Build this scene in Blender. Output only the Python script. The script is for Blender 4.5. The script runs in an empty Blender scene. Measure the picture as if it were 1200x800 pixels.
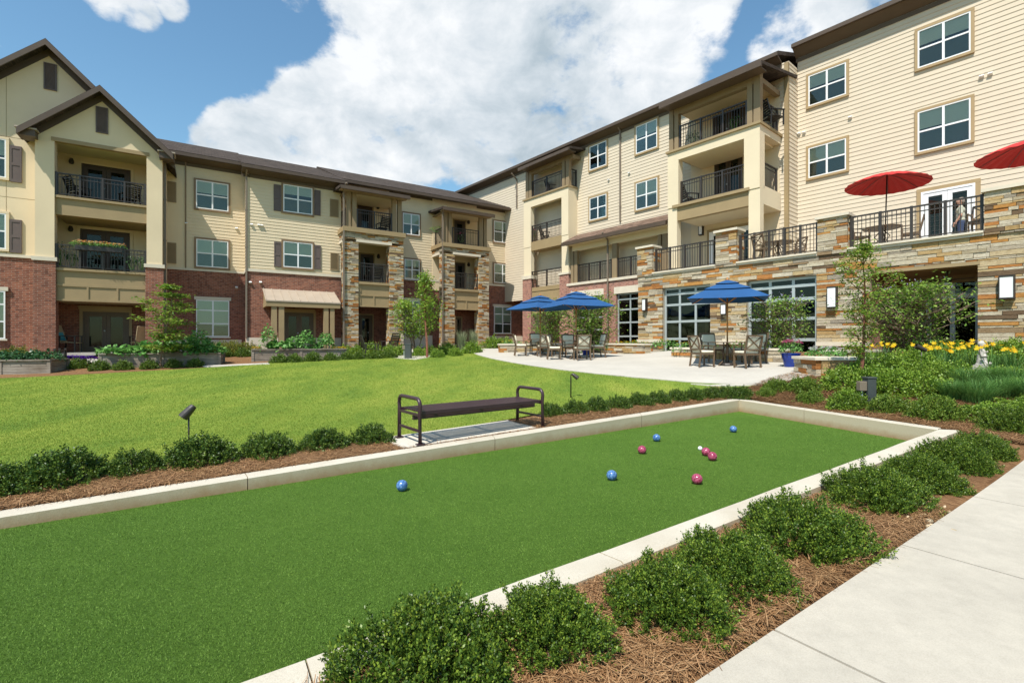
import bpy, bmesh, math, random
import numpy as np
from mathutils import Vector, Matrix, Euler

# ------------------------------------------------------------------ scene, camera, light
C = bpy.data.collections.new('scene_objects')
bpy.context.scene.collection.children.link(C)
SC = bpy.context.scene
R = math.radians
EYE = 1.5
FPX = 567.0            # a 17 mm lens on a 36 mm wide frame
cam = bpy.data.cameras.new('camera'); cam.lens = 17.0; cam.sensor_width = 36.0
cam.clip_end = 2000; cam.clip_start = 0.05
co = bpy.data.objects.new('camera', cam); C.objects.link(co)
co.location = (0, 0, EYE); co.rotation_euler = (R(90), 0, 0)
SC.camera = co
SC.view_settings.view_transform = 'Standard'; SC.view_settings.look = 'None'
SC.view_settings.gamma = 1.0; SC.view_settings.use_curve_mapping = False
SC.view_settings.exposure = 0.36
SC.render.engine = 'CYCLES'
SC.cycles.max_bounces = 6; SC.cycles.transparent_max_bounces = 8
SUN_H = Vector((-0.235, -0.455)).normalized()
SUN_EL = R(57.5)
sv = Vector((SUN_H.x*math.cos(SUN_EL), SUN_H.y*math.cos(SUN_EL), math.sin(SUN_EL)))
sun = bpy.data.lights.new('sun', 'SUN'); sun.energy = 5.0; sun.angle = R(0.53); sun.color = (1, 0.955, 0.88)
so = bpy.data.objects.new('sun', sun); C.objects.link(so)
so.rotation_euler = sv.to_track_quat('Z', 'Y').to_euler(); so.location = (0, 0, 30)

def vdir(px, py):
    return Vector(((px-600)/FPX, 1, (400-py)/FPX)).normalized()

def make_world():
    w = bpy.data.worlds.new('World'); SC.world = w; w.use_nodes = True
    nt = w.node_tree; N = nt.nodes; L = nt.links; N.clear()
    def n(t, **k):
        x = N.new(t)
        for a, b in k.items(): setattr(x, a, b)
        return x
    def mth(op, a, b=None, c=None, clamp=False):
        x = n('ShaderNodeMath', operation=op, use_clamp=clamp)
        for i, v in enumerate((a, b, c)):
            if v is None: continue
            if isinstance(v, (int, float)): x.inputs[i].default_value = v
            else: L.new(v, x.inputs[i])
        return x.outputs[0]
    tc = n('ShaderNodeTexCoord')
    D = tc.outputs['Generated']
    sky = n('ShaderNodeTexSky', sky_type='NISHITA', sun_disc=False)
    sky.sun_elevation = SUN_EL; sky.sun_rotation = math.atan2(SUN_H.x, SUN_H.y)
    sky.air_density = 1.25; sky.dust_density = 0.4; sky.ozone_density = 1.0; sky.altitude = 200
    def noise(scale, detail, rough, dist=0.0, off=(0,0,0)):
        mp = n('ShaderNodeMapping'); mp.inputs['Location'].default_value = off
        mp.inputs['Scale'].default_value = (1, 1, 1.5)
        L.new(D, mp.inputs['Vector'])
        x = n('ShaderNodeTexNoise'); x.inputs['Scale'].default_value = scale
        x.inputs['Detail'].default_value = detail; x.inputs['Roughness'].default_value = rough
        x.inputs['Distortion'].default_value = dist
        L.new(mp.outputs[0], x.inputs['Vector']); return x.outputs['Fac']
    # cloud banks: (direction seen from the place, angular radius in degrees, weight)
    banks = [((258,170),2.4,.8),((285,160),3.0,.9),((320,158),3.6,.9),((348,165),3.6,.9),((385,150),5.5,1),((412,118),4.6,1),((440,98),5,1),
             ((470,130),7,.98),((500,100),8,.98),((555,90),9,1.0),((620,90),9,1.0),((690,95),8,.98),((740,55),7,1.05),((650,30),8,.98),((560,20),8,.98),((480,25),6,1.05),((440,0),4.5,.95),
             ((800,0),4.5,.95),((760,100),5,.95),((560,160),5.5,.95),((640,150),5.5,.95),((705,135),5,.95),((815,40),3,.8),((495,165),5,1),((440,165),5,1),
             ((125,-6),1.7,.75),((160,8),1.6,.7),((200,2),1.3,.7),((345,-4),1.3,.62),((500,211),1.9,.8),((478,205),1.6,.7),((578,200),1.4,.65),((603,213),1.5,.62),((545,185),2.0,.6),
             ((995,-8),4.0,.78),((965,10),3.2,.72),((930,35),2.8,.66),((905,55),2.0,.6)]
    acc = None
    for (p, rad, wgt) in banks:
        d = vdir(*p)
        vm = n('ShaderNodeVectorMath', operation='DOT_PRODUCT'); L.new(D, vm.inputs[0]); vm.inputs[1].default_value = d
        mr = n('ShaderNodeMapRange', interpolation_type='SMOOTHERSTEP')
        L.new(vm.outputs['Value'], mr.inputs[0])
        mr.inputs[1].default_value = math.cos(R(rad*1.5)); mr.inputs[2].default_value = math.cos(R(rad*.45))
        mr.inputs[3].default_value = 0; mr.inputs[4].default_value = wgt
        acc = mr.outputs[0] if acc is None else mth('MAXIMUM', acc, mr.outputs[0])
    n1 = noise(5.5, 12, .62, .25, (3.1, 1.2, .4))
    n2 = noise(16, 10, .6, .1, (1.3, 5.2, 2.4))
    det = mth('ADD', mth('MULTIPLY', mth('SUBTRACT', n1, .5), 1.7), mth('MULTIPLY', mth('SUBTRACT', n2, .5), 1.35))
    dens = mth('ADD', acc, det)
    # scattered clouds elsewhere in the sky (behind the camera, for light and reflections)
    vm = n('ShaderNodeVectorMath', operation='DOT_PRODUCT'); L.new(D, vm.inputs[0]); vm.inputs[1].default_value = (0, -1, .1)
    back = n('ShaderNodeMapRange'); L.new(vm.outputs['Value'], back.inputs[0]); back.inputs[1].default_value = -.05; back.inputs[2].default_value = .5
    back.inputs[4].default_value = .25
    dens = mth('ADD', dens, back.outputs[0])
    al = n('ShaderNodeMapRange', interpolation_type='SMOOTHSTEP'); L.new(dens, al.inputs[0])
    al.inputs[1].default_value = .36; al.inputs[2].default_value = .86
    # body shading of the clouds: thin edges bright, thick undersides greyer
    n3 = noise(3.2, 6, .55, .3, (7.7, 2.2, 1.9))
    n4 = noise(9, 9, .62, .3, (0.7, 4.2, 3.9))
    sh = mth('ADD', mth('MULTIPLY', n3, .62), mth('MULTIPLY', n4, .38))
    cr = n('ShaderNodeValToRGB'); L.new(sh, cr.inputs[0])
    cr.color_ramp.elements[0].position = .38; cr.color_ramp.elements[0].color = (.38, .46, .52, 1)
    cr.color_ramp.elements[1].position = .60; cr.color_ramp.elements[1].color = (.80, .82, .84, 1)
    e = cr.color_ramp.elements.new(.48); e.color = (.56, .62, .67, 1)
    hs = n('ShaderNodeHueSaturation'); L.new(sky.outputs[0], hs.inputs['Color']); hs.inputs['Saturation'].default_value = 1.05
    b1 = n('ShaderNodeBackground'); 
    tn = n('ShaderNodeMix', data_type='RGBA', blend_type='MULTIPLY'); tn.inputs[0].default_value = 1; L.new(hs.outputs[0], tn.inputs[6]); tn.inputs[7].default_value = (.80, 1.0, 1.0, 1)
    L.new(tn.outputs[2], b1.inputs[0]); b1.inputs[1].default_value = .13
    b2 = n('ShaderNodeBackground'); L.new(cr.outputs[0], b2.inputs[0]); b2.inputs[1].default_value = .95
    mx = n('ShaderNodeMixShader'); L.new(al.outputs[0], mx.inputs[0]); L.new(b1.outputs[0], mx.inputs[1]); L.new(b2.outputs[0], mx.inputs[2])
    o = n('ShaderNodeOutputWorld'); L.new(mx.outputs[0], o.inputs[0])
make_world()

# ------------------------------------------------------------------ materials
def newmat(name):
    m = bpy.data.materials.new(name); m.use_nodes = True
    nt = m.node_tree; nt.nodes.clear()
    o = nt.nodes.new('ShaderNodeOutputMaterial'); p = nt.nodes.new('ShaderNodeBsdfPrincipled')
    nt.links.new(p.outputs[0], o.inputs[0])
    return m, nt, p, o
def nd(nt, t, **k):
    x = nt.nodes.new(t)
    for a, b in k.items(): setattr(x, a, b)
    return x
def pos(nt):
    return nd(nt, 'ShaderNodeNewGeometry').outputs['Position']
def wall_uv(nt):
    """u runs along any upright wall, v is the height"""
    g = nd(nt, 'ShaderNodeNewGeometry')
    c = nd(nt, 'ShaderNodeVectorMath', operation='CROSS_PRODUCT'); c.inputs[0].default_value = (0, 0, 1)
    nt.links.new(g.outputs['True Normal'], c.inputs[1])
    nn = nd(nt, 'ShaderNodeVectorMath', operation='NORMALIZE'); nt.links.new(c.outputs[0], nn.inputs[0])
    d = nd(nt, 'ShaderNodeVectorMath', operation='DOT_PRODUCT'); nt.links.new(g.outputs['Position'], d.inputs[0]); nt.links.new(nn.outputs[0], d.inputs[1])
    s = nd(nt, 'ShaderNodeSeparateXYZ'); nt.links.new(g.outputs['Position'], s.inputs[0])
    cb = nd(nt, 'ShaderNodeCombineXYZ'); nt.links.new(d.outputs['Value'], cb.inputs[0]); nt.links.new(s.outputs[2], cb.inputs[1])
    return cb.outputs[0]
def noise(nt, vec, scale, detail=4, rough=.55):
    x = nd(nt, 'ShaderNodeTexNoise'); x.inputs['Scale'].default_value = scale; x.inputs['Detail'].default_value = detail
    x.inputs['Roughness'].default_value = rough
    if vec is not None: nt.links.new(vec, x.inputs['Vector'])
    return x.outputs['Fac']
def ramp(nt, fac, stops, interp='LINEAR'):
    r = nd(nt, 'ShaderNodeValToRGB'); nt.links.new(fac, r.inputs[0]); cr = r.color_ramp; cr.interpolation = interp
    while len(cr.elements) < len(stops): cr.elements.new(.5)
    for e, (p, c) in zip(cr.elements, stops): e.position = p; e.color = (*c, 1)
    return r.outputs[0]
def bump(nt, p, h, strength, dist):
    b = nd(nt, 'ShaderNodeBump'); b.inputs['Strength'].default_value = strength; b.inputs['Distance'].default_value = dist
    nt.links.new(h, b.inputs['Height']); nt.links.new(b.outputs[0], p.inputs['Normal'])
def mixc(nt, fac, a, b, mode='MIX'):
    m = nd(nt, 'ShaderNodeMix', data_type='RGBA', blend_type=mode)
    if isinstance(fac, (int, float)): m.inputs[0].default_value = fac
    else: nt.links.new(fac, m.inputs[0])
    for i, v in ((6, a), (7, b)):
        if isinstance(v, tuple): m.inputs[i].default_value = (*v, 1)
        else: nt.links.new(v, m.inputs[i])
    return m.outputs[2]
def sc(c, k): return tuple(min(1, x*k) for x in c)
def simple(name, col, rough=.7, var=.15, scale=3, bmp=.0, bscale=60, bdist=.004, metal=0, spec=.4, wear=None):
    m, nt, p, o = newmat(name)
    v = pos(nt)
    a = noise(nt, v, scale, 6); 
    col_o = ramp(nt, a, [(.3, sc(col, 1-var)), (.7, sc(col, 1+var))])
    if wear:
        w = noise(nt, v, wear[1], 8, .65)
        f = ramp(nt, w, [(wear[2], (0,0,0)), (wear[2]+.12, (1,1,1))])
        col_o = mixc(nt, f, col_o, wear[0])
    nt.links.new(col_o, p.inputs['Base Color'])
    p.inputs['Roughness'].default_value = rough; p.inputs['Metallic'].default_value = metal
    p.inputs['Specular IOR Level'].default_value = spec
    if bmp: bump(nt, p, noise(nt, v, bscale, 4), bmp, bdist)
    return m
def leafmat(name, cols, rough=.42, spec=.5, trans=.28):
    m, nt, p, o = newmat(name)
    g = nd(nt, 'ShaderNodeNewGeometry')
    n_ = len(cols)
    c = ramp(nt, g.outputs['Random Per Island'], [(i/(n_-1)*.9+.05, q) for i, q in enumerate(cols)])
    big = noise(nt, g.outputs['Position'], 2.3, 3)
    c = mixc(nt, .5, c, ramp(nt, big, [(.3, (.65,.68,.6)), (.7, (1,1,1))]), 'MULTIPLY')
    nt.links.new(c, p.inputs['Base Color']); p.inputs['Roughness'].default_value = rough
    p.inputs['Specular IOR Level'].default_value = spec
    t = nd(nt, 'ShaderNodeBsdfTranslucent'); nt.links.new(c, t.inputs[0])
    mx = nd(nt, 'ShaderNodeMixShader'); mx.inputs[0].default_value = trans
    nt.links.new(p.outputs[0], mx.inputs[1]); nt.links.new(t.outputs[0], mx.inputs[2]); nt.links.new(mx.outputs[0], o.inputs[0])
    return m
M = {}
M['stucco'] = simple('stucco_cream', (.69,.562,.372), .9, .05, .7, .35, 90, .003)
M['stucco_r'] = simple('stucco_pale', (.68,.575,.40), .9, .04, .7, .35, 90, .003)
M['siding'] = simple('siding_tan', (.65,.532,.358), .75, .04, 1.5, .08, 40)
M['siding_r'] = simple('siding_cream', (.60,.512,.385), .75, .03, 1.5, .08, 40)
M['tan'] = simple('tan_trim', (.31,.225,.115), .65, .06, 2)
M['post'] = simple('post_tan', (.25,.18,.10), .65, .06, 2)
M['brown'] = simple('brown_trim', (.085,.058,.038), .5, .1, 2)
M['wintrim'] = simple('window_trim_brown', (.22,.145,.08), .6, .06, 2)
M['wintrim_r'] = simple('window_trim_tan', (.36,.255,.13), .6, .06, 2)
M['soffit'] = simple('soffit_brown', (.10,.07,.045), .7, .08, 2)
M['shutter'] = simple('shutter_brown', (.115,.085,.075), .6, .08, 3)
M['white'] = simple('white_frame', (.80,.80,.79), .4, .02, 2)
M['limestone'] = simple('limestone', (.62,.55,.43), .85, .08, 3, .3, 50)
M['metal_dark'] = simple('dark_metal', (.035,.027,.022), .42, .1, 5, spec=.5)
M['metal_grey'] = simple('grey_aluminium', (.42,.46,.45), .4, .04, 3, metal=.3)
M['downspout'] = simple('downspout_brown', (.19,.15,.11), .45, .08, 2)
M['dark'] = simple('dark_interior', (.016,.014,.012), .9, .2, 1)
M['grille'] = simple('wall_grille', (.30,.22,.125), .6, .05, 3)
M['door'] = simple('door_brown', (.05,.032,.022), .5, .1, 3)
M['door_tan'] = simple('door_tan', (.10,.068,.038), .5, .1, 3)
M['roofmetal'] = simple('canopy_roof_metal', (.38,.31,.235), .5, .06, 2)
M['bench'] = simple('bench_burgundy', (.045,.022,.028), .38, .12, 6, spec=.5)
M['wood'] = simple('umbrella_wood', (.40,.17,.045), .45, .2, 12)
M['bronze'] = simple('chair_bronze', (.13,.085,.05), .4, .15, 9)
M['cushion'] = simple('cushion_beige', (.76,.69,.53), .95, .05, 6, .2, 200)
M['cushion_g'] = simple('cushion_grey', (.17,.165,.15), .95, .08, 6, .2, 200)
M['blue'] = simple('canvas_blue', (.012,.072,.20), .85, .08, 3, .15, 200)
M['red'] = simple('canvas_red', (.50,.022,.020), .8, .06, 3, .1, 200)
M['pot'] = simple('blue_glaze', (.012,.035,.22), .15, .25, 5)
M['bark'] = simple('bark', (.17,.12,.08), .9, .25, 12, .6, 40, .01)
M['bark_red'] = simple('bark_reddish', (.20,.075,.045), .8, .25, 12, .4, 40, .01)
M['statue'] = simple('statue_stone', (.46,.43,.38), .9, .18, 14, .6, 60, .006)
M['skin'] = simple('skin', (.50,.27,.19), .6, .05, 6)
M['shirt'] = simple('shirt_pale', (.42,.42,.34), .9, .1, 6)
M['jeans'] = simple('jeans_blue', (.04,.06,.12), .9, .1, 6)
M['hair'] = simple('hair_grey', (.22,.18,.15), .8, .2, 30)
M['utility'] = simple('utility_green_grey', (.05,.058,.055), .5, .1, 6)
M['glow'] = simple('lantern_glass', (.78,.78,.76), .3, .02, 3)
M['towel'] = simple('towel_teal', (.05,.28,.33), .95, .3, 40)
M['fabric_tan'] = simple('chair_fabric_tan', (.36,.28,.16), .95, .08, 6)
def concrete(name, col, var=.1, blot=.12, bs=.25, bd=.004):
    m, nt, p, o = newmat(name); v = pos(nt)
    a = noise(nt, v, .9, 8, .6); b = noise(nt, v, 9, 8, .7); c = noise(nt, v, 160, 3, .6)
    col1 = ramp(nt, a, [(.3, sc(col, 1-blot)), (.68, sc(col, 1+blot*.6))])
    col2 = ramp(nt, b, [(.25, (1-var,)*3), (.6, (1,1,1)), (.8, (1,.99,.97))])
    col3 = ramp(nt, c, [(.3, (.86,.85,.83)), (.62, (1,1,1))])
    k = mixc(nt, 1, mixc(nt, 1, col1, col2, 'MULTIPLY'), col3, 'MULTIPLY')
    nt.links.new(k, p.inputs['Base Color']); p.inputs['Roughness'].default_value = .85; p.inputs['Specular IOR Level'].default_value = .3
    bump(nt, p, noise(nt, v, 110, 6, .7), bs, bd); return m
M['walk'] = concrete('sidewalk_concrete', (.49,.445,.365), .14, .14)
M['patio'] = concrete('patio_concrete', (.50,.465,.40), .08, .09)
M['pad'] = concrete('pad_concrete', (.58,.54,.46), .08, .1)
def kerbmat():
    m, nt, p, o = newmat('kerb_concrete'); v = pos(nt)
    a = noise(nt, v, 2.2, 8, .6); c = noise(nt, v, 190, 3, .6)
    g = nd(nt, 'ShaderNodeNewGeometry'); s = nd(nt, 'ShaderNodeSeparateXYZ'); nt.links.new(g.outputs['Position'], s.inputs[0])
    n2 = nd(nt, 'ShaderNodeSeparateXYZ'); nt.links.new(g.outputs['True Normal'], n2.inputs[0])
    top = ramp(nt, a, [(.3, (.48,.425,.33)), (.65, (.57,.52,.42))])
    # soil stain low on the upright face (rusty wash splashed from the beds)
    st = noise(nt, v, 5, 9, .7)
    ad = nd(nt, 'ShaderNodeMath', operation='MULTIPLY_ADD'); nt.links.new(st, ad.inputs[0]); ad.inputs[1].default_value = .16; nt.links.new(s.outputs[2], ad.inputs[2])
    stain = ramp(nt, ad.outputs[0], [(.06, (.33,.20,.09)), (.20, (.50,.42,.29))])
    ab = nd(nt, 'ShaderNodeMath', operation='ABSOLUTE'); nt.links.new(n2.outputs[2], ab.inputs[0])
    f = ramp(nt, ab.outputs[0], [(.4, (0,0,0)), (.8, (1,1,1))])
    col = mixc(nt, f, stain, top)
    col = mixc(nt, 1, col, ramp(nt, c, [(.3, (.80,.79,.77)), (.6, (1,1,1))]), 'MULTIPLY')
    nt.links.new(col, p.inputs['Base Color']); p.inputs['Roughness'].default_value = .9
    bump(nt, p, noise(nt, v, 70, 8, .75), .5, .006); return m
M['kerb'] = kerbmat()
def brickmat(name, c1, c2, mortar):
    m, nt, p, o = newmat(name); uv = wall_uv(nt)
    b = nd(nt, 'ShaderNodeTexBrick'); nt.links.new(uv, b.inputs['Vector'])
    b.inputs['Color1'].default_value = (*c1, 1); b.inputs['Color2'].default_value = (*c2, 1); b.inputs['Mortar'].default_value = (*mortar, 1)
    b.inputs['Scale'].default_value = 1; b.inputs['Mortar Size'].default_value = .006; b.inputs['Mortar Smooth'].default_value = .1
    b.inputs['Brick Width'].default_value = .215; b.inputs['Row Height'].default_value = .075; b.inputs['Bias'].default_value = -.1
    vn = nd(nt, 'ShaderNodeTexWhiteNoise'); 
    fl = nd(nt, 'ShaderNodeVectorMath', operation='SNAP'); nt.links.new(uv, fl.inputs[0]); fl.inputs[1].default_value = (.1075, .075, 1)
    nt.links.new(fl.outputs[0], vn.inputs['Vector'])
    tint = ramp(nt, vn.outputs['Value'], [(0, (.62,.6,.6)), (.5, (1,1,1)), (.86, (1.0,.96,.9)), (1, (1,1,1))])
    col = mixc(nt, 1, b.outputs['Color'], tint, 'MULTIPLY')
    w = noise(nt, uv, 1.3, 6, .6); col = mixc(nt, .6, col, ramp(nt, w, [(.3, (.7,.7,.7)), (.7, (1,1,1))]), 'MULTIPLY')
    nt.links.new(col, p.inputs['Base Color']); p.inputs['Roughness'].default_value = .9; p.inputs['Specular IOR Level'].default_value = .2
    inv = nd(nt, 'ShaderNodeMath', operation='SUBTRACT'); inv.inputs[0].default_value = 1; nt.links.new(b.outputs['Fac'], inv.inputs[1])
    bump(nt, p, inv.outputs[0], .5, .006); return m
M['brick'] = brickmat('red_brick', (.31,.115,.07), (.21,.078,.052), (.36,.27,.21))
M['brick_r'] = brickmat('pinkish_brick', (.43,.20,.145), (.33,.16,.12), (.52,.42,.35))
def stonemat(name, k=1.0):
    m, nt, p, o = newmat(name); g = nd(nt, 'ShaderNodeNewGeometry')
    pal = [(.46,.39,.28),(.40,.27,.12),(.50,.43,.31),(.36,.30,.20),(.44,.22,.065),(.48,.42,.31),(.34,.145,.045),(.54,.48,.37),(.44,.31,.15),(.41,.35,.26),(.27,.19,.11),(.48,.38,.23),(.43,.19,.06),(.49,.43,.32),(.15,.10,.06),(.46,.35,.19),(.30,.26,.20),(.52,.46,.34)]
    c = ramp(nt, g.outputs['Random Per Island'], [(i/len(pal), sc(q, k)) for i, q in enumerate(pal)], 'CONSTANT')
    mp = nd(nt, 'ShaderNodeMapping'); mp.inputs['Scale'].default_value = (1, 1, 3); nt.links.new(g.outputs['Position'], mp.inputs[0])
    a = noise(nt, mp.outputs[0], 7, 8, .65); b = noise(nt, mp.outputs[0], 28, 6, .6)
    c = mixc(nt, 1, c, ramp(nt, a, [(.3, (.66,.6,.52)), (.55, (1,1,1)), (.75, (1,.93,.8))]), 'MULTIPLY')
    c = mixc(nt, .8, c, ramp(nt, b, [(.3, (.72,.7,.68)), (.6, (1,1,1))]), 'MULTIPLY')
    nt.links.new(c, p.inputs['Base Color']); p.inputs['Roughness'].default_value = .9; p.inputs['Specular IOR Level'].default_value = .2
    bump(nt, p, noise(nt, mp.outputs[0], 22, 8, .7), .7, .015); return m
M['stone'] = stonemat('ledge_stone', 1.08)
M['mortar'] = simple('mortar', (.36,.31,.24), .95, .15, 8, .4, 80)
def shingle(name, col):
    m, nt, p, o = newmat(name); g = nd(nt, 'ShaderNodeNewGeometry')
    s = nd(nt, 'ShaderNodeSeparateXYZ'); nt.links.new(g.outputs['Position'], s.inputs[0])
    c = nd(nt, 'ShaderNodeVectorMath', operation='CROSS_PRODUCT'); c.inputs[0].default_value = (0,0,1); nt.links.new(g.outputs['True Normal'], c.inputs[1])
    nn = nd(nt, 'ShaderNodeVectorMath', operation='NORMALIZE'); nt.links.new(c.outputs[0], nn.inputs[0])
    d = nd(nt, 'ShaderNodeVectorMath', operation='DOT_PRODUCT'); nt.links.new(g.outputs['Position'], d.inputs[0]); nt.links.new(nn.outputs[0], d.inputs[1])
    cb = nd(nt, 'ShaderNodeCombineXYZ'); nt.links.new(d.outputs['Value'], cb.inputs[0])
    ml = nd(nt, 'ShaderNodeMath', operation='MULTIPLY'); nt.links.new(s.outputs[2], ml.inputs[0]); ml.inputs[1].default_value = 2.4; nt.links.new(ml.outputs[0], cb.inputs[1])
    b = nd(nt, 'ShaderNodeTexBrick'); nt.links.new(cb.outputs[0], b.inputs['Vector'])
    b.inputs['Color1'].default_value = (*sc(col, 1.35), 1); b.inputs['Color2'].default_value = (*sc(col, .65), 1); b.inputs['Mortar'].default_value = (*sc(col, .35), 1)
    b.inputs['Scale'].default_value = 1; b.inputs['Mortar Size'].default_value = .008; b.inputs['Brick Width'].default_value = .3; b.inputs['Row Height'].default_value = .14
    k = mixc(nt, .7, b.outputs['Color'], ramp(nt, noise(nt, g.outputs['Position'], 6, 8, .7), [(.3, (.55,.55,.55)), (.7, (1,1,1))]), 'MULTIPLY')
    nt.links.new(k, p.inputs['Base Color']); p.inputs['Roughness'].default_value = .95; p.inputs['Specular IOR Level'].default_value = .15
    return m
M['shingle'] = shingle('roof_shingle', (.075,.057,.045))
M['tile'] = shingle('porch_roof_shingle', (.19,.125,.09))
def glassmat(name, tint=(.86,.88,.85), gl=.03):
    m, nt, p, o = newmat(name); nt.nodes.remove(p)
    t = nd(nt, 'ShaderNodeBsdfTransparent'); t.inputs[0].default_value = (*tint, 1)
    gg = nd(nt, 'ShaderNodeBsdfGlossy'); gg.inputs['Roughness'].default_value = .03; gg.inputs[0].default_value = (.62,.66,.62,1)
    f = nd(nt, 'ShaderNodeFresnel'); f.inputs[0].default_value = 1.5
    a = nd(nt, 'ShaderNodeMath', operation='MULTIPLY_ADD'); nt.links.new(f.outputs[0], a.inputs[0]); a.inputs[1].default_value = .9; a.inputs[2].default_value = gl
    # old panes are never quite flat
    b = nd(nt, 'ShaderNodeBump'); b.inputs['Strength'].default_value = .08; b.inputs['Distance'].default_value = .02
    nt.links.new(noise(nt, pos(nt), 1.7, 2), b.inputs['Height']); nt.links.new(b.outputs[0], gg.inputs['Normal'])
    mx = nd(nt, 'ShaderNodeMixShader'); nt.links.new(a.outputs[0], mx.inputs[0]); nt.links.new(t.outputs[0], mx.inputs[1]); nt.links.new(gg.outputs[0], mx.inputs[2])
    nt.links.new(mx.outputs[0], o.inputs[0]); return m
M['glass'] = glassmat('window_glass')
M['glass_dark'] = glassmat('shopfront_glass', (.5,.52,.5), .0)
def blindmat(name, col):
    m, nt, p, o = newmat(name); g = nd(nt, 'ShaderNodeNewGeometry'); s = nd(nt, 'ShaderNodeSeparateXYZ'); nt.links.new(g.outputs['Position'], s.inputs[0])
    cb = nd(nt, 'ShaderNodeCombineXYZ'); nt.links.new(s.outputs[2], cb.inputs[2])
    w = nd(nt, 'ShaderNodeTexWave', wave_type='BANDS', bands_direction='Z'); w.inputs['Scale'].default_value = 6.5; nt.links.new(cb.outputs[0], w.inputs['Vector'])
    nt.links.new(ramp(nt, w.outputs['Fac'], [(0, sc(col,.88)), (.5, col)]), p.inputs['Base Color']); p.inputs['Roughness'].default_value = .8; return m
M['blind'] = blindmat('window_blind', (.74,.80,.68))
M['blind_dim'] = blindmat('window_screen', (.14,.16,.13))
M['blind_r'] = blindmat('window_blind_cool', (.74,.80,.72))
M['screen_r'] = blindmat('window_screen_cool', (.14,.15,.13))
def lawnmat():
    m, nt, p, o = newmat('lawn_grass'); v = pos(nt)
    mp = nd(nt, 'ShaderNodeMapping'); mp.inputs['Scale'].default_value = (.8, .35, 1); mp.inputs['Rotation'].default_value = (0,0,.5); nt.links.new(v, mp.inputs[0])
    a = noise(nt, mp.outputs[0], 1.1, 9, .68); b = noise(nt, v, 26, 6, .7); c = noise(nt, v, 210, 3, .6)
    k = ramp(nt, a, [(.30, (.11,.185,.028)), (.45, (.185,.255,.038)), (.58, (.25,.30,.048)), (.72, (.31,.325,.065))])
    k = mixc(nt, 1, k, ramp(nt, b, [(.28, (.66,.74,.6)), (.6, (1,1,1))]), 'MULTIPLY')
    k = mixc(nt, .8, k, ramp(nt, c, [(.3, (.6,.66,.5)), (.6, (1,1,1))]), 'MULTIPLY')
    nt.links.new(k, p.inputs['Base Color']); p.inputs['Roughness'].default_value = .9; p.inputs['Specular IOR Level'].default_value = .15
    bump(nt, p, noise(nt, v, 120, 5, .7), .5, .015); return m
M['lawn'] = lawnmat()
def turfmat():
    m, nt, p, o = newmat('court_turf'); v = pos(nt)
    a = noise(nt, v, .9, 5, .6); b = noise(nt, v, 62, 5, .85); c = noise(nt, v, 210, 4, .85); w_ = noise(nt, v, 9, 5, .7)
    k = ramp(nt, a, [(.3, (.125,.235,.032)), (.7, (.158,.275,.042))])
    k = mixc(nt, 1, k, ramp(nt, b, [(.36, (.48,.52,.44)), (.5, (.88,.9,.84)), (.60, (1,1,1))]), 'MULTIPLY')
    k = mixc(nt, 1, k, ramp(nt, w_, [(.35, (.88,.9,.88)), (.6, (1,1,1))]), 'MULTIPLY')
    k = mixc(nt, 1, k, ramp(nt, c, [(.40, (.16,.22,.16)), (.50, (.80,.84,.74)), (.58, (1,1,1)), (.72, (1,1,.9))]), 'MULTIPLY')
    nt.links.new(k, p.inputs['Base Color']); p.inputs['Roughness'].default_value = .85; p.inputs['Specular IOR Level'].default_value = .15
    bump(nt, p, c, 1, .012); return m
M['turf'] = turfmat()
def strawmat():
    m, nt, p, o = newmat('pine_straw_ground'); v = pos(nt)
    outs = []
    for i, (rz, s) in enumerate(((.3, 60), (1.5, 52), (2.4, 64))):
        mp = nd(nt, 'ShaderNodeMapping'); mp.inputs['Rotation'].default_value = (0,0,rz); mp.inputs['Scale'].default_value = (1, .2, 1); nt.links.new(v, mp.inputs[0])
        outs.append(noise(nt, mp.outputs[0], s, 4, .7))
    mx = nd(nt, 'ShaderNodeMath', operation='MAXIMUM'); nt.links.new(outs[0], mx.inputs[0]); nt.links.new(outs[1], mx.inputs[1])
    m2 = nd(nt, 'ShaderNodeMath', operation='MAXIMUM'); nt.links.new(mx.outputs[0], m2.inputs[0]); nt.links.new(outs[2], m2.inputs[1])
    k = ramp(nt, m2.outputs[0], [(.40, (.06,.028,.012)), (.56, (.23,.12,.052)), (.74, (.45,.27,.135))])
    k = mixc(nt, .7, k, ramp(nt, noise(nt, v, 2.5, 5), [(.3, (.62,.58,.55)), (.7, (1,1,1))]), 'MULTIPLY')
    nt.links.new(k, p.inputs['Base Color']); p.inputs['Roughness'].default_value = .9; p.inputs['Specular IOR Level'].default_value = .2
    bump(nt, p, m2.outputs[0], .9, .03); return m
M['straw'] = strawmat()
M['needle'] = leafmat('pine_needle', [(.12,.055,.022),(.32,.165,.072),(.50,.30,.15),(.24,.115,.045)], .6, .3, .05)
M['fibre'] = leafmat('turf_fibre', [(.060,.125,.018),(.105,.205,.026),(.150,.265,.036),(.21,.33,.06)], .6, .2, .15)
M['blade'] = leafmat('grass_blade', [(.12,.22,.028),(.195,.30,.038),(.27,.345,.050),(.35,.37,.075)], .7, .15, .35)
M['holly'] = leafmat('holly_leaf', [(.034,.080,.012),(.070,.135,.016),(.115,.195,.022),(.050,.105,.014),(.27,.36,.040),(.16,.25,.028)], .42, .35, .25)
M['holly_d'] = leafmat('holly_leaf_dark', [(.026,.066,.012),(.055,.112,.016),(.095,.160,.022),(.19,.27,.038)], .42, .35, .18)
M['yew'] = leafmat('mid_green_leaf', [(.055,.115,.014),(.105,.175,.022),(.19,.26,.034)], .45, .4, .2)
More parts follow.
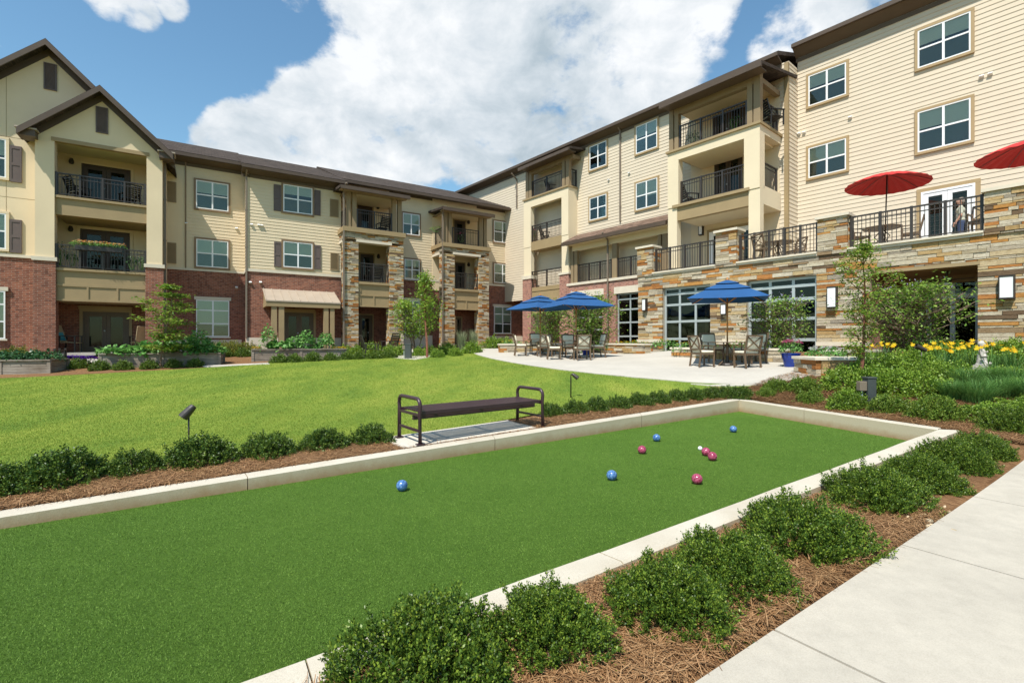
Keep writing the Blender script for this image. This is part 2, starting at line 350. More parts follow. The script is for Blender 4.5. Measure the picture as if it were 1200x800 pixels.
M['boxwood'] = leafmat('boxwood_leaf', [(.07,.14,.018),(.13,.21,.025),(.24,.32,.045)], .45, .35, .22)
M['lime'] = leafmat('light_green_leaf', [(.10,.20,.018),(.20,.33,.03),(.32,.45,.055),(.09,.16,.02)], .45, .4, .25)
M['olive'] = leafmat('yellow_green_leaf', [(.12,.14,.02),(.22,.22,.03),(.30,.28,.05),(.09,.13,.02)], .5, .3, .25)
M['maple'] = leafmat('maple_leaf', [(.10,.21,.025),(.18,.31,.035),(.28,.41,.055),(.26,.27,.05)], .5, .3, .35)
M['crape'] = leafmat('crape_leaf', [(.11,.22,.02),(.22,.36,.035),(.36,.48,.06)], .45, .4, .32)
M['vitex'] = leafmat('vitex_leaf', [(.08,.18,.03),(.15,.27,.04),(.24,.37,.055),(.31,.43,.08)], .5, .3, .3)
M['veg'] = leafmat('vegetable_leaf', [(.08,.22,.045),(.15,.34,.075),(.26,.48,.13)], .5, .35, .3)
M['veg_d'] = leafmat('dark_leaf', [(.02,.07,.025),(.04,.12,.04),(.08,.19,.07)], .4, .4, .2)
M['blades'] = leafmat('ornamental_grass', [(.07,.18,.04),(.11,.25,.05),(.18,.34,.09)], .5, .3, .3)
M['blades_p'] = leafmat('pale_plume_grass', [(.30,.32,.18),(.42,.42,.27),(.18,.26,.10)], .6, .3, .3)
for nm, cs in (('yellow', [(.72,.46,.01),(.80,.60,.03),(.78,.40,.01)]), ('purple', [(.10,.03,.35),(.18,.05,.45),(.07,.02,.25)]),
               ('pink', [(.75,.08,.30),(.8,.3,.5),(.65,.03,.2)]), ('mixed', [(.8,.5,.02),(.8,.75,.6),(.75,.12,.03),(.8,.6,.1)]), ('whitef', [(.8,.78,.75),(.7,.65,.75)]),('lilac', [(.34,.30,.48),(.45,.42,.56)])):
    M['fl_'+nm] = leafmat('petals_'+nm, cs, .6, .2, .3)
def ballmat(name, c, c2):
    m, nt, p, o = newmat(name); tc = nd(nt, 'ShaderNodeTexCoord'); v = tc.outputs['Object']
    a = noise(nt, v, 38, 6, .75)
    nt.links.new(ramp(nt, a, [(.42, c), (.60, c2)]), p.inputs['Base Color']); p.inputs['Roughness'].default_value = .18
    w = nd(nt, 'ShaderNodeTexWave', wave_type='RINGS', rings_direction='SPHERICAL')
    return m
M['ball_blue'] = ballmat('ball_blue_marbled', (.02,.075,.24), (.14,.27,.48))
M['ball_red'] = ballmat('ball_red_marbled', (.19,.012,.04), (.45,.10,.17))
M['ball_white'] = ballmat('pallino_white', (.75,.74,.72), (.8,.8,.78))
def plankmat():
    m, nt, p, o = newmat('weathered_planks'); uv = wall_uv(nt)
    mp = nd(nt, 'ShaderNodeMapping'); mp.inputs['Scale'].default_value = (.7, 14, 1); nt.links.new(uv, mp.inputs[0])
    a = noise(nt, mp.outputs[0], 2.2, 8, .7); b = noise(nt, uv, 1.2, 4)
    k = ramp(nt, a, [(.3, (.11,.085,.06)), (.5, (.27,.23,.185)), (.7, (.42,.38,.33))])
    k = mixc(nt, .8, k, ramp(nt, b, [(.35, (.6,.52,.45)), (.6, (1,1,1))]), 'MULTIPLY')
    nt.links.new(k, p.inputs['Base Color']); p.inputs['Roughness'].default_value = .9; bump(nt, p, a, .6, .01); return m
M['plank'] = plankmat()
M['pebble'] = simple('pebble_tan', (.50,.40,.26), .8, .35, 9, .3, 60)
M['pillow'] = simple('balcony_chair_black', (.02,.018,.016), .5, .1, 5)

# ------------------------------------------------------------------ helpers
ORG = {}
def tag(o, label=None, cat=None, group=None, kind=None):
    if label: o['label'] = label
    if cat: o['category'] = cat
    if group: o['group'] = group
    if kind: o['kind'] = kind
    return o
def empty(name, loc, label=None, cat=None, group=None, rz=0):
    o = bpy.data.objects.new(name, None); C.objects.link(o); o.location = loc; o.rotation_euler = (0, 0, rz)
    o.empty_display_size = .2
    ORG[o.name] = Vector(loc); return tag(o, label, cat, group)
def link(name, me, parent=None, origin=None):
    o = bpy.data.objects.new(name, me); C.objects.link(o)
    if parent is not None: o.parent = parent; ORG[o.name] = ORG[parent.name]
    elif origin is not None: o.location = origin; ORG[o.name] = Vector(origin)
    else: ORG[o.name] = Vector((0,0,0))
    return o
class MB:
    def __init__(s): s.v = []; s.f = []; s.smooth = False
    def box8(s, p):
        b = len(s.v); s.v += [Vector(q) for q in p]
        for f in ((0,3,2,1),(4,5,6,7),(0,1,5,4),(1,2,6,5),(2,3,7,6),(3,0,4,7)): s.f.append(tuple(b+i for i in f))
        return s
    def box(s, x0, x1, y0, y1, z0, z1, T=None):
        p = [(x0,y0,z0),(x1,y0,z0),(x1,y1,z0),(x0,y1,z0),(x0,y0,z1),(x1,y0,z1),(x1,y1,z1),(x0,y1,z1)]
        if T is not None: p = [T @ Vector(q) for q in p]
        return s.box8(p)
    def fb(s, f, s0, s1, z0, z1, o0, o1):
        if s1 < s0: s0, s1 = s1, s0
        return s.box8([f.W(s0,z0,o1), f.W(s1,z0,o1), f.W(s1,z0,o0), f.W(s0,z0,o0), f.W(s0,z1,o1), f.W(s1,z1,o1), f.W(s1,z1,o0), f.W(s0,z1,o0)])
    def fb2(s, f, s0, s1, za0, za1, zb0, zb1, o0, o1):
        return s.box8([f.W(s0,za0,o1), f.W(s1,zb0,o1), f.W(s1,zb0,o0), f.W(s0,za0,o0), f.W(s0,za1,o1), f.W(s1,zb1,o1), f.W(s1,zb1,o0), f.W(s0,za1,o0)])
    def prism(s, f, pts, o0, o1):
        b = len(s.v); n = len(pts)
        s.v += [f.W(a, z, o1) for a, z in pts] + [f.W(a, z, o0) for a, z in pts]
        s.f.append(tuple(range(b, b+n))); s.f.append(tuple(range(b+2*n-1, b+n-1, -1)))
        for i in range(n):
            j = (i+1) % n; s.f.append((b+i, b+n+i, b+n+j, b+j))
        return s
    def quad(s, *p):
        b = len(s.v); s.v += [Vector(q) for q in p]; s.f.append(tuple(range(b, b+len(p)))); return s
    def bar(s, a, b_, w, h=None):
        """square bar between two points"""
        a = Vector(a); b_ = Vector(b_); h = w if h is None else h
        d = (b_-a).normalized(); up = Vector((0,0,1)) if abs(d.z) < .95 else Vector((1,0,0))
        x = d.cross(up).normalized()*w/2; y = x.cross(d).normalized()*h/2
        return s.box8([a-x-y, a+x-y, b_+x-y, b_-x-y, a-x+y, a+x+y, b_+x+y, b_-x+y])
    def tube(s, pts, rad, n=8, caps=True):
        pts = [Vector(p) for p in pts]
        rr = rad if isinstance(rad, (list, tuple)) else [rad]*len(pts)
        b = len(s.v); ref = Vector((.13,.21,.97))
        for i, p in enumerate(pts):
            d = (pts[min(i+1, len(pts)-1)]-pts[max(i-1, 0)]).normalized()
            r0 = ref if abs(d.dot(ref)) < .97 else Vector((1,0,0))
            x = d.cross(r0).normalized(); y = d.cross(x)
            for k in range(n):
                a = 2*math.pi*k/n; s.v.append(p+(x*math.cos(a)+y*math.sin(a))*rr[i])
        for i in range(len(pts)-1):
            for k in range(n):
                k2 = (k+1) % n; s.f.append((b+i*n+k, b+i*n+k2, b+(i+1)*n+k2, b+(i+1)*n+k))
        if caps: s.f.append(tuple(b+k for k in range(n-1, -1, -1))); s.f.append(tuple(b+(len(pts)-1)*n+k for k in range(n)))
        return s
    def lathe(s, prof, c=(0,0,0), n=24, T=None):
        b = len(s.v)
        for r_, z in prof:
            for k in range(n):
                a = 2*math.pi*k/n; q = Vector((c[0]+r_*math.cos(a), c[1]+r_*math.sin(a), c[2]+z)); s.v.append(T @ q if T is not None else q)
        for i in range(len(prof)-1):
            for k in range(n):
                k2 = (k+1) % n; s.f.append((b+i*n+k, b+i*n+k2, b+(i+1)*n+k2, b+(i+1)*n+k))
        s.f.append(tuple(b+k for k in range(n-1, -1, -1))); s.f.append(tuple(b+(len(prof)-1)*n+k for k in range(n)))
        return s
    def build(s, name, mat, parent=None, origin=None, smooth=False, bevel=0):
        org = ORG[parent.name] if parent is not None else (Vector(origin) if origin is not None else Vector((0,0,0)))
        me = bpy.data.meshes.new(name); me.from_pydata([tuple(v-org) for v in s.v], [], s.f)
        bm = bmesh.new(); bm.from_mesh(me); bmesh.ops.recalc_face_normals(bm, faces=bm.faces)
        if bevel: bmesh.ops.bevel(bm, geom=bm.edges[:], offset=bevel, segments=2, affect='EDGES', profile=.5)
        bm.to_mesh(me); bm.free()
        me.materials.append(mat if not isinstance(mat, str) else M[mat])
        if smooth:
            for p in me.polygons: p.use_smooth = True
        return link(name, me, parent, origin)
def children(o): return [c for c in C.objects if c.parent == o]
def copy_tree(o, parent=None):
    c = o.copy(); C.objects.link(c)
    if parent is not None: c.parent = parent
    for ch in children(o): copy_tree(ch, c)
    return c
class Fa:
    """an upright plane: p0 in plan, d unit direction to the right, n outwards"""
    def __init__(s, p, d):
        s.p = Vector(p); s.d = Vector(d).normalized(); s.n = Vector((s.d.y, -s.d.x))
    def off(s, o): return Fa(s.p+s.n*o, s.d)
    def S(s, px):
        t = (px-600)/FPX; return (t*s.p.y-s.p.x)/(s.d.x-t*s.d.y)
    def hit(s, px, py):
        k = s.S(px); Y = s.p.y+k*s.d.y; return k, EYE+(400-py)/FPX*Y
    def Z(s, px, py): return s.hit(px, py)[1]
    def W(s, k, z, o=0):
        q = s.p+s.d*k+s.n*o; return Vector((q.x, q.y, z))
    def right(s, k, o=0):   # return wall at k, facing right, running backwards
        q = s.p+s.d*k+s.n*o; return Fa(q, -s.n)
    def left(s, k, depth, o=0):     # return wall at k, facing left, running from back to front
        q = s.p+s.d*k+s.n*(o-depth); return Fa(q, s.n)

# ------------------------------------------------------------------ terrain
def P(px, py, Z): return ((px-600)/FPX*Z, Z, EYE+(400-py)/FPX*Z)
ctrl = [P(0,443,15.5),P(120,437,16),P(240,430,18),P(320,425,19),P(400,420.5,21.5),P(480,416,23.5),P(545,410,26),
        P(600,426,18),P(560,417,22),P(671,423,18.3),P(740,443,12.5),P(863,433,14.2),P(753,413.5,21.5),P(586,413,23.5),P(900,452,10.8),
        P(960,440,11.5),P(1110,482,7.9),P(1060,455,9.5),P(1100,432,12),P(1190,425,12.5),P(1180,411,14),P(1100,411,15.5),P(950,411,17.5),P(800,411,20),
        (-19,20,.80),(-14,24,.95),(-9,27,1.0),(-3,31,1.08),(1,32,1.12),(-24,17,.75),
        (.5,1.7,.09),(-2,0,.09),(3,3.7,.09),(5.8,5.5,.13),(8,7,.27),(10.5,9,.6),(2,1.5,.09),(6,4.2,.12),(9,6,.25),(12,9,.7),
        (-4.3,4.25,.10),(0,7.3,.14),(2.5,9.15,.20),(-9.5,.6,.07),(-12,4,.06),(4.7,10.8,.24),(6.6,7.3,.25),(5.9,9.2,.26),
        (-6,9,.16),(0,11,.26),(-14,10,.16)]
_c = np.array([(a[0], a[1]) for a in ctrl]); _z = np.array([a[2] for a in ctrl])
def _phi(r2): return .5*r2*np.log(r2+1e-9)
_n = len(_c); _A = np.zeros((_n+3, _n+3)); _d2 = ((_c[:,None]-_c[None])**2).sum(-1)
_A[:_n,:_n] = _phi(_d2)+np.eye(_n)*.35; _A[:_n,_n] = 1; _A[:_n,_n+1:] = _c; _A[_n,:_n] = 1; _A[_n+1:,:_n] = _c.T
_w = np.linalg.solve(_A, np.concatenate([_z, np.zeros(3)]))
def gz(x, y):
    x = np.clip(np.asarray(x, float), -28, 16); y = np.clip(np.asarray(y, float), -2, 33)
    r2 = (x[...,None]-_c[:,0])**2+(y[...,None]-_c[:,1])**2
    return (_phi(r2)*_w[:_n]).sum(-1)+_w[_n]+_w[_n+1]*x+_w[_n+2]*y
def g1(x, y): return float(gz(np.array([x]), np.array([y]))[0])
def gnd(px, py):
    """where the ground shows at this spot of the photograph"""
    t = (px-600)/FPX; k = (400-py)/FPX
    Zs = np.arange(1.0, 34, .02); h = EYE+k*Zs-gz(t*Zs, Zs); i = np.argmax(h <= 0)
    if h[i] > 0: i = len(Zs)-1
    Z = Zs[i]; return Vector((t*Z, Z, g1(t*Z, Z)))
def at(px, Z, dz=0):
    x = (px-600)/FPX*Z; return Vector((x, Z, g1(x, Z)+dz))

def sheet(name, poly, dz, step, mat, skirt=0, kind='structure', hole=None, zf=None):
    bm = bmesh.new(); vs = [bm.verts.new((x, y, 0)) for x, y in poly]; bm.faces.new(vs)
    xs = [p[0] for p in poly]; ys = [p[1] for p in poly]
    def cut(co_, no): bmesh.ops.bisect_plane(bm, geom=bm.verts[:]+bm.edges[:]+bm.faces[:], plane_co=co_, plane_no=no, dist=1e-6)
    for ax, lo, hi in ((0, max(min(xs), -30), min(max(xs), 20)), (1, max(min(ys), -4), min(max(ys), 35))):
        k = math.ceil(lo/step)*step
        while k < hi:
            cut((k, 0, 0) if ax == 0 else (0, k, 0), (1,0,0) if ax == 0 else (0,1,0)); k += step
    if hole:
        for i in range(len(hole)):
            a = Vector((*hole[i], 0)); b = Vector((*hole[(i+1) % len(hole)], 0)); d = b-a
            cut(a, (-d.y, d.x, 0))
        def inside(p):
            sg = []
            for i in range(len(hole)):
                a = hole[i]; b = hole[(i+1) % len(hole)]; sg.append((b[0]-a[0])*(p.y-a[1])-(b[1]-a[1])*(p.x-a[0]))
            return all(q > 0 for q in sg) or all(q < 0 for q in sg)
        kill = [f for f in bm.faces if inside(f.calc_center_median())]
        bmesh.ops.delete(bm, geom=kill, context='FACES')
    bmesh.ops.recalc_face_normals(bm, faces=bm.faces)
    if skirt:
        be = [e for e in bm.edges if e.is_boundary]
        r_ = bmesh.ops.extrude_edge_only(bm, edges=be); low = set(v for v in r_['geom'] if isinstance(v, bmesh.types.BMVert))
    else: low = set()
    V = bm.verts[:]; z = gz(np.array([v.co.x for v in V]), np.array([v.co.y for v in V])) if zf is None else np.array([zf(v.co.x, v.co.y) for v in V])
    for v, q in zip(V, z): v.co.z = q+dz-(skirt if v in low else 0)
    me = bpy.data.meshes.new(name)
    for f in bm.faces:
        if f.normal.z < 0 and f.calc_area() > 0: pass
    bm.to_mesh(me); bm.free(); me.materials.append(M[mat])
    o = link(name, me); tag(o, kind=kind); return o
# ------------------------------------------------------------------ the court, its kerb, lawn, paths
def lerp(a, b, t): return (a[0]+(b[0]-a[0])*t, a[1]+(b[1]-a[1])*t)
A0 = (-4.09, 3.866); B0 = (4.87, 10.37); D0 = (-1.13, 1.956); C0 = (6.12, 6.95)
ud = Vector((B0[0]-A0[0], B0[1]-A0[1])).normalized()
AL = lerp(A0, B0, -.62); DL = lerp(D0, C0, -.85)
court = [AL, DL, C0, B0]                      # inner corners
def zk(x, y): return max(.075, .105+.0135*((x-A0[0])*ud.x+(y-A0[1])*ud.y))
def outset(poly, w):
    n = len(poly); out = []
    area = sum(poly[i][0]*poly[(i+1)%n][1]-poly[(i+1)%n][0]*poly[i][1] for i in range(n))
    sg = 1 if area > 0 else -1
    L_ = []
    for i in range(n):
        a = Vector(poly[i]); b = Vector(poly[(i+1)%n]); d = (b-a).normalized(); nn = Vector((d.y, -d.x))*sg
        L_.append((a+nn*w, d))
    for i in range(n):
        p, d = L_[i-1]; q, e = L_[i]
        den = d.x*e.y-d.y*e.x; t = ((q.x-p.x)*e.y-(q.y-p.y)*e.x)/den; out.append(tuple(p+d*t))
    return out
KW = .20
outer = outset(court, KW)
sheet('court_turf', outset(court, .02), 0, 2.0, 'turf', zf=lambda x, y: 0.0)
def kerb_run(a, b, oa, ob, cuts):
    """one length of kerb with fine joints; a-b inside edge, oa-ob outside edge"""
    m = MB(); ts = [0]+cuts+[1]; L_ = (Vector(b)-Vector(a)).length
    for i in range(len(ts)-1):
        t0 = ts[i]+(.004/L_ if i else 0); t1 = ts[i+1]-(.004/L_ if i < len(ts)-2 else 0)
        nn = max(1, int((t1-t0)*L_/.5)); 
        q = [t0+(t1-t0)*k/nn for k in range(nn+1)]
        for k in range(nn+1):
            pi = lerp(a, b, q[k]); po = lerp(oa, ob, q[k]); wob = .004*math.sin(q[k]*L_*1.7+i)+.003*math.sin(q[k]*L_*4.1)
            z = zk(*pi); pi = lerp(pi, po, wob/KW*1.2); e = .09
            ring = [(pi, -.12), (pi, z-.012), (lerp(pi, po, e), z), (lerp(pi, po, 1-e), z), (po, z-.012), (po, -.12)]
            for (p_, zz) in ring: m.v.append(Vector((p_[0], p_[1], zz)))
        b0 = len(m.v)-(nn+1)*6
        for k in range(nn):
            for j in range(6):
                j2 = (j+1) % 6; m.f.append((b0+k*6+j, b0+k*6+j2, b0+(k+1)*6+j2, b0+(k+1)*6+j))
        m.f.append(tuple(b0+j for j in range(6))); m.f.append(tuple(b0+nn*6+j for j in range(5, -1, -1)))
    return m
def tcut(a, b, pxs, z):
    out = []
    for px in pxs:
        t = (px-600)/FPX; dx = b[0]-a[0]; dy = b[1]-a[1]; out.append((t*a[1]-a[0])/(dx-t*dy))
    return [q for q in out if 0 < q < 1]
k = kerb_run(court[0], court[3], outer[0], outer[3], [.12]+tcut(court[0], court[3], (290, 580, 752), .15)); tag(k.build('far_court_kerb', 'kerb'), kind='structure')
k = kerb_run(court[1], court[2], outer[1], outer[2], [.2]+sorted(tcut(court[1], court[2], (357, 700, 905), .15))); tag(k.build('near_court_kerb', 'kerb'), kind='structure')
def trim(a, b, oa, ob): return a, b, oa, ob
e_ = Vector(court[2])-Vector(court[3]); e_.normalize()
k = kerb_run(tuple(Vector(court[3])+e_*.004), tuple(Vector(court[2])-e_*.004), tuple(Vector(court[3])+e_*.006+ud*KW), tuple(Vector(court[2])-e_*.004+ud*KW), [.42]); tag(k.build('end_court_kerb', 'kerb'), kind='structure')
k = kerb_run(court[0], court[1], outer[0], outer[1], []); tag(k.build('near_end_court_kerb', 'kerb'), kind='structure')

G = 420
sheet('ground', [(-G,-G),(G,-G),(G,G),(-G,G)], -.012, .75, 'straw', hole=outset(court, KW-.03))
# lawn
lb = outset(court, .82)
lawn_near = [tuple(Vector(lb[0])-ud*7), lb[0], tuple(gnd(470,513).xy), tuple(gnd(640,484).xy), tuple(gnd(760,463.5).xy), tuple(gnd(840,456).xy), tuple(gnd(893,452).xy)]
patio_front = [(860,451.5),(830,450),(790,447),(740,443),(700,439),(660,434.5),(628,430),(600,425.5),(575,420.5),(560,416.5),(552,413),(549.5,410.3)]
lawn_far = [(545,408.7),(500,411.5),(440,418),(400,421),(350,424),(290,428),(240,431),(180,434.5),(120,438),(60,441),(0,443.5)]
lp = lawn_near+[tuple(gnd(*q).xy) for q in patio_front]+[tuple(gnd(*q).xy) for q in lawn_far]+[(-26,15.4)]
LAWN = lp
sheet('lawn', lp, .012, .6, 'lawn')
pp_ = [tuple(gnd(*q).xy) for q in patio_front][::-1]
pback = [(2.8,10.6),(4.4,11.9),(6.1,10.9),(9.0,12.5),(9.6,17.0),(6.2,21.4),(2.2,27.6),(.0,28.2),(-1.2,27.6)]
sheet('patio', pp_+[tuple(gnd(893,452).xy)]+pback[1:], .035, .8, 'patio', skirt=.08)
# sidewalk slabs
s0 = Vector((.77,1.98)); sd = Vector((5.02,3.49)).normalized(); sn = Vector((sd.y, -sd.x))
def s_at(px, py):
    Z = (EYE-.11)*FPX/(py-400); p = Vector(((px-600)/FPX*Z, Z)); return (p-s0).dot(sd)
js = [-4.5, -3.0, -1.5, s_at(907,740)-.0, s_at(1062,641)+.0, s_at(1148,585), 6.3, 8.3, 10.3]
js = sorted(js)
for i in range(len(js)-1):
    a, b = js[i]+.008, js[i+1]-.008
    q = [s0+sd*a, s0+sd*b, s0+sd*b+sn*1.65, s0+sd*a+sn*1.65]
    sheet('sidewalk', [tuple(x) for x in q], .03, .8, 'walk', skirt=.08)
# the lawn beyond the sidewalk
q0 = s0+sn*1.68
sheet('side_lawn', [tuple(q0+sd*-4.5), tuple(q0+sd*10.3), tuple(q0+sd*11.5+sn*12), tuple(q0+sd*-4.5+sn*12)], .012, .9, 'lawn')
# lit path stubs among the far beds
def path(pts, name='path'): sheet(name, [tuple(gnd(*q).xy) for q in pts], .015, .8, 'patio', skirt=.05)
path([(458,419.5),(486,421.8),(520,415.8),(505,411.5),(470,407),(455,408)])
path([(240,430.2),(316,427.2),(314,425.3),(236,428.6)])
path([(100,416),(122,424.5),(78,425.5),(76,423.5),(96,420)])
# concrete pad below the bench
bA = Vector((-1.30,6.20)); bd = Vector((.80,.60)).normalized(); bn = Vector((-bd.y, bd.x))
q = [bA-bd*.10-bn*.00, bA+bd*2.12-bn*.00, bA+bd*2.12+bn*.78, bA-bd*.10+bn*.78]
sheet('bench_pad', [tuple(x) for x in q], .03, .8, 'pad', skirt=.1)

# ------------------------------------------------------------------ building helpers
def siding(m, f, s0, s1, z0, z1, o=0, step=.165):
    if s1 < s0: s0, s1 = s1, s0
    k = math.floor(z0/step)*step
    while k < z1-1e-4:
        a = max(k, z0); b = min(k+step, z1)
        oa = o+.016*(1-(a-k)/step)+.003; ob = o+.003+.016*(1-(b-k)/step)
        m.quad(f.W(s0,a,oa), f.W(s1,a,oa), f.W(s1,b,ob), f.W(s0,b,ob))
        if b < z1-1e-4: m.quad(f.W(s0,b,ob), f.W(s1,b,ob), f.W(s1,b,o+.019), f.W(s0,b,o+.019))
        k += step
    m.fb(f, s0, s1, z0, z1, o-.12, o)
def stones(m, f, s0, s1, z0, z1, o=0, holes=(), seed=1, hmin=.075, hmax=.19, wmin=.18, wmax=.62, depth=.10):
    """ledge stones laid in courses; holes are (s0,s1,z0,z1)"""
    r = random.Random(seed)
    if s1 < s0: s0, s1 = s1, s0
    zs = [z0]; marks = sorted(set([h[2] for h in holes]+[h[3] for h in holes]+[z1]))
    marks = [q for q in marks if z0 < q <= z1+1e-6]
    for mk in marks:
        while zs[-1] < mk-1e-4:
            h = r.uniform(hmin, hmax)
            if mk-zs[-1]-h < hmin*.8: h = mk-zs[-1]
            zs.append(min(zs[-1]+h, mk))
    for a, b in zip(zs[:-1], zs[1:]):
        iv = [(s0, s1)]
        for h in holes:
            if h[2] < (a+b)/2 < h[3]:
                nx = []
                for x0, x1 in iv:
                    if h[1] <= x0 or h[0] >= x1: nx.append((x0, x1)); continue
                    if h[0] > x0: nx.append((x0, h[0]))
                    if h[1] < x1: nx.append((h[1], x1))
                iv = nx
        for x0, x1 in iv:
            x = x0
            while x < x1-1e-4:
                w = r.uniform(wmin, wmax)*(.7+.6*(b-a)/hmax)
                if x1-x-w < wmin*.8: w = x1-x
                y = min(x+w, x1); g = .005; pr = r.uniform(0, .028)
                j = [r.uniform(-.006, .006) for _ in range(4)]
                m.box8([f.W(x+g,a+g+j[0]*.5,o+pr), f.W(y-g,a+g+j[1]*.5,o+pr+j[2]), f.W(y-g,a+g,o-depth), f.W(x+g,a+g,o-depth),
                        f.W(x+g,b-g+j[2]*.5,o+pr), f.W(y-g,b-g+j[3]*.5,o+pr+j[2]), f.W(y-g,b-g,o-depth), f.W(x+g,b-g,o-depth)])
                x = y
def stonework(root, name, f, s0, s1, z0, z1, o=0, holes=(), seed=1, **k):
    m = MB(); stones(m, f, s0, s1, z0, z1, o, holes, seed, **k)
    return m.build(name, 'stone', root)
def window(root, f, xl, xr, yt, yb, ref='l', o=.03, rows=2, trim='wintrim', casing=True, blinds=True, name='window', blind=None, sill=None):
    s0, s1 = f.S(xl), f.S(xr); px = xl if ref == 'l' else xr
    z1, z0 = f.Z(px, yt), f.Z(px, yb)
    tw = .09 if casing else .004
    m = MB()
    if casing:
        m.fb(f, s0, s1, z1-tw, z1, 0, o+.05); m.fb(f, s0, s1, z0, z0+tw, 0, o+.055)
        m.fb(f, s0, s0+tw, z0+tw, z1-tw, 0, o+.047); m.fb(f, s1-tw, s1, z0+tw, z1-tw, 0, o+.047)
        w = m.build(name, trim, root)
    else:
        m.fb(f, s0-.06, s1+.06, z0-.07, z0, 0, o+.06)
        w = m.build(name, 'limestone', root)
        if sill: MB().fb(f, s0-.08, s1+.08, z1, z1+.16, 0, o+.05).build('lintel', 'limestone', w)
    a0, a1, b0, b1 = s0+tw, s1-tw, z0+tw, z1-tw
    fr = MB(); e = .045; mid = (a0+a1)/2
    for (x0, x1, y0, y1, oo) in ((a0,a1,b1-e,b1,.042),(a0,a1,b0,b0+e,.042),(a0,a0+e,b0+e,b1-e,.04),(a1-e,a1,b0+e,b1-e,.04),(mid-e*.75,mid+e*.75,b0+e,b1-e,.041)):
        fr.fb(f, x0, x1, y0, y1, .002, o+oo)
    cuts = [(b0+b1)/2] if rows == 2 else [b0+(b1-b0)*.36, b0+(b1-b0)*.72]
    for c in cuts:
        fr.fb(f, a0+e, mid-e*.75, c-.028, c+.028, .002, o+.036); fr.fb(f, mid+e*.75, a1-e, c-.028, c+.028, .002, o+.036)
    fr.build('frame', 'white', w)
    MB().fb(f, a0+.01, a1-.01, b0+.01, b1-.01, o+.018, o+.022).build('pane', 'glass', w)
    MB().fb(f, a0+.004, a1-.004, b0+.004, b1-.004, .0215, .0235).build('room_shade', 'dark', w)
    if blinds:
        c = cuts[0] if rows == 2 else cuts[0]
        bm_, sm_ = blind or ('blind', 'blind_dim')
        u_ = WRN.random(); hb = b0+.02 if u_ < .08 else (c if u_ < .75 else c+(b1-c)*WRN.uniform(.1, .6))
        if u_ < .82 or hb > c: MB().fb(f, a0+.01, mid-.002, hb, b1-.01, .030, .034).fb(f, mid+.002, a1-.01, max(b0+.02, hb+WRN.choice((0, 0, .12, -.1))), b1-.01, .030, .0342).build('blind', bm_, w)
        MB().fb(f, a0+.01, a1-.01, b0+.01, c-.002, .026, .0275).build('screen', sm_, w)
    return w
WRN = random.Random(9)
def shutter(root, f, xl, xr, yt, yb):
    s0, s1 = f.S(xl), f.S(xr); z1, z0 = f.Z(xl, yt), f.Z(xl, yb); m = MB()
    m.fb(f, s0, s1, z0, z1, .002, .05); e = .05; h = (z1-z0)
    for a, b in ((0, .08), (.46, .54), (.92, 1)): m.fb(f, s0+e, s1-e, z0+h*a, z0+h*b, .05, .065)
    m.fb(f, s0, s0+e, z0, z1, .05, .066); m.fb(f, s1-e, s1, z0, z1, .05, .066)
    return m.build('shutter', 'shutter', root)
def grille(root, f, xl, xr, yt, yb, name='wall_grille', mat='grille'):
    s0, s1 = f.S(xl), f.S(xr); z1, z0 = f.Z(xl, yt), f.Z(xl, yb); m = MB(); e = .045
    m.fb(f, s0, s1, z0, z0+e, 0, .055); m.fb(f, s0, s1, z1-e, z1, 0, .055); m.fb(f, s0, s0+e, z0+e, z1-e, 0, .053); m.fb(f, s1-e, s1, z0+e, z1-e, 0, .053)
    m.fb(f, s0+e, s1-e, z0+e, z1-e, 0, .02)
    k = z0+e+.03
    while k < z1-e-.02: m.fb2(f, s0+e, s1-e, k, k+.014, k, k+.014, .02, .045); k += .05
    return m.build(name, mat, root)
def downspout(root, f, px, yt, yb, o=.06, hook=.45, w=.08, mat='downspout'):
    s = f.S(px); z1, z0 = f.Z(px, yt), f.Z(px, yb); m = MB()
    m.fb(f, s-w/2, s+w/2, z0, z1-.35, o, o+w*.8)
    a = f.W(s, z1-.33, o+w*.4); b = f.W(s, z1, o+hook); m.bar(a, b, w, w*.8)
    k = z0+.8
    while k < z1-.6: m.fb(f, s-w*.7, s+w*.7, k, k+.04, o-.06, o+w*.86); k += 1.9
    return m.build('downspout', mat, root)
def railing(root, f, s0, s1, z, h=1.05, o=0, posts=None, name='railing', gap=.115, z1=None, mat='metal_dark'):
    if s1 < s0: s0, s1 = s1, s0
    m = MB(); L_ = s1-s0
    m.fb(f, s0, s1, z+h-.045, z+h, o-.035, o+.035); m.fb(f, s0, s1, z+h-.20, z+h-.17, o-.015, o+.015); m.fb(f, s0, s1, z+.07, z+.10, o-.015, o+.015)
    n = posts if posts is not None else max(1, round(L_/1.6)); 
    for i in range(n+1):
        x = s0+.035+(L_-.07)*i/max(1, n); m.fb(f, x-.035, x+.035, z, z+h+.015, o-.037, o+.037)
    k = s0+.09; 
    while k < s1-.06: m.fb(f, k-.009, k+.009, z+.10, z+h-.045, o-.009, o+.009); k += gap
    return m.build(name, mat, root)
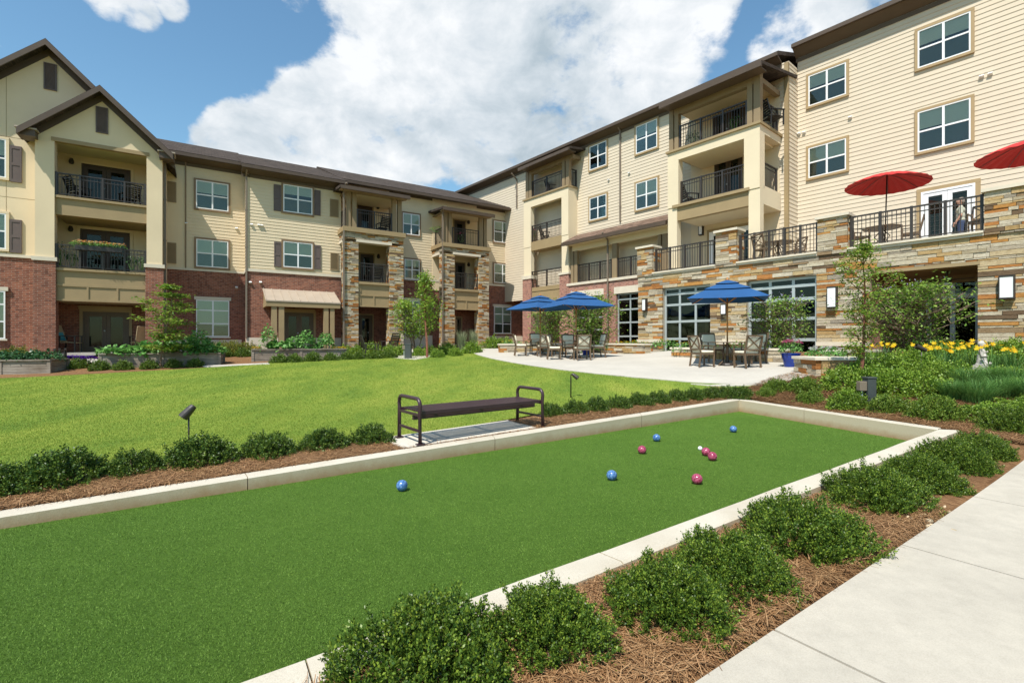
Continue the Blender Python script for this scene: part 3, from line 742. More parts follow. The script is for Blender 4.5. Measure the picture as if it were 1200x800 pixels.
def door(root, f, xl, xr, yt, zfloor, ref='l', leaves=2, o=0, mat='door', trimmat='stucco', glass='glass_dark', trimw=.12, name='door'):
    s0, s1 = f.S(xl), f.S(xr); z1 = f.Z(xl if ref == 'l' else xr, yt); z0 = zfloor
    m = MB(); e = .07
    m.fb(f, s0, s1, z1-e, z1, o, o+.07); m.fb(f, s0, s0+e, z0, z1-e, o, o+.068); m.fb(f, s1-e, s1, z0, z1-e, o, o+.068)
    W_ = (s1-s0-2*e)/leaves; st = min(.16, W_*.2)
    for i in range(leaves):
        a = s0+e+W_*i+.004; b = a+W_-.008
        m.fb(f, a, b, z1-e-st, z1-e-.003, o, o+.05); m.fb(f, a, b, z0, z0+.28, o, o+.05)
        m.fb(f, a, a+st, z0+.28, z1-e-st, o, o+.048); m.fb(f, b-st, b, z0+.28, z1-e-st, o, o+.048)
    d = m.build(name, mat, root)
    t = MB(); t.fb(f, s0-trimw, s1+trimw, z1, z1+trimw, o, o+.05); t.fb(f, s0-trimw, s0, z0, z1, o, o+.048); t.fb(f, s1, s1+trimw, z0, z1, o, o+.048)
    t.build('door_trim', trimmat, d)
    for i in range(leaves):
        a = s0+e+W_*i+.004; b = a+W_-.008
        MB().fb(f, a+st+.001, b-st-.001, z0+.281, z1-e-st-.001, o+.018, o+.024).build('pane', glass, d)
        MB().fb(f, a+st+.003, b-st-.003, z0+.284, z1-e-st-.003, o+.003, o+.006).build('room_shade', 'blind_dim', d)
    c = (s0+s1)/2 if leaves == 2 else s1-.2
    m = MB(); m.lathe([(.0,0),(.035,.0),(.04,.02),(.028,.045),(.0,.05)], T=Matrix.Translation(f.W(c-.06, z0+1.0, o+.05)) @ Vector((f.n.x, f.n.y, 0)).to_track_quat('Z','Y').to_matrix().to_4x4(), n=10)
    m.build('handle', 'metal_grey', d, smooth=True)
    return d
def lantern(root, f, s, z, w=.2, h=.6, o=0, name='wall_lantern'):
    m = MB(); m.fb(f, s-w/2, s+w/2, z, z+.04, o, o+.14); m.fb(f, s-w/2, s+w/2, z+h-.04, z+h, o, o+.14)
    m.fb(f, s-w/2, s-w/2+.02, z+.04, z+h-.04, o, o+.138); m.fb(f, s+w/2-.02, s+w/2, z+.04, z+h-.04, o, o+.138); m.fb(f, s-w/2-.015, s+w/2+.015, z-.01, z+h+.01, o-.02, o+.001)
    l = m.build(name, 'metal_dark', root)
    MB().fb(f, s-w/2+.02, s+w/2-.02, z+.041, z+h-.041, o+.002, o+.128).build('lamp_glass', 'glow', l); return l
def small_lamp(root, f, px, py, o=0, name='porch_lamp'):
    s, z = f.hit(px, py); m = MB()
    m.lathe([(.0,.16),(.05,.15),(.09,.05),(.10,-.02),(.07,-.1),(.0,-.12)], c=f.W(s, z, o+.1), n=12); m.fb(f, s-.04, s+.04, z-.02, z+.06, o, o+.06)
    return m.build(name, 'metal_dark', root, smooth=False)
def dryer_vents(root, f, pts, o=0):
    for px, py in pts:
        s, z = f.hit(px, py); m = MB()
        T = [f.W(s-.06,z-.0,o+.11), f.W(s+.06,z-.0,o+.11), f.W(s+.06,z-.05,o), f.W(s-.06,z-.05,o), f.W(s-.06,z+.03,o+.10), f.W(s+.06,z+.03,o+.10), f.W(s+.06,z+.07,o), f.W(s-.06,z+.07,o)]
        m.box8(T); m.build('vent_hood', 'white', root)
# ------------------------------------------------------------------ left building
LF = Fa((0, 34.9), (.844, .536))           # main wall, set back
W1 = LF; W0 = LF.off(1.4); GW = LF.off(1.4); GP = LF.off(2.2); T1 = LF.off(2.6); T2 = LF.off(1.75)
LB = empty('apartment_building', LF.W(-22, .9, 1.5), 'three-storey tan apartment building with two gables, red brick ground floor and stone balcony towers', 'building')
ZG = .35
def wall(mat, f, s0, s1, z0, z1, o0=-.25, o1=0, name='wall', root=None):
    return MB().fb(f, s0, s1, z0, z1, o0, o1).build(name, mat, root or LB)
sL = GW.S(-190); 
s190 = GP.S(190); s_g_end = s190
zb_g = GW.Z(0, 297)           # stone belt on the gable block
zb1 = W1.Z(245, 316); zb0 = W0.Z(290, 314.5); zbr = W1.Z(590, 333.5)
zc1 = W1.Z(217, 190.5); zc0 = W0.Z(300, 205.5); zcr = W1.Z(500, 231.5); 
sc1a, sc1b = W1.S(190)-.3, W1.S(283)
s0a, s0b = W0.S(289), W0.S(399.5); s1r0, s1r1 = W1.S(398), W1.S(616)
print('z', zb_g, zb1, zb0, zbr, 'ceil', zc1, zc0, zcr)
# --- gable block
pA = GW.hit(57, 58); pR = GW.hit(100, 98); pLft = GW.hit(0, 87)
mR = (pA[1]-pR[1])/(pR[0]-pA[0]); mL = (pA[1]-pLft[1])/(pA[0]-pLft[0]); mg = (mR+mL)/2; print('gable pitch', mR, mL)
pG = GP.hit(118, 111); q1 = GP.hit(54, 146); q2 = GP.hit(176, 163); m1 = (pG[1]-q1[1])/(pG[0]-q1[0]); m2 = (pG[1]-q2[1])/(q2[0]-pG[0]); print('porch pitch', m1, m2)
half = pA[0]-sL; zE = pA[1]-mg*half*.0
sGR = GP.S(190); sGL = 2*pA[0]-sGR+0.0
gEave = pA[1]-mg*(sGR-pA[0])
sPc = GW.S(43); zTop = GP.Z(63, 164.5)+.3
m = MB(); m.prism(GW, [(sGL, zb_g), (sPc, zb_g), (sPc, zTop), (sGR-.05, zTop), (sGR-.05, gEave), pA, (sGL, gEave)], -.3, 0); m.build('wall', 'stucco', LB)
wall('brick', GW, sGL, sPc, ZG, zb_g-.12, -.3, -.01, 'brick_wall')
m = MB(); m.fb(GW, sGL, sPc, zb_g-.12, zb_g, -.3, .05); m.build('belt_course', 'limestone', LB)
# shallow score lines in the stucco
m = MB(); 
for px in (7,):
    s_ = GW.S(px); m.fb(GW, s_-.008, s_+.008, zb_g, GW.Z(px, 90), 0, .004)
for (px, py) in ((20, 162), (20, 232)):
    z_ = GW.Z(px, py); m.fb(GW, sGL, GW.S(41), z_-.008, z_+.008, 0, .0045)
m.build('score_line', 'tan', LB)
def gable_roof(F, apex, zoff, pitch, sl, sr, over, depth, th=.2, front=.55, name='roof'):
    """two slopes running back from the face F, overhanging in front and at the eaves"""
    ax, az = apex; m = MB(); so_ = MB()
    for sgn, se in ((-1, sl), (1, sr)):
        e = se+sgn*over; ze = az-pitch*abs(e-ax)
        a0, a1, b0, b1 = (ax, az+.02), (e, ze+.02), (ax, az+th), (e, ze+th)
        T = [F.W(a0[0],a0[1],front), F.W(a1[0],a1[1],front), F.W(a1[0],a1[1],-depth), F.W(a0[0],a0[1],-depth), F.W(b0[0],b0[1],front), F.W(b1[0],b1[1],front), F.W(b1[0],b1[1],-depth), F.W(b0[0],b0[1],-depth)]
        m.box8(T)
        # barge board and its lighter drip edge
        so_.box8([F.W(a0[0],a0[1]-.10,front+.03), F.W(a1[0],a1[1]-.10,front+.03), F.W(a1[0],a1[1]-.10,front-.03), F.W(a0[0],a0[1]-.10,front-.03), F.W(b0[0],b0[1]-.03,front+.03), F.W(b1[0],b1[1]-.03,front+.03), F.W(b1[0],b1[1]-.03,front-.03), F.W(b0[0],b0[1]-.03,front-.03)])
        so_.box8([F.W(a0[0],a0[1]-.3,.03), F.W(a1[0]-sgn*over,a1[1]+pitch*over-.3,.03), F.W(a1[0]-sgn*over,a1[1]+pitch*over-.3,.0), F.W(a0[0],a0[1]-.3,.0), F.W(a0[0],a0[1],.03), F.W(a1[0]-sgn*over,a1[1]+pitch*over,.03), F.W(a1[0]-sgn*over,a1[1]+pitch*over,0), F.W(a0[0],a0[1],0)])
    r_ = m.build(name, 'shingle', LB); so_.build('barge_board', 'brown', r_); return r_
gable_roof(GW, pA, 0, mg, sGL, sGR, .45, 9, name='roof')
window(LB, GW, -45, 11, 162, 212, 'r', trim='stucco'); shutter(LB, GW, 12, 25.5, 170.5, 213)
window(LB, GW, -45, 11, 248.5, 295, 'r', trim='stucco'); shutter(LB, GW, 12, 25.5, 257, 296)
window(LB, GW, -45, 6.5, 341, 397, 'r', casing=False, rows=3, sill=True)
grille(LB, GW, 51, 66.5, 73, 104, 'gable_vent', 'shutter')
# --- porch gable with two balconies
cl = (GP.S(40.5), GP.S(63.5)); cr_ = (GP.S(171.5), GP.S(190)); zbp = GP.Z(40, 300); zbeam = GP.Z(63, 164.5); zeavep = min(q1[1], q2[1]); mp_ = (m1+m2)/2
span = (cl[0], cr_[1]); ax = (span[0]+span[1])/2; apx = (ax, pG[1]); ze_ = pG[1]-mp_*(span[1]-ax)
print('porch', zbeam, ze_, pG)
m = MB(); m.prism(GP, [(span[0], zbeam), (span[1], zbeam), (span[1], ze_), apx, (span[0], ze_)], -.35, 0)
for a, b in (cl, cr_): m.fb(GP, a, b, zbp, zbeam-.002, -.45, -.001)
m.build('porch_wall', 'stucco', LB)
m = MB()
for a, b in (cl, cr_): MB().fb(GP, a-.04, b+.04, ZG, zbp-.16, -.50, .03).build('brick_column', 'brick', LB)
m = MB()
for a, b in (cl, cr_): MB().fb(GP, a-.09, b+.09, zbp-.16, zbp, -.55, .08).build('column_cap', 'limestone', LB)
MB().fb(GP, cl[1]-.1, cr_[0]+.1, zbeam-.02, zbeam+.14, -.2, .03).build('porch_beam', 'tan', LB)
gable_roof(GP, apx, 0, mp_, span[0], span[1], .42, 6, name='porch_roof')
grille(LB, GP, 112, 126.5, 124.5, 155, 'gable_vent', 'shutter')
for sgn, se in ((-1, span[0]), (1, span[1])):      # boxed eave returns
    MB().fb(GP, se-.1 if sgn > 0 else se-.45, se+.45 if sgn > 0 else se+.1, ze_-.42, ze_-.16, -.3, .42).build('eave_return', 'brown', LB)
    MB().fb(GP, se-.15 if sgn > 0 else se-.5, se+.5 if sgn > 0 else se+.15, ze_-.16, ze_-.10, -.3, .47).build('eave_return', 'roofmetal', LB)
GB_ = GP.off(-2.15); bs0, bs1 = cl[0]+.05, cr_[1]-.05
z3 = GP.Z(63, 227.5); z2 = GP.Z(63, 313); z3b = GP.Z(63, 250); z2b = GP.Z(67, 352)
MB().fb(GB_, bs0, bs1, z2, zbeam+.25, -.2, 0).build('balcony_back_wall', 'stucco', LB)
MB().fb(GB_, bs0, bs1, ZG, z2, -.2, -.004).build('patio_back_wall', 'brick', LB)
for s_ in (bs0-.03, bs1+.03): MB().fb(GP, s_-.08, s_+.08, ZG, zbeam+.25, -2.2, -.47).build('balcony_side_wall', 'stucco' , LB)
MB().fb(GP, bs0, bs1, zbeam+.14, zbeam+.2, -2.2, -.2).build('balcony_ceiling', 'stucco', LB)
for (zt, zb, pan) in ((z3, z3b, 0), (z2, z2b, 1)):
    m = MB(); m.fb(GP, cl[1]+.002, cr_[0]-.002, zb, zt-.1, -2.15, -.12); m.fb(GP, cl[1]+.002, cr_[0]-.002, zt-.1, zt, -2.15, -.03)
    if pan:
        zm = (zb+zt)/2-.02; m.fb(GP, cl[1]+.003, cr_[0]-.003, zm-.05, zm+.05, -.12, -.085); m.fb(GP, cl[1]+.003, cr_[0]-.003, zb, zb+.09, -.12, -.085)
        for i in range(4):
            x = cl[1]+.003+(cr_[0]-cl[1]-.07)*i/3; m.fb(GP, x, x+.065, zb+.09, zm-.05, -.12, -.088)
    m.build('balcony_floor', 'tan', LB)
railing(LB, GP, cl[1]+.01, cr_[0]-.01, z3, GP.Z(63, 200.5)-z3, -.1, 4)
railing(LB, GP, cl[1]+.01, cr_[0]-.01, z2, GP.Z(63, 285)-z2, -.1, 4)
door(LB, GB_, 95.5, 153, 191.5, z3+.02); door(LB, GB_, 94, 152, 268, z2+.02); door(LB, GB_, 97, 151, 365, 1.0, trimmat='tan', mat='door_tan')
small_lamp(LB, GB_, 84, 190); small_lamp(LB, GB_, 83, 269); MB().fb(GB_, GB_.S(92), GB_.S(155), GB_.Z(92, 362), GB_.Z(92, 358), 0, .1).build('lintel', 'tan', LB)
MB().fb(GP, cl[1]-.3, cr_[0]+.3, .9, 1.02, -2.15, -.1).build('patio_slab', 'patio', LB)
downspout(LB, GP, 192.5, 172, 398, -.42, .3)
# --- wall between gable block and bay
m = MB(); s205 = W1.S(216.5)
MB().fb(W1, sc1a, s205, zb1, zc1+.4, -.25, 0).build('wall', 'stucco', LB)
siding(m, W1, s205+.06, sc1b+.2, zb1, zc1+.4); m.build('wall', 'siding', LB)
MB().fb(W1, s205, s205+.06, zb1, zc1+.2, -.1, .05).build('corner_trim', 'wintrim', LB)
wall('brick', W1, sc1a, sc1b+.2, ZG, zb1-.1, name='brick_wall'); MB().fb(W1, sc1a, sc1b+.1, zb1-.1, zb1, -.2, .05).build('belt_course', 'limestone', LB)
MB().fb(W1, sc1a, sc1b, ZG, W1.Z(245, 398), -.2, .04).build('base_course', 'limestone', LB)
grille(LB, W1, 193.5, 206.5, 212, 236); grille(LB, W1, 192, 206.5, 283.5, 308)
window(LB, W1, 227, 269.7, 208.5, 245.5); window(LB, W1, 227.3, 269.5, 277.5, 314); window(LB, W1, 229.5, 268.5, 351, 394.5, casing=False, rows=3, sill=True)
dryer_vents(LB, W1, [(281-4, 268), (226-8, 262), (277, 337)])
# --- front bay
m = MB(); siding(m, W0, s0a+.1, s0b, zb0, zc0+.3); lw = W0.left(s0a, 1.4); siding(m, lw, 0, 1.4, zb0, zc0+.3, 0); m.build('wall', 'siding', LB)
MB().fb(W0, s0a, s0a+.1, zb0, zc0+.3, -.05, .035).build('corner_trim', 'siding', LB)
m = MB(); m.fb(W0, s0a, s0b, ZG, zb0-.14, -.25, 0); m.fb(lw, 0, 1.15, ZG, zb0-.14, -.2, 0); m.build('brick_wall', 'brick', LB)
m = MB(); m.fb(W0, s0a-.05, s0b, zb0-.14, zb0, -.2, .06); m.fb(lw, 0, 1.2, zb0-.139, zb0-.001, -.1, .05); m.build('belt_course', 'limestone', LB)
MB().fb(W0, s0a-.03, s0b, ZG, W0.Z(300, 395.5), -.2, .04).build('base_course', 'limestone', LB)
window(LB, W0, 329.5, 367.7, 213.5, 249.5); window(LB, W0, 329.5, 367.8, 280.3, 314.5)
for (a, b, c, d) in ((320.5,329,216,246.7),(368.2,375.3,222.5,252),(321,329,283,312.5),(368.3,375.5,287,315.3)): shutter(LB, W0, a, b, c, d)
grille(LB, W0, 386.3, 396.3, 233, 253.5); grille(LB, W0, 386.8, 396.5, 296, 316)
dryer_vents(LB, W0, [(294.5,263.5),(303,264),(306.5,264.5),(293,331),(305,331)])
downspout(LB, W0, 288.3, 199, 396, .03, .55)
m = MB(); s_end = W1.S(619); siding(m, W1, s0b-.6, s_end, zbr, zcr+.1); m.build('wall', 'siding', LB)
wall('brick', W1, s0b-.6, s_end, ZG, zbr-.14, name='brick_wall'); MB().fb(W1, s0b-.6, s_end, zbr-.14, zbr, -.2, .06).build('belt_course', 'limestone', LB)
MB().fb(W1, s0b-.6, s_end, ZG, W1.Z(590, 393.5), -.2, .04).build('base_course', 'limestone', LB)
for a in ((470,492.7,247.5,275.5),(472,492.7,301.5,329),(577,599.3,257,284.5),(577.3,599.2,307,332.5)): window(LB, W1, *a)
window(LB, W1, 474, 492, 352, 393, casing=False, rows=3, sill=True); window(LB, W1, 578.5, 598.5, 359, 390.5, casing=False, rows=3, sill=True)
dryer_vents(LB, W1, [(598.5,299),(602,299.3),(605.5,299.6),(602,346.5),(605.5,346.8)])
# --- eaves and main roof
def eave_roof(F, sa, sb, zc, ztip, over, depth, pitch, root, gut='brown', name='roof', th=.16, mat='shingle'):
    m = MB(); m.box8([F.W(sa,ztip+.06,over), F.W(sb,ztip+.06,over), F.W(sb,ztip+.06+pitch*(depth+over),-depth), F.W(sa,ztip+.06+pitch*(depth+over),-depth),
                      F.W(sa,ztip+.06+th,over+.02), F.W(sb,ztip+.06+th,over+.02), F.W(sb,ztip+.06+th+pitch*(depth+over),-depth), F.W(sa,ztip+.06+th+pitch*(depth+over),-depth)])
    # the far slope
    zr = ztip+.06+th+pitch*(depth+over)
    m.box8([F.W(sa,zr-th,-depth), F.W(sb,zr-th,-depth), F.W(sb,zr-th-pitch*depth,-depth*2), F.W(sa,zr-th-pitch*depth,-depth*2), F.W(sa,zr,-depth), F.W(sb,zr,-depth), F.W(sb,zr-pitch*depth,-depth*2), F.W(sa,zr-pitch*depth,-depth*2)])
    r_ = m.build(name, mat, root)
    g = MB(); g.prism(F.right(sa, 0) if False else F, [(sa, ztip), (sb, ztip), (sb, ztip+.15), (sa, ztip+.15)], over+.021, over+.13)
    g.build('gutter', gut, r_)
    s_ = MB(); s_.box8([F.W(sa+.01,zc,0.0), F.W(sb-.01,zc,0.0), F.W(sb-.01,ztip-.01,over+.02), F.W(sa+.01,ztip-.01,over+.02), F.W(sa+.01,zc+.05,0.0), F.W(sb-.01,zc+.05,0.0), F.W(sb-.01,ztip+.05,over+.02), F.W(sa+.01,ztip+.05,over+.02)])
    s_.fb(F, sa+.01, sb-.01, zc-.16, zc, 0, .035)
    s_.build('soffit', 'soffit', r_); return r_
E1 = W1.off(.6); z1t = E1.Z(212, 182.5); E0 = W0.off(.6); z0t = E0.Z(330, 203.5); zrt = E1.Z(560, 240.5)
print('eaves', z1t, z0t, zrt)
eave_roof(W1, W1.S(193)-1.0, W1.S(287), zc1, z1t, .6, 6.4, .40, LB)
eave_roof(W0, W0.S(282.5), W0.S(404), zc0, z0t, .6, 7.8, .385, LB)
eave_roof(W1, W1.S(396), W1.S(613.5), zcr, zrt, .6, 6.4, .40, LB)
# --- entrance canopy
zc_ = W0.Z(308, 338); F1 = W0.off(1.5); zf = F1.Z(315, 351.5); sA, sB = F1.S(311), F1.S(399)
m = MB(); m.box8([W0.W(sA,zc_-.06,.01), W0.W(sB,zc_-.06,.01), F1.W(sB,zf-.06,.06), F1.W(sA,zf-.06,.06), W0.W(sA,zc_,.01), W0.W(sB,zc_,.01), F1.W(sB,zf,.06), F1.W(sA,zf,.06)])
for i in range(10):
    x = sA+.02+(sB-sA-.06)*i/9; m.box8([W0.W(x,zc_,.02), W0.W(x+.025,zc_,.02), F1.W(x+.025,zf,.05), F1.W(x,zf,.05), W0.W(x,zc_+.035,.02), W0.W(x+.025,zc_+.035,.02), F1.W(x+.025,zf+.035,.05), F1.W(x,zf+.035,.05)])
can = m.build('entrance_canopy', 'roofmetal', LB)
m = MB(); m.fb(F1, sA+.02, sB-.02, zf-.30, zf-.062, -.12, .03); m.fb(F1, sA+.02, sA+.14, zf-.30, zf-.062, -1.5, -.12); m.fb(F1, sB-.14, sB-.02, zf-.30, zf-.062, -1.5, -.12)
m.prism(F1.right(sA+.08), [(0, zf-.1), (1.49, zf-.1), (1.49, zc_-.08)], -.04, .04); m.prism(F1.right(sB-.08), [(0, zf-.1), (1.49, zf-.1), (1.49, zc_-.08)], -.04, .04)
m.build('canopy_beam', 'tan', can)
m = MB()
for a, b in ((318,324.5),(326.5,333),(379.5,385),(387,392)): MB().fb(F1, F1.S(a), F1.S(b), .7, zf-.302, -.2, -.02).build('canopy_post', 'tan', can)
door(LB, W0, 333, 367, 366, .95, trimmat='tan', mat='door_tan'); MB().fb(W0, W0.S(331), W0.S(369), W0.Z(331,365), W0.Z(331,361.5), .01, .08).build('lintel', 'tan', LB)
# --- balcony towers
def tower(F, D, cl, cr_, yl, seed, side_open=True, posts=(), roofpx=None, doorpx=None):
    """F front plane, D its distance from the wall; yl heights read at the left column"""
    back = F.off(-D)
    c0, c1, c2, c3 = F.S(cl[0]), F.S(cl[1]), F.S(cr_[0]), F.S(cr_[1]); x = cl[0]
    zl, zlb, zh = F.Z(x, yl[0]), F.Z(x, yl[1]), F.Z(cl[1], yl[2]); zs2, zp = F.Z(cl[1], yl[3]), F.Z(cl[1], yl[4])
    cd = .62
    for i, (a, b) in enumerate(((c0, c1), (c2, c3))):
        stonework(LB, 'stone_column', F, a, b, .5, zh-.001, 0, seed=seed+i*7, wmin=.14, wmax=.42, hmin=.055, hmax=.13)
        stonework(LB, 'stone_column_side', F.left(a, cd), 0, cd-.1, .5, zh-.001, 0, seed=seed+20+i, wmin=.14, wmax=.4)
        MB().fb(F, a+.03, b-.001, .5, zh, -cd, -.06).build('column_core', 'mortar', LB)
        stonework(LB, 'stone_column_side', F.right(b), .1, cd, .5, zh-.001, 0, seed=seed+30+i, wmin=.14, wmax=.4)
    stonework(LB, 'stone_header', F, c0, c3, zh+.14, zlb-.001, 0, seed=seed+50, hmin=.05, hmax=.11)
    lf = F.left(c0, D); stonework(LB, 'stone_header', lf, 0, D-.1, zh+.14, zlb-.001, 0, seed=seed+51, hmin=.05, hmax=.11)
    MB().fb(F, c0+.05, c3-.02, zh+.14, zlb-.001, -.5, -.06).build('header_core', 'mortar', LB)
    m = MB(); m.fb(F, c1-.12, c2+.12, zh, zh+.139, -.5, .03); m.fb(lf, 0, D-cd+.05, zh, zh+.139, -.3, .02); m.build('lintel', 'limestone', LB)
    m = MB(); m.fb(F, c0-.10, c3+.10, zlb, zl, -D, .12); m.build('balcony_floor', 'tan', LB)
    m = MB(); m.fb(F, c1, c2, zs2-.14, zs2, -D, .0); m.fb(F, c1, c2, zp, zs2-.14, -.2, -.10)
    zm = zp+(zs2-zp)*.46
    for (u0, u1, v0, v1) in ((c1, c2, zm-.03, zm+.03), (c1, c2, zp, zp+.07)): m.fb(F, u0, u1, v0, v1, -.1, -.06)
    mid = (c1+c2)/2; m.fb(F, mid-.035, mid+.035, zp+.07, zm-.03, -.1, -.064); m.fb(F, c1, c1+.16, zp+.07, zs2-.14, -.1, -.07)
    m.build('balcony_floor', 'tan', LB)
    MB().fb(F, c0+.3, c3-.02, zlb-.05, zlb-.002, -D, -.5).build('balcony_ceiling', 'stucco', LB)
    MB().fb(back, c0, c3, zs2, zl+3.2, -.2, .04).build('balcony_back_wall', 'stucco', LB)
    MB().fb(back, c0, c3, ZG, zp, -.2, .045).build('patio_back_wall', 'brick', LB)
    MB().fb(F, c3-.12, c3-.02, ZG, zlb, -D, -cd).build('balcony_side_wall', 'brick', LB)
    MB().fb(F, c0-.4, c3+.2, .92, 1.04, -D, -.1).build('patio_slab', 'patio', LB)
    pz = F.Z(posts[0][0], posts[0][2]) if posts else zl+2.6
    m = MB()
    for a, b, _ in posts: MB().fb(F, F.S(a), F.S(b), zl, pz, -.2, -.03).build('balcony_post', 'post', LB)
    MB().fb(F, c3-.18, c3-.06, zl, pz, -D+.5, -D+.62).build('balcony_post', 'post', LB)
    railing(LB, F, F.S(posts[1][1]), F.S(posts[2][0]), zl, 1.05, -.1, 2)
    railing(LB, F.left(c0+.12, D-.25), .0, D-.35, zl, 1.05, 0, 1)
    railing(LB, F, c1, c2, zs2, 1.05, -.15, 2)
    if roofpx:
        (xa, ya), (xb, yb), up = roofpx; O = F.off(.55); ra, rb = O.S(xa), O.S(xb); zt = O.Z(xa, ya); pitch = .12; dp = D+.3
        m = MB(); m.box8([F.W(ra,zt,.55), F.W(rb,zt,.55), F.W(rb,zt+pitch*dp,-dp), F.W(ra,zt+pitch*dp,-dp), F.W(ra,zt+.13,.57), F.W(rb,zt+.13,.57), F.W(rb,zt+.13+pitch*dp,-dp), F.W(ra,zt+.13+pitch*dp,-dp)])
        r_ = m.build('balcony_roof', 'shingle', LB)
        g = MB(); g.fb(F, ra, rb, zt-.10, zt+.08, .571, .68); g.build('gutter', 'brown', r_)
        b_ = MB(); b_.fb(F, c0-.05, c3+.05, pz, zt-.004, -.24, -.01); b_.fb(F, c0+.0, c0+.2, pz, zt-.004, -D, -.24); b_.fb(F, ra+.05, rb-.05, zt-.05, zt-.003, -.01, .54); b_.build('roof_beam', 'post', r_)
        MB().fb(F, c0+.2, c3-.02, pz+.05, pz+.1, -D, -.24).build('balcony_ceiling', 'siding', LB)
    for (a, b, yt, zf_) in doorpx:
        door(LB, back.off(.045), a, b, yt, {'3': zl, '2': zs2, '1': 1.04}[zf_], leaves=1, trimw=.08, trimmat='tan', mat='door_tan' if zf_ == '1' else 'door')
    return dict(zl=zl, zs2=zs2, c=(c0,c1,c2,c3), back=back)
t1 = tower(T1, 2.6, (403.7,420), (456.5,472.8), (265,270.5,283.5,329.5,359), 11, posts=((406,411,224),(413,418,224),(460,464.5,230),(466.5,471,230)), roofpx=((399,218.5),(480,229),0), doorpx=((419,436,240.5,'3'),(422,437,297.5,'2'),(420,436,369,'1')))
t2 = tower(T2, 1.75, (519.5,532.7), (561.3,573), (284,288.5,298,338,362.5), 23, posts=((520.3,524.5,246.5),(526,529.8,246.5),(562,565.8,252),(567.5,570.8,252)), roofpx=((519,244),(579,252),0), doorpx=((532,544.5,258,'3'),(533.5,544,308,'2'),(533,540,372,'1')))
downspout(LB, T1, 402.2, 218, 404, .05, .6); downspout(LB, T2, 518, 244, 404, .05, .5)
for bx, (fa, px, py) in enumerate(((t1['back'], 442, 243.5), (t1['back'], 442.5, 301), (t2['back'], 548, 261), (t2['back'], 548, 310.5))): small_lamp(LB, fa, px, py, .05)
# closing body behind the fronts
MB().fb(W1, sc1a-12, s_end, 0, 9.6, -11, -.6).build('building_core', 'siding', LB)

# ------------------------------------------------------------------ right building
WR = Fa((15.2, 17.2), (.638, -.77)); WM = WR.off(1.0); BP = WM.off(.8); B2 = WM.off(2.05); SF = Fa((11.3, 16.1), (.638, -.77))
RB = empty('apartment_building', SF.W(-4, .9, .0), 'four-storey cream apartment building on a stone base with a roof terrace and stucco balcony towers', 'building')
def part(name, mat, f, s0, s1, z0, z1, o0, o1): return MB().fb(f, s0, s1, z0, z1, o0, o1).build(name, mat, RB)
zt_ = 4.62    # terrace level
zRc = WR.Z(1000, 38.5); zMc = WM.Z(735, 149.8); print('R ceil', zRc, zMc, WR.Z(933, 70.5), WM.Z(690,170), WM.Z(781,129.5))
zRc = WR.Z(950, 63); zMc = WM.Z(735, 150)
sR0, sR1 = WR.S(935), WR.S(1203)+9
m = MB(); siding(m, WR, sR0, sR1, zt_-.3, zRc+.3, step=.17)
rt = WM.right(WM.S(923.5)); siding(m, rt, 0.07, 1.0, zt_-.3, zMc+.05, step=.17); m.build('wall', 'siding_r', RB)
part('corner_trim', 'tan', WM, WM.S(919.5), WM.S(923.5)+.02, zt_, zMc-.02, -.1, .04)
m = MB(); siding(m, WM, WM.S(535), WM.S(919.5), zt_-.3, zMc+.02, step=.17); m.build('wall', 'siding_r', RB)
tw_ = dict(trim='wintrim_r', blind=('blind_r', 'screen_r'))
window(RB, WR, 1072.5, 1142.5, 36, 85.5, **tw_); window(RB, WR, 1072.5, 1142.5, 130.5, 183, **tw_)
window(RB, WR, 945.5, 995.5, 88.5, 129, **tw_); window(RB, WR, 945.5, 995.5, 172.5, 212.5, **tw_)
for a in ((690.5,713,171.5,202.5),(690.5,713,231.5,261),(744.5,772.8,148,183.7),(744.5,773,214,249)): window(RB, WM, *a, **tw_)
for ds in (4.6, 9.2):
    for (x0, x1, y0, y1) in ((1072.5,1142.5,36,85.5),(1072.5,1142.5,130.5,183)):
        Fw = Fa(WR.p+WR.d*ds, WR.d); Fq = WR; sA_, sB_ = WR.S(x0), WR.S(x1); z1_, z0_ = WR.Z(x0, y0), WR.Z(x0, y1)
        class _W:   # the same window size farther along the wall
            pass
        w_ = _W(); w_.S = lambda px, a=sA_, b=sB_, d=ds, x=x0: (a if px == x else b)+d; w_.Z = lambda px, py, a=z1_, b=z0_, y=y0: a if py == y else b; w_.W = WR.W; w_.p = WR.p; w_.d = WR.d; w_.n = WR.n
        window(RB, w_, x0, x1, y0, y1, **tw_)
dryer_vents(RB, WR, [(1151,90),(1161,87),(997,138),(937,157),(943,155.5)]); dryer_vents(RB, WM, [(714,211),(738,203)])
downspout(RB, WM, 727.6, 146, 260, .03, .5); downspout(RB, WM, 606.3, 205, 244, .03, .5)
d_ = door(RB, WR, 1080, 1143.5, 226, zt_, mat='white', trimmat='wintrim_r', trimw=.13)
# roofs
def shed_eave(F, sa, sb, zc, over, tip, name='roof'): return eave_roof(F, sa, sb, zc, tip, over, 6, .33, RB, name=name)
OR = WR.off(.4); OM = WM.off(.4)
zRt = OR.Z(1000, 27); zMt = OM.Z(735, 141.5); print('R tips', zRt, zMt)
eave_roof(WR, WR.S(933), sR1, zRc, zRt, .4, 6, .33, RB)
eave_roof(WM, WM.S(535)-1, WM.S(917), zMc, zMt, .4, 6, .33, RB)
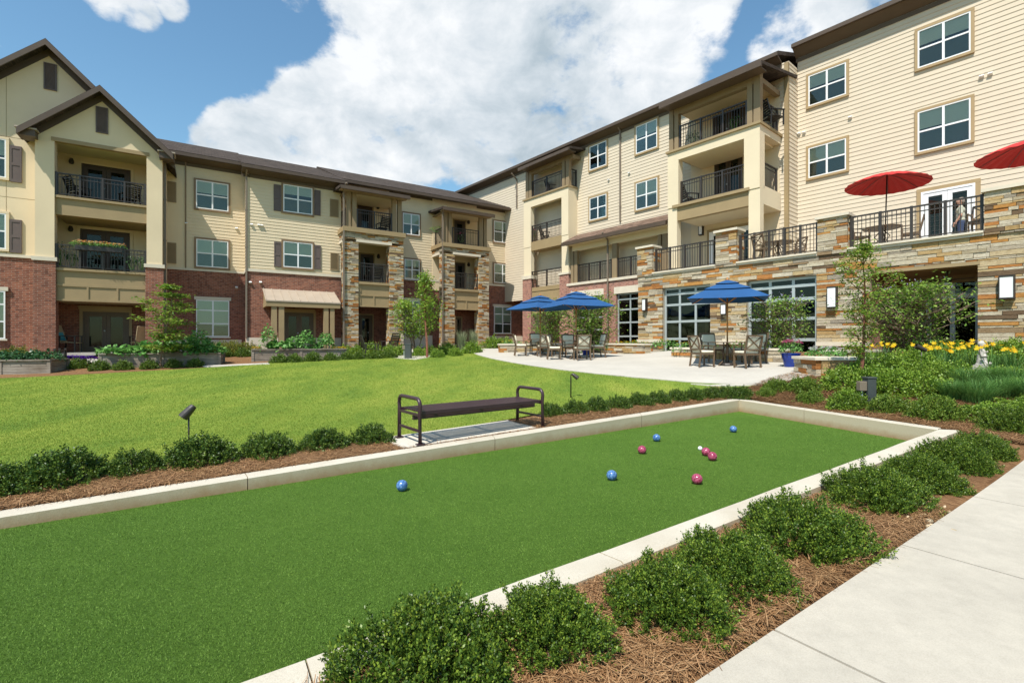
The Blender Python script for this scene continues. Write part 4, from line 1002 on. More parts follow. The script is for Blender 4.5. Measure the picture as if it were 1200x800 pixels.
# --- balcony tower 2 (near)
a782, a793, a795, a872, a877, a890 = [B2.S(q) for q in (782.5, 793, 795, 872, 877, 890.5)]
zled = B2.Z(783, 191); zop3 = B2.Z(795, 188+0); 
zled = B2.Z(860, 152); zop3 = B2.Z(871.6, 162.5); zfl3 = B2.Z(871.6, 223); zb3 = B2.Z(877, 240.5)
print('B2', zled, B2.Z(783,190), zop3, B2.Z(795,188), zfl3, B2.Z(795,241.5), zb3)
m = MB(); D2 = 2.05
m.fb(B2, a782, a890, zop3, zled-.1, -.35, 0); m.fb(B2, a782, a795, zfl3-.02, zop3, -.35, -.001); m.fb(B2, a872, a890, zfl3-.02, zop3, -.35, -.001)
m.fb(B2, a782, a793, zt_-.2, zfl3-.02, -.35, -.03); m.fb(B2, a877, a890, zt_-.2, zfl3-.02, -.35, -.03)
rr = B2.right(a890); 
m.fb(rr, .35, D2-.05, zop3+.1, zled-.1, -.3, -.001); m.fb(rr, .35, .45, zfl3-.02, zop3+.1, -.3, -.002)
m.fb(rr, .35, D2-.05, zfl3-.62, zfl3+.12, -.3, -.002)
m.build('balcony_frame', 'stucco_r', RB)
MB().fb(B2, a782-.06, a890+.06, zled-.1, zled, -D2, .08).build('balcony_floor', 'tan', RB)
MB().fb(B2, a793-.2, a877+.05, zfl3-.05, zfl3+.07, -D2, .05).fb(B2, a793+.002, a877-.002, zb3, zfl3-.051, -.3, -.06).build('balcony_floor', 'tan', RB)
MB().fb(B2, a795, a890-.3, zop3+.02, zop3+.1, -D2, -.35).build('balcony_ceiling', 'stucco_r', RB); MB().fb(B2, a793, a890-.3, zb3+.02, zb3+.1, -D2, -.3).build('balcony_ceiling', 'stucco_r', RB)
MB().fb(WM, a782+.0, WM.S(914), zt_-.2, zled+1.95, -.2, .045).build('balcony_back_wall', 'siding', RB)
zpost = B2.Z(785, 127); zpost = B2.Z(886, 86)
m = MB()
for x0, x1 in ((783.5,788.3),(789.8,794.3),(875,881.2),(882.6,890.5)): MB().fb(B2, B2.S(x0), B2.S(x1), zled, zpost+.1, -.28, -.04).build('balcony_post', 'post', RB)
railing(RB, B2, B2.S(794.5), B2.S(875), zled, 1.05, -.12, 3); railing(RB, rr, .3, D2-.1, zled, 1.05, -.12, 1)
railing(RB, B2, a795, a872, zfl3+.07, 1.05, -.2, 3); railing(RB, rr, .45, D2-.1, zfl3+.12, 1.05, -.15, 1)
door(RB, WM.off(.045), 838, 871, 185, zfl3+.07, mat='door', trimmat='siding'); door(RB, WM.off(.045), 836, 874, 118, zled, mat='door', trimmat='siding')
door(RB, WM.off(.045), 832, 884, 272.5, zt_, mat='white', trimmat='tan', leaves=3)
lantern(RB, WM.off(.045), WM.S(823), WM.Z(823, 276), .2, .6)
def tower_roof(F, xa, ya, xb, D, over=.55):
    O = F.off(over); ra, rb = O.S(xa), O.S(xb); zt = O.Z(xb, ya); dp = D+.8; pi = .22
    m = MB(); m.box8([F.W(ra,zt,over), F.W(rb,zt,over), F.W(rb,zt+pi*dp,-dp), F.W(ra,zt+pi*dp,-dp), F.W(ra,zt+.12,over+.02), F.W(rb,zt+.12,over+.02), F.W(rb,zt+.12+pi*dp,-dp), F.W(ra,zt+.12+pi*dp,-dp)])
    r_ = m.build('balcony_roof', 'shingle', RB)
    MB().fb(F, ra, rb, zt-.12, zt+.06, over+.021, over+.13).build('gutter', 'brown', r_)
    m = MB(); m.fb(F, ra+.1, rb-.1, zt-.06, zt-.003, -.05, over+.02); m.build('soffit', 'soffit', r_)
    m = MB(); m.fb(F, ra+.3, rb-.35, zt-.32, zt-.061, -.3, -.05); m.fb(F.right(rb-.37), .05, D, zt-.26, zt-.06, -.2, 0); m.build('roof_beam', 'post', r_)
    MB().fb(F, ra+.3, rb-.4, zt-.10, zt-.062, -D, -.3).build('balcony_ceiling', 'siding', RB)
    return zt
zr2 = tower_roof(B2, 774, 74.5, 893.5, D2); print('tower roof', zr2, zpost)
# --- balcony tower 1 (far)
b613, b622, b657, b666 = [BP.S(q) for q in (613.7, 622, 658, 666)]
zl1 = BP.Z(663, 217.5); zo1 = BP.Z(657, 231.5); zf1 = BP.Z(657, 275.5); zb1_ = BP.Z(657, 286.5); zf0 = BP.Z(655, 333); D1 = .8; zcp = BP.Z(660, 319.5)
print('B1', zl1, BP.Z(614,236.5), zo1, zf1, zf0)
m = MB(); m.fb(BP, b613, b666, zo1, zl1-.1, -.3, 0); m.fb(BP, b613, b622, zf1-.3, zo1, -.3, -.001); m.fb(BP, b657, b666, zf1-.05, zo1, -.3, -.001)
m.fb(BP, b613, b622, zcp, zf1-.3, -.3, -.02); m.fb(BP, b657, b666, zcp, zf1-.05, -.3, -.02); r1 = BP.right(b666); m.fb(r1, .3, .82, zf1-.4, zl1-.1, -.3, -.002)
m.build('balcony_frame', 'stucco_r', RB)
MB().fb(BP, b613-.05, b666+.05, zl1-.1, zl1, -D1, .07).build('balcony_floor', 'tan', RB); MB().fb(BP, b622+.002, b657-.002, zb1_, zf1, -D1, -.03).build('balcony_floor', 'tan', RB)
m = MB(); m.fb(BP, b622, b657, BP.Z(655,352), zf0, -D1, -.06); m.fb(BP, b622, b657, BP.Z(655,366), BP.Z(655,352)-.001, -.2, -.07)
m.fb(BP, b622, b657, BP.Z(655,338), BP.Z(655,336.5), -.06, -.03); m.build('balcony_floor', 'tan', RB)
MB().fb(BP, b613-.06, b622+.05, .4, BP.Z(616,327.5), -.4, .04).build('brick_column', 'brick_r', RB); MB().fb(BP, b657-.13, b666+.05, .4, zcp-.12, -.4, .04).build('brick_column', 'brick_r', RB)
MB().fb(BP, b613-.12, b622+.12, BP.Z(616,327.5), BP.Z(616,323.5), -.45, .09).build('column_cap', 'limestone', RB); MB().fb(BP, b657-.19, b666+.11, zcp-.12, zcp, -.45, .09).build('column_cap', 'limestone', RB)
MB().fb(BP, b613, b622+.001, BP.Z(616,323.5), zcp+.01, -.3, -.022).build('balcony_frame', 'stucco_r', RB)
B1B = WM.off(-1.0)
MB().fb(B1B, b613, b666, zf0, zl1+2.3, -.2, 0).build('balcony_back_wall', 'siding', RB)
MB().fb(BP, b622, b657, .8, BP.Z(655, 366), -1.9, -1.7).build('patio_back_wall', 'brick', RB)
m = MB()
for x0, x1 in ((615.5,618.8),(619.5,622.3),(658.2,661.3),(662.5,666.3)): MB().fb(BP, BP.S(x0), BP.S(x1), zl1, BP.off(.55).Z(668, 173.5)-.06, -.25, -.03).build('balcony_post', 'post', RB)
for zz in (zl1, zf1, zf0): railing(RB, BP, b622, b657, zz, 1.05, -.1, 2)
railing(RB, r1, .25, .8, zl1, 1.05, -.08, 1)
door(RB, B1B.off(.0), 652, 657.5, 250, zf1, leaves=1, trimmat='siding'); door(RB, B1B, 650, 657, 302, zf0, leaves=1, trimmat='white', mat='white')
window(RB, B1B, 624, 631, 210, 240, trim='white'); window(RB, B1B, 625, 630.5, 258, 282, trim='wintrim_r')
zr1 = tower_roof(BP, 608.5, 173.5, 668, D1+.2)
# --- brick base and covered gallery between the towers
b667 = BP.S(664); b748 = BP.S(752); zbelt = BP.Z(700, 328.2); print('belt', BP.Z(666,332), BP.Z(748,322))
G1a, G1b = BP.S(672), BP.S(706); G2a, G2b = BP.S(722), BP.S(752)
zl_1, zl_2 = BP.Z(706, 345.5), BP.Z(730, 343.5)
def holes_wall(mat, F, s0, s1, z0, z1, holes, name):
    m = MB(); xs = sorted(set([s0, s1]+[h[0] for h in holes]+[h[1] for h in holes])); xs = [x for x in xs if s0 <= x <= s1]
    for a, b in zip(xs[:-1], xs[1:]):
        hs = [h for h in holes if h[0] < (a+b)/2 < h[1]]
        if not hs: m.fb(F, a, b, z0, z1, -.3, 0)
        else:
            h = hs[0]
            if h[2] > z0: m.fb(F, a, b, z0, h[2], -.3, 0)
            if h[3] < z1: m.fb(F, a, b, h[3], z1, -.3, 0)
    return m.build(name, mat, RB)
holes_wall('brick_r', BP, b667, b748, .4, zbelt-.14, [(G1a, G1b, 1.05, zl_1), (G2a, G2b, 1.05, zl_2)], 'brick_wall')
m = MB(); m.fb(BP, b667+.06, b748, zbelt-.14, zbelt, -.35, .07); m.build('belt_course', 'limestone', RB)
m = MB(); m.fb(BP, G1a-.2, G1b+.1, zl_1, zl_1+.36, -.25, .03); m.build('lintel', 'limestone', RB); MB().fb(BP, G2a-.12, G2b+.1, zl_2, zl_2+.36, -.25, .03).build('lintel', 'limestone', RB)
MB().fb(BP, b667, b748, .5, 1.15, -.2, .03).build('base_course', 'limestone', RB)
def glazing(F, s0, s1, z0, z1, cols, zrows, o=-.2, root=None, name='glazed_door', mat='metal_grey', bar=.075):
    m = MB(); w = s1-s0
    m.fb(F, s0, s1, z1-bar, z1, o-.05, o+.05); m.fb(F, s0, s0+bar, z0, z1-bar, o-.05, o+.048); m.fb(F, s1-bar, s1, z0, z1-bar, o-.05, o+.048)
    for i in range(1, cols): x = s0+w*i/cols; m.fb(F, x-bar/2, x+bar/2, z0, z1-bar, o-.04, o+.046)
    for z in zrows: m.fb(F, s0+bar, s1-bar, z-bar*.55, z+bar*.55, o-.03, o+.055)
    g = m.build(name, mat, root or RB)
    MB().fb(F, s0+.01, s1-.01, z0, z1-.01, o-.006, o+.006).build('pane', 'glass_dark', g)
    return g
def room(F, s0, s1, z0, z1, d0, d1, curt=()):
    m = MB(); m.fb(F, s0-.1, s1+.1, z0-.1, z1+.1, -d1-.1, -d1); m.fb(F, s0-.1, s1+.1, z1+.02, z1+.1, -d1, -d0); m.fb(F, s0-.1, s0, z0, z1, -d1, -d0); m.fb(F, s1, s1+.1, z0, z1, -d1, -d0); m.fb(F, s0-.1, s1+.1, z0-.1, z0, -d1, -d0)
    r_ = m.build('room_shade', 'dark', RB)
    for a, b in curt:
        m = MB(); k = a
        while k < b: m.fb(F, k, k+.05, z0, z1-.1, -d0-.25-.04*((int(k*20)) % 2), -d0-.2); k += .06
        m.build('curtain', 'fabric_tan', RB)
glazing(BP, G1a, G1b, 1.05, zl_1, 2, [zl_1-.5, zl_1-1.2, zl_1-1.9]); room(BP, G1a, G1b, 1.05, zl_1, .3, 3)
glazing(BP, G2a, G2b, 1.05, zl_2, 2, [BP.Z(722,351), BP.Z(722,363), BP.Z(722,378), BP.Z(722,394)]); room(BP, G2a, G2b, 1.05, zl_2, .3, 3)
# gallery: posts, railing, roof
m = MB(); gb = zbelt
for a, b in ((668.2,671.2),(672.3,675.6),(716.5,722),(770,773.8),(775.5,781)): MB().fb(BP, BP.S(a), BP.S(b), gb, BP.Z(720, 272), -.25, -.05).build('gallery_post', 'post', RB)
zgr = BP.Z(720, 271.5); zgt = WM.Z(735, 262.0)
O = BP.off(.45); ga, gb_ = O.S(659.5), O.S(782); zg = O.Z(720, 273)
m = MB(); m.box8([BP.W(ga,zg,.45), BP.W(gb_,zg,.45), BP.W(gb_,zgt-.12,-.8), BP.W(ga,zgt-.12,-.8), BP.W(ga,zg+.1,.47), BP.W(gb_,zg+.1,.47), BP.W(gb_,zgt,-.79), BP.W(ga,zgt,-.79)])
gr = m.build('gallery_roof', 'tile', RB)
MB().fb(BP, ga, gb_, zg-.14, zg+.05, .471, .59).build('gutter', 'brown', gr)
m = MB(); m.fb(BP, ga+.3, gb_-.1, zg-.42, zg-.1, -.25, -.04); m.fb(BP, ga+.1, gb_-.1, zg-.1, zg-.003, -.3, .46); m.build('gallery_beam', 'stucco_r', gr)
MB().fb(BP, b667, gb_-.1, zg-.2, zg-.12, -2.0, -.25).build('gallery_ceiling', 'stucco_r', RB)
MB().fb(BP, b667, BP.S(783), gb, zg-.1, -2.2, -2.0).build('gallery_back_wall', 'siding', RB)
GBk = BP.off(-2.0)
railing(RB, BP, BP.S(676), BP.S(716), gb, 1.05, -.12, 3); railing(RB, BP, BP.S(722.5), BP.S(770), gb, 1.05, -.12, 3)
g_ = glazing(GBk, GBk.S(738), GBk.S(768), gb+.1, GBk.Z(740, 281), 2, [GBk.Z(740, 297), GBk.Z(740, 312)], .05, name='gallery_door')
window(RB, GBk, 680, 689, 313, 330, trim='wintrim_r', blinds=False)
part('gallery_floor', 'stucco_r', BP, b667, BP.S(783), gb-.2, gb-.01, -2.2, -.3)
downspout(RB, BP, 713.5, 274, 404, .06, .5)
# --- stone base with the roof terrace
def sSF(px): return SF.S(px)
P1 = (sSF(748), sSF(765)); P2 = (sSF(840), sSF(863.3)); P3 = (sSF(959.3), sSF(993)); P4a = sSF(1155); Send = sSF(1203)+7
zcap = SF.Z(920, 297.4); print('cap', SF.Z(770,316), SF.Z(993,291), SF.Z(1154,270.5)); zcap = SF.Z(993, 290.7)
zP1, zP2, zP3, zP4 = SF.Z(748,290), SF.Z(840,271), SF.Z(959,255), SF.Z(1155,222)
g1h = (sSF(776.5), sSF(832.5), 1.05, SF.Z(800, 335.5)); g2h = (sSF(875), sSF(957), 1.05, SF.Z(915, 325.7)); g3h = (sSF(1020), sSF(1146), .9, SF.Z(1146, 306))
zB = .55; H3 = [g1h, g2h, g3h]
def adj(s_, o_): return s_
par = [(P1[0], P1[1]), (P2[0], P2[1]), (P3[0], P3[1]), (P4a, Send)]; pz = [zP1, zP2, zP3, zP4]
seg = [(P1[0], P4a)]
stonework(RB, 'stone_wall', SF, P1[0], Send, zB, zcap-.14, 0, holes=H3, seed=5, hmin=.055, hmax=.15, wmin=.2, wmax=.75)
cc = MB(); xs = [P1[0]]+[q for h in H3 for q in (h[0], h[1])]+[Send]
for i in range(0, len(xs), 2): cc.fb(SF, xs[i], xs[i+1]-.0, zB, zcap-.14, -.45, -.07)
for h in H3: cc.fb(SF, h[0], h[1], h[3]+.005, zcap-.141, -.45, -.07)
cc.build('wall_core', 'mortar', RB)
for i, ((a, b), z) in enumerate(zip(par, pz)):
    stonework(RB, 'stone_pier', SF, a-.02, b+.02, zcap-.14, z-.09, .05, seed=40+i, hmin=.055, hmax=.15, wmin=.16, wmax=.5, depth=.14)
    stonework(RB, 'stone_pier_side', SF.right(b+.02, .05), .1, .62, zcap-.0, z-.09, 0, seed=60+i, wmin=.2, wmax=.5)
    MB().fb(SF, a, b, zcap-.14, z-.09, -.55, -.02).build('pier_core', 'mortar', RB)
    MB().fb(SF, a-.08, b+.08, z-.09, z, -.62, .13).build('pier_cap', 'limestone', RB)
lims = [(P1[1]+.03, P2[0]-.03), (P2[1]+.03, P3[0]-.03), (P3[1]+.03, P4a-.03)]
for a, b in lims: MB().fb(SF, a, b, zcap-.06, zcap, -.6, .12).fb(SF, a, b, zcap-.14, zcap-.061, -.5, .07).build('parapet_cap', 'limestone', RB)
railing(RB, SF, P1[1]+.05, P2[0]-.05, zcap, 1.06, -.15, 4); railing(RB, SF, P2[1]+.05, P3[0]-.05, zcap, 1.06, -.15, 5); railing(RB, SF, P3[1]+.05, P4a-.05, zcap, 1.06, -.15, 4)
part('terrace_floor', 'patio', SF, P1[0], Send, zt_-.3, zt_-.01, -4.2, -.45)
# base ledges
m = MB(); 
for a, b, py, px in ((P1[0], g1h[0]-.02, 397.5, 760), (g1h[1]+.02, g2h[0]-.02, 399, 850), (g2h[1]+.02, g3h[0]-.02, 400.5, 975), (g3h[1]+.02, Send, 404, 1180)):
    z = SF.Z(px, py); MB().fb(SF, a, b, z-.14, z, -.05, .12).build('base_course', 'limestone', RB)
def rows_at(px, ys): return [SF.Z(px, y) for y in ys]
glazing(SF, g1h[0], g1h[1], 1.05, g1h[3], 3, rows_at(780, (345, 357.5, 377, 397)), -.22, bar=.09); room(SF, g1h[0], g1h[1], 1.05, g1h[3], .3, 4, ((g1h[0]+.1, g1h[0]+.45), (g1h[1]-.5, g1h[1]-.1)))
glazing(SF, g2h[0], g2h[1], 1.05, g2h[3], 3, rows_at(876, (339, 353.5, 375, 398)), -.22, bar=.10); room(SF, g2h[0], g2h[1], 1.05, g2h[3], .3, 4)
# entrance recess
m = MB(); m.fb(SF, g3h[0]-.05, g3h[1]+.05, g3h[3]-.10, g3h[3]-.002, -2.6, .03); m.build('entrance_ceiling', 'tan', RB)
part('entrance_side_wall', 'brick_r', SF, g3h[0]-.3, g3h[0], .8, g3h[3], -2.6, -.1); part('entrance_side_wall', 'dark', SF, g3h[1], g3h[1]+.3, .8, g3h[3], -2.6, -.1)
part('entrance_floor', 'patio', SF, g3h[0], g3h[1], .9, 1.02, -2.6, -.05)
BK = SF.off(-2.5); k1, k2, k3, k4 = BK.S(1018), BK.S(1040), BK.S(1086), BK.S(1150)
part('entrance_back_wall', 'brick', BK, k2+.0, k3, 1.02, g3h[3]-.1, -.2, 0)
gd = glazing(BK, k3, k4, 1.02, g3h[3]-.1, 2, [BK.Z(1086, 349)], 0, name='entrance_door', mat='metal_grey', bar=.13); room(BK, k3, k4, 1.02, g3h[3], .12, 2)
MB().fb(BK, k3-.6, k4, g3h[3]-.35, g3h[3]-.1, .06, .12).build('fascia', 'tan', gd)
gd = glazing(BK, k1, k2, 1.02, g3h[3]-.1, 2, [BK.Z(1020, 345)], 0, name='entrance_window', bar=.1); room(BK, k1, k2, 1.02, g3h[3], .12, 2)
# ceiling fan in the recess
fz = g3h[3]-.1; fc = SF.W(SF.S(1102), 0, -1.0); m = MB(); m.lathe([(.0,0),(.03,0),(.03,-.22),(.11,-.24),(.12,-.32),(.05,-.36),(0,-.36)], c=(fc.x, fc.y, fz), n=14)
fan = m.build('ceiling_fan', 'metal_dark', RB)
m = MB()
for k in range(5):
    T = Matrix.Translation((fc.x, fc.y, fz-.27)) @ Matrix.Rotation(k*2*math.pi/5+.3, 4, 'Z') @ Matrix.Rotation(.2, 4, 'X'); m.box(.1, .62, -.07, .07, -.006, .006, T)
m.build('fan_blade', 'door', fan)
MB().lathe([(.0,-.361),(.07,-.362),(.09,-.40),(.05,-.44),(0,-.45)], c=(fc.x, fc.y, fz), n=14).build('fan_light', 'glow', fan, smooth=True)
for px, y0, y1, w in ((757,364.5,350,.2),(976.5,361,336,.28),(1180.5,350.5,323,.30),(850,369,356,.22)):
    s_ = SF.S(px); z0, z1 = SF.Z(px, y0), SF.Z(px, y1); lantern(RB, SF, s_, z0, w, z1-z0, .045)
MB().fb(WR, WM.S(530), sR1, .3, 13, -9, -.6).build('building_core', 'siding_r', RB)
MB().fb(SF, P1[0], Send, .3, zt_-.4, -8, -4.1).build('building_core', 'dark', RB)
# ------------------------------------------------------------------ bocce balls
def ball(px, py, mat, name, label, r=.057, group=None):
    k = (400-(py+r*567/5.0))/FPX; Z = EYE/-k; x = (px-600)/FPX*Z
    m = MB(); n = 20; prof = [(r*math.sin(math.pi*i/14), -r*math.cos(math.pi*i/14)) for i in range(15)]
    prof[0] = (.0002, -r); prof[-1] = (.0002, r)
    m.lathe(prof, n=24); o = m.build(name, mat, None, smooth=True); o.location = (x, Z, r-.004); o.rotation_euler = (random.random()*3, random.random()*3, 0)
    return tag(o, label, 'ball', group)
gB = 'bocce balls lying on the court'
random.seed(4)
for px, py, lab in ((471,568.5,'blue marbled bocce ball alone near the left part of the court'),(717,556,'blue marbled bocce ball nearest the middle of the court'),(769.5,510.5,'blue marbled bocce ball just behind the lone red ball'),(859.5,500,'blue marbled bocce ball farthest away near the court corner')):
    ball(px, py, 'ball_blue', 'bocce_ball', lab, group=gB)
for px, py, lab in ((752.5,525,'red marbled bocce ball in front of a blue ball near the far kerb'),(817,560.5,'red marbled bocce ball nearest the camera, alone on the turf'),(827.5,527.5,'red marbled bocce ball touching between the small white ball and another red one'),(835,533,'right-hand red ball of the touching pair beside the small white ball')):
    ball(px, py, 'ball_red', 'bocce_ball', lab, group=gB)
ball(820.6, 524, 'ball_white', 'jack_ball', 'small white target ball lying beside two red balls', r=.03)

# ------------------------------------------------------------------ bench
def make_bench():
    o0 = Vector((-1.207, 6.28)); zb = g1(-.4, 7.2)+.03
    T = Matrix.Translation((o0.x, o0.y, zb)) @ Matrix.Rotation(math.atan2(.608, .794), 4, 'Z')
    b = empty('park_bench', (o0.x, o0.y, zb), 'dark burgundy backless metal bench with looped arms standing beside the bocce court', 'bench')
    L_, D, H = 2.10, .58, .425
    for i in range(9):
        y0 = .03+i*(D-.06)/9; MB().box(.03, L_-.03, y0, y0+(D-.06)/9-.016, H-.022, H, T).build('slat', 'bench', b)
    m = MB(); m.box(.02, L_-.02, -.005, .028, H-.045, H-.002, T); m.box(.02, L_-.02, D-.028, D+.005, H-.045, H-.002, T)
    for x in (.3, L_/2, L_-.3): m.box(x-.02, x+.02, .03, D-.03, H-.05, H-.023, T)
    m.build('seat_frame', 'bench', b)
    MB().box(.0, L_, .16, .20, H-.13, H-.075, T).build('stretcher', 'bench', b); 
    for x in (0, L_):
        r_ = .026; pts = []
        A = .585; 
        def arc(cy, cz, a0, a1): return [(x, cy+.09*math.cos(a), cz+.09*math.sin(a)) for a in [a0+(a1-a0)*i/5 for i in range(6)]]
        pts = [(x, -.03, 0), (x, -.02, H)]+arc(.06, A-.09, math.pi, math.pi/2)+arc(D-.06, A-.09, math.pi/2, 0)+[(x, D+.02, H), (x, D+.03, 0)]
        MB().tube([T @ Vector(p) for p in pts], r_, 10).build('arm', 'bench', b, smooth=True)
        m = MB()
        for z, ya, yb in ((H-.05, -.02, D+.02), (.17, -.026, D+.026)): m.bar(T @ Vector((x, ya, z)), T @ Vector((x, yb, z)), .03, .03)
        for y in (-.03, D+.03): m.box(x-.05, x+.05, y-.04, y+.04, 0, .012, T)
        m.build('leg_brace', 'bench', b)
make_bench()

# ------------------------------------------------------------------ garden lights, utility boxes
def spot(base, h, aim, label, neck=None, r=.048, ln=.19):
    """small black bullet light on a stake; aim is the direction the lens looks"""
    b = empty('garden_spotlight', base, label, 'spotlight', 'garden spotlights on stakes'); base = Vector(base); aim = Vector(aim).normalized()
    top = base+Vector((0, 0, h)); hc = top+(Vector(neck) if neck else Vector((0,0,0)))
    pts = [base-Vector((0,0,.1)), top-Vector((0,0,.05))]
    if neck: pts += [top-Vector((0,0,.0)), top+Vector(neck)*.3+Vector((0,0,.03)), hc]
    MB().tube(pts, .011 if not neck else .014, 8).build('stake', 'metal_dark', b, smooth=True)
    q = aim.to_track_quat('Z', 'Y').to_matrix().to_4x4(); T = Matrix.Translation(hc) @ q
    m = MB(); m.lathe([(.001,-ln*.45),(r*.7,-ln*.42),(r*.85,-ln*.2),(r,ln*.2),(r*1.06,ln*.5),(r*.92,ln*.5),(r*.88,ln*.36),(.001,ln*.36)], T=T, n=18); m.build('lamp_head', 'metal_dark', b, smooth=False)
    m = MB(); m.lathe([(.001,ln*.37),(r*.86,ln*.37),(r*.86,ln*.38),(.001,ln*.38)], T=T, n=18); m.build('lens', 'glass', b)
p = gnd(221, 520); spot(p, 0.44, (-.55,-.35,-.75), 'black spotlight on a stake behind the shrubs at the left of the lawn edge', r=.06, ln=.21)
p = gnd(669, 466.5); spot(p, .50, (.62,-.2,-.5), 'black gooseneck spotlight standing in the shrubs right of the bench', neck=(.09,0,-.02), r=.045, ln=.16)
p = at(1080, 10.8); spot(p, .62, (-.8,.2,.45), 'black spotlight among the yellow daylilies aimed up to the left', r=.055, ln=.24)
p = at(1137, 12.6); spot(p, .62, (.7,-.1,-.35), 'black spotlight behind the small stone statue', neck=(.06,0,-.02), r=.05, ln=.16)
p = at(1083, 11.8); 
def utility(px, Z, h, w, label, outlet=True):
    p = at(px, Z); b = empty('utility_box', p, label, 'utility box'); x, y, z = p
    MB().box(x-w/2, x+w/2, y-w/2, y+w/2, z-.1, z+h).box(x-w/2-.01, x+w/2+.01, y-w/2-.01, y+w/2+.01, z+h, z+h+.03).build('cabinet', 'utility', b, bevel=.006)
    if outlet:
        MB().box(x-w/2-.13, x-w/2-.004, y-.06, y+.05, z+h-.22, z+h-.05).build('outlet_box', 'downspout', b, bevel=.01)
        MB().tube([(x-w/2-.06, y, z-.1), (x-w/2-.06, y, z+h-.22)], .02, 8).build('conduit', 'metal_grey', b)
utility(1019, 8.75, .50, .15, 'dark grey metal utility box with a socket, standing in the shrubs behind the court')
utility(478.5, 21.5, .62, .26, 'small grey green utility pedestal beside the path below the stone tower')

# ------------------------------------------------------------------ dining sets on the patio
def make_chair(label, group, dark=False):
    c = empty('dining_chair', (0,0,0), label, 'chair', group); B = 'bronze'
    for sx in (-1, 1):
        MB().bar((sx*.25,.22,0), (sx*.25,.23,.42), .042).build('leg', B, c)
        MB().bar((sx*.25,-.27,0), (sx*.25,-.21,.42), .042).build('leg', B, c)
        m = MB(); m.bar((sx*.27,.22,.42), (sx*.27,.22,.63), .03); m.bar((sx*.27,.25,.64), (sx*.27,-.25,.65), .05, .025); m.build('armrest', B, c)
    MB().box(-.27, .27, -.23, .25, .37, .42).build('seat_frame', B, c)
    MB().box(-.245, .245, -.2, .25, .42, .50).build('seat_cushion', 'cushion', c, bevel=.03, smooth=True)
    m = MB(); a = (-.25,-.21,.42); b = (.25,-.21,.42); d = (.25,-.33,.93); e = (-.25,-.33,.93)
    m.bar(a, e, .04); m.bar(b, d, .04); m.bar(e, d, .05); m.bar((-.25,-.24,.53), (.25,-.24,.53), .035)
    m.bar((-.24,-.245,.55), (.24,-.32,.91), .028); m.bar((.24,-.25,.55), (-.24,-.326,.91), .028)
    m.build('backrest', B, c)
    MB().box(-.215, .215, -.01, .065, 0, .38, Matrix.Translation((0,-.215,.52)) @ Matrix.Rotation(.22, 4, 'X')).build('back_cushion', 'cushion_g' if dark else 'cushion', c, bevel=.03, smooth=True)
    return c
def make_table(label, r=.55, h=.72):
    t = empty('patio_table', (0,0,0), label, 'table', 'patio tables'); 
    MB().lathe([(.001,h-.03),(r-.02,h-.03),(r,h-.02),(r,h),(.03,h+.001),(.001,h+.001)], n=32).build('table_top', 'bronze', t)
    m = MB(); m.tube([(0,0,.12),(0,0,h-.03)], .04, 10); m.build('pedestal', 'bronze', t)
    for k in range(4):
        a = k*math.pi/2+.4; ca, sa = math.cos(a), math.sin(a)
        MB().tube([(ca*.05,sa*.05,h-.1),(ca*.22,sa*.22,h-.3),(ca*.12,sa*.12,.3),(ca*.2,sa*.2,.12),(ca*.36,sa*.36,.0)], .018, 6).build('leg', 'bronze', t, smooth=True)
    return t
def make_blue_umbrella(label, S=2.2):
    u = empty('patio_umbrella', (0,0,0), label, 'umbrella', 'blue umbrellas over the patio tables'); e = 2.02; ap = .58; h = S/2
    MB().tube([(0,0,.02),(0,0,e+ap+.02)], .024, 10).build('pole', 'wood', u, smooth=True)
    MB().lathe([(.001,0),(.26,0),(.27,.02),(.25,.06),(.06,.09),(.04,.3),(.001,.3)], n=24).build('base', 'metal_dark', u)
    MB().lathe([(.001,0),(.04,0),(.05,.03),(.02,.05),(.03,.08),(.001,.11)], c=(0,0,e+ap+.02), n=12).build('finial', 'wood', u, smooth=True)
    def tier(t0, t1, lift, name, par, valance=0):
        m = MB(); n = 8; V = []; rows = 5
        for i in range(rows+1):
            t = t0+(t1-t0)*i/rows; rr = h*(1-t); z = e+ap*(t**.93)+lift*(1-(t-t0)/(t1-t0+1e-6)*.4)
            ring = []
            for c in range(4):
                a0 = math.pi/4+c*math.pi/2; a1 = a0+math.pi/2
                A = Vector((math.cos(a0), math.sin(a0)))*rr*math.sqrt(2); Bq = Vector((math.cos(a1), math.sin(a1)))*rr*math.sqrt(2)
                for k in range(n):
                    q = A.lerp(Bq, k/n); sag = -.05*math.sin(math.pi*k/n)*(rr/h)*1.0; ins = 1-.02*math.sin(math.pi*k/n)
                    ring.append(Vector((q.x*ins, q.y*ins, z+sag*(.35 if i else .35))))
            V.append(ring)
        if valance: V.insert(0, [v-Vector((0,0,valance))*1 for v in V[0]])
        b = len(m.v); N = 4*n
        for ring in V: m.v += ring
        for i in range(len(V)-1):
            for k in range(N): k2 = (k+1) % N; m.f.append((b+i*N+k, b+i*N+k2, b+(i+1)*N+k2, b+(i+1)*N+k))
        o = m.build(name, 'blue', par); s = o.modifiers.new('thick', 'SOLIDIFY'); s.thickness = .004; return o
    cn = tier(0, .50, 0, 'canopy', u, .0); tier(.42, .76, .045, 'canopy_tier', cn); tier(.70, .999, .075, 'canopy_tier', cn)
    for k in range(4):
        a = math.pi/4+k*math.pi/2; ca, sa = math.cos(a)*math.sqrt(2)*h, math.sin(a)*math.sqrt(2)*h
        rb = MB().bar((0,0,e+ap-.07), (ca*.985,sa*.985,e-.02), .022).build('rib', 'wood', u)
        MB().bar((0,0,e-.12), (ca*.42,sa*.42,e+ap*.42), .02).build('strut', 'wood', rb)
    return u
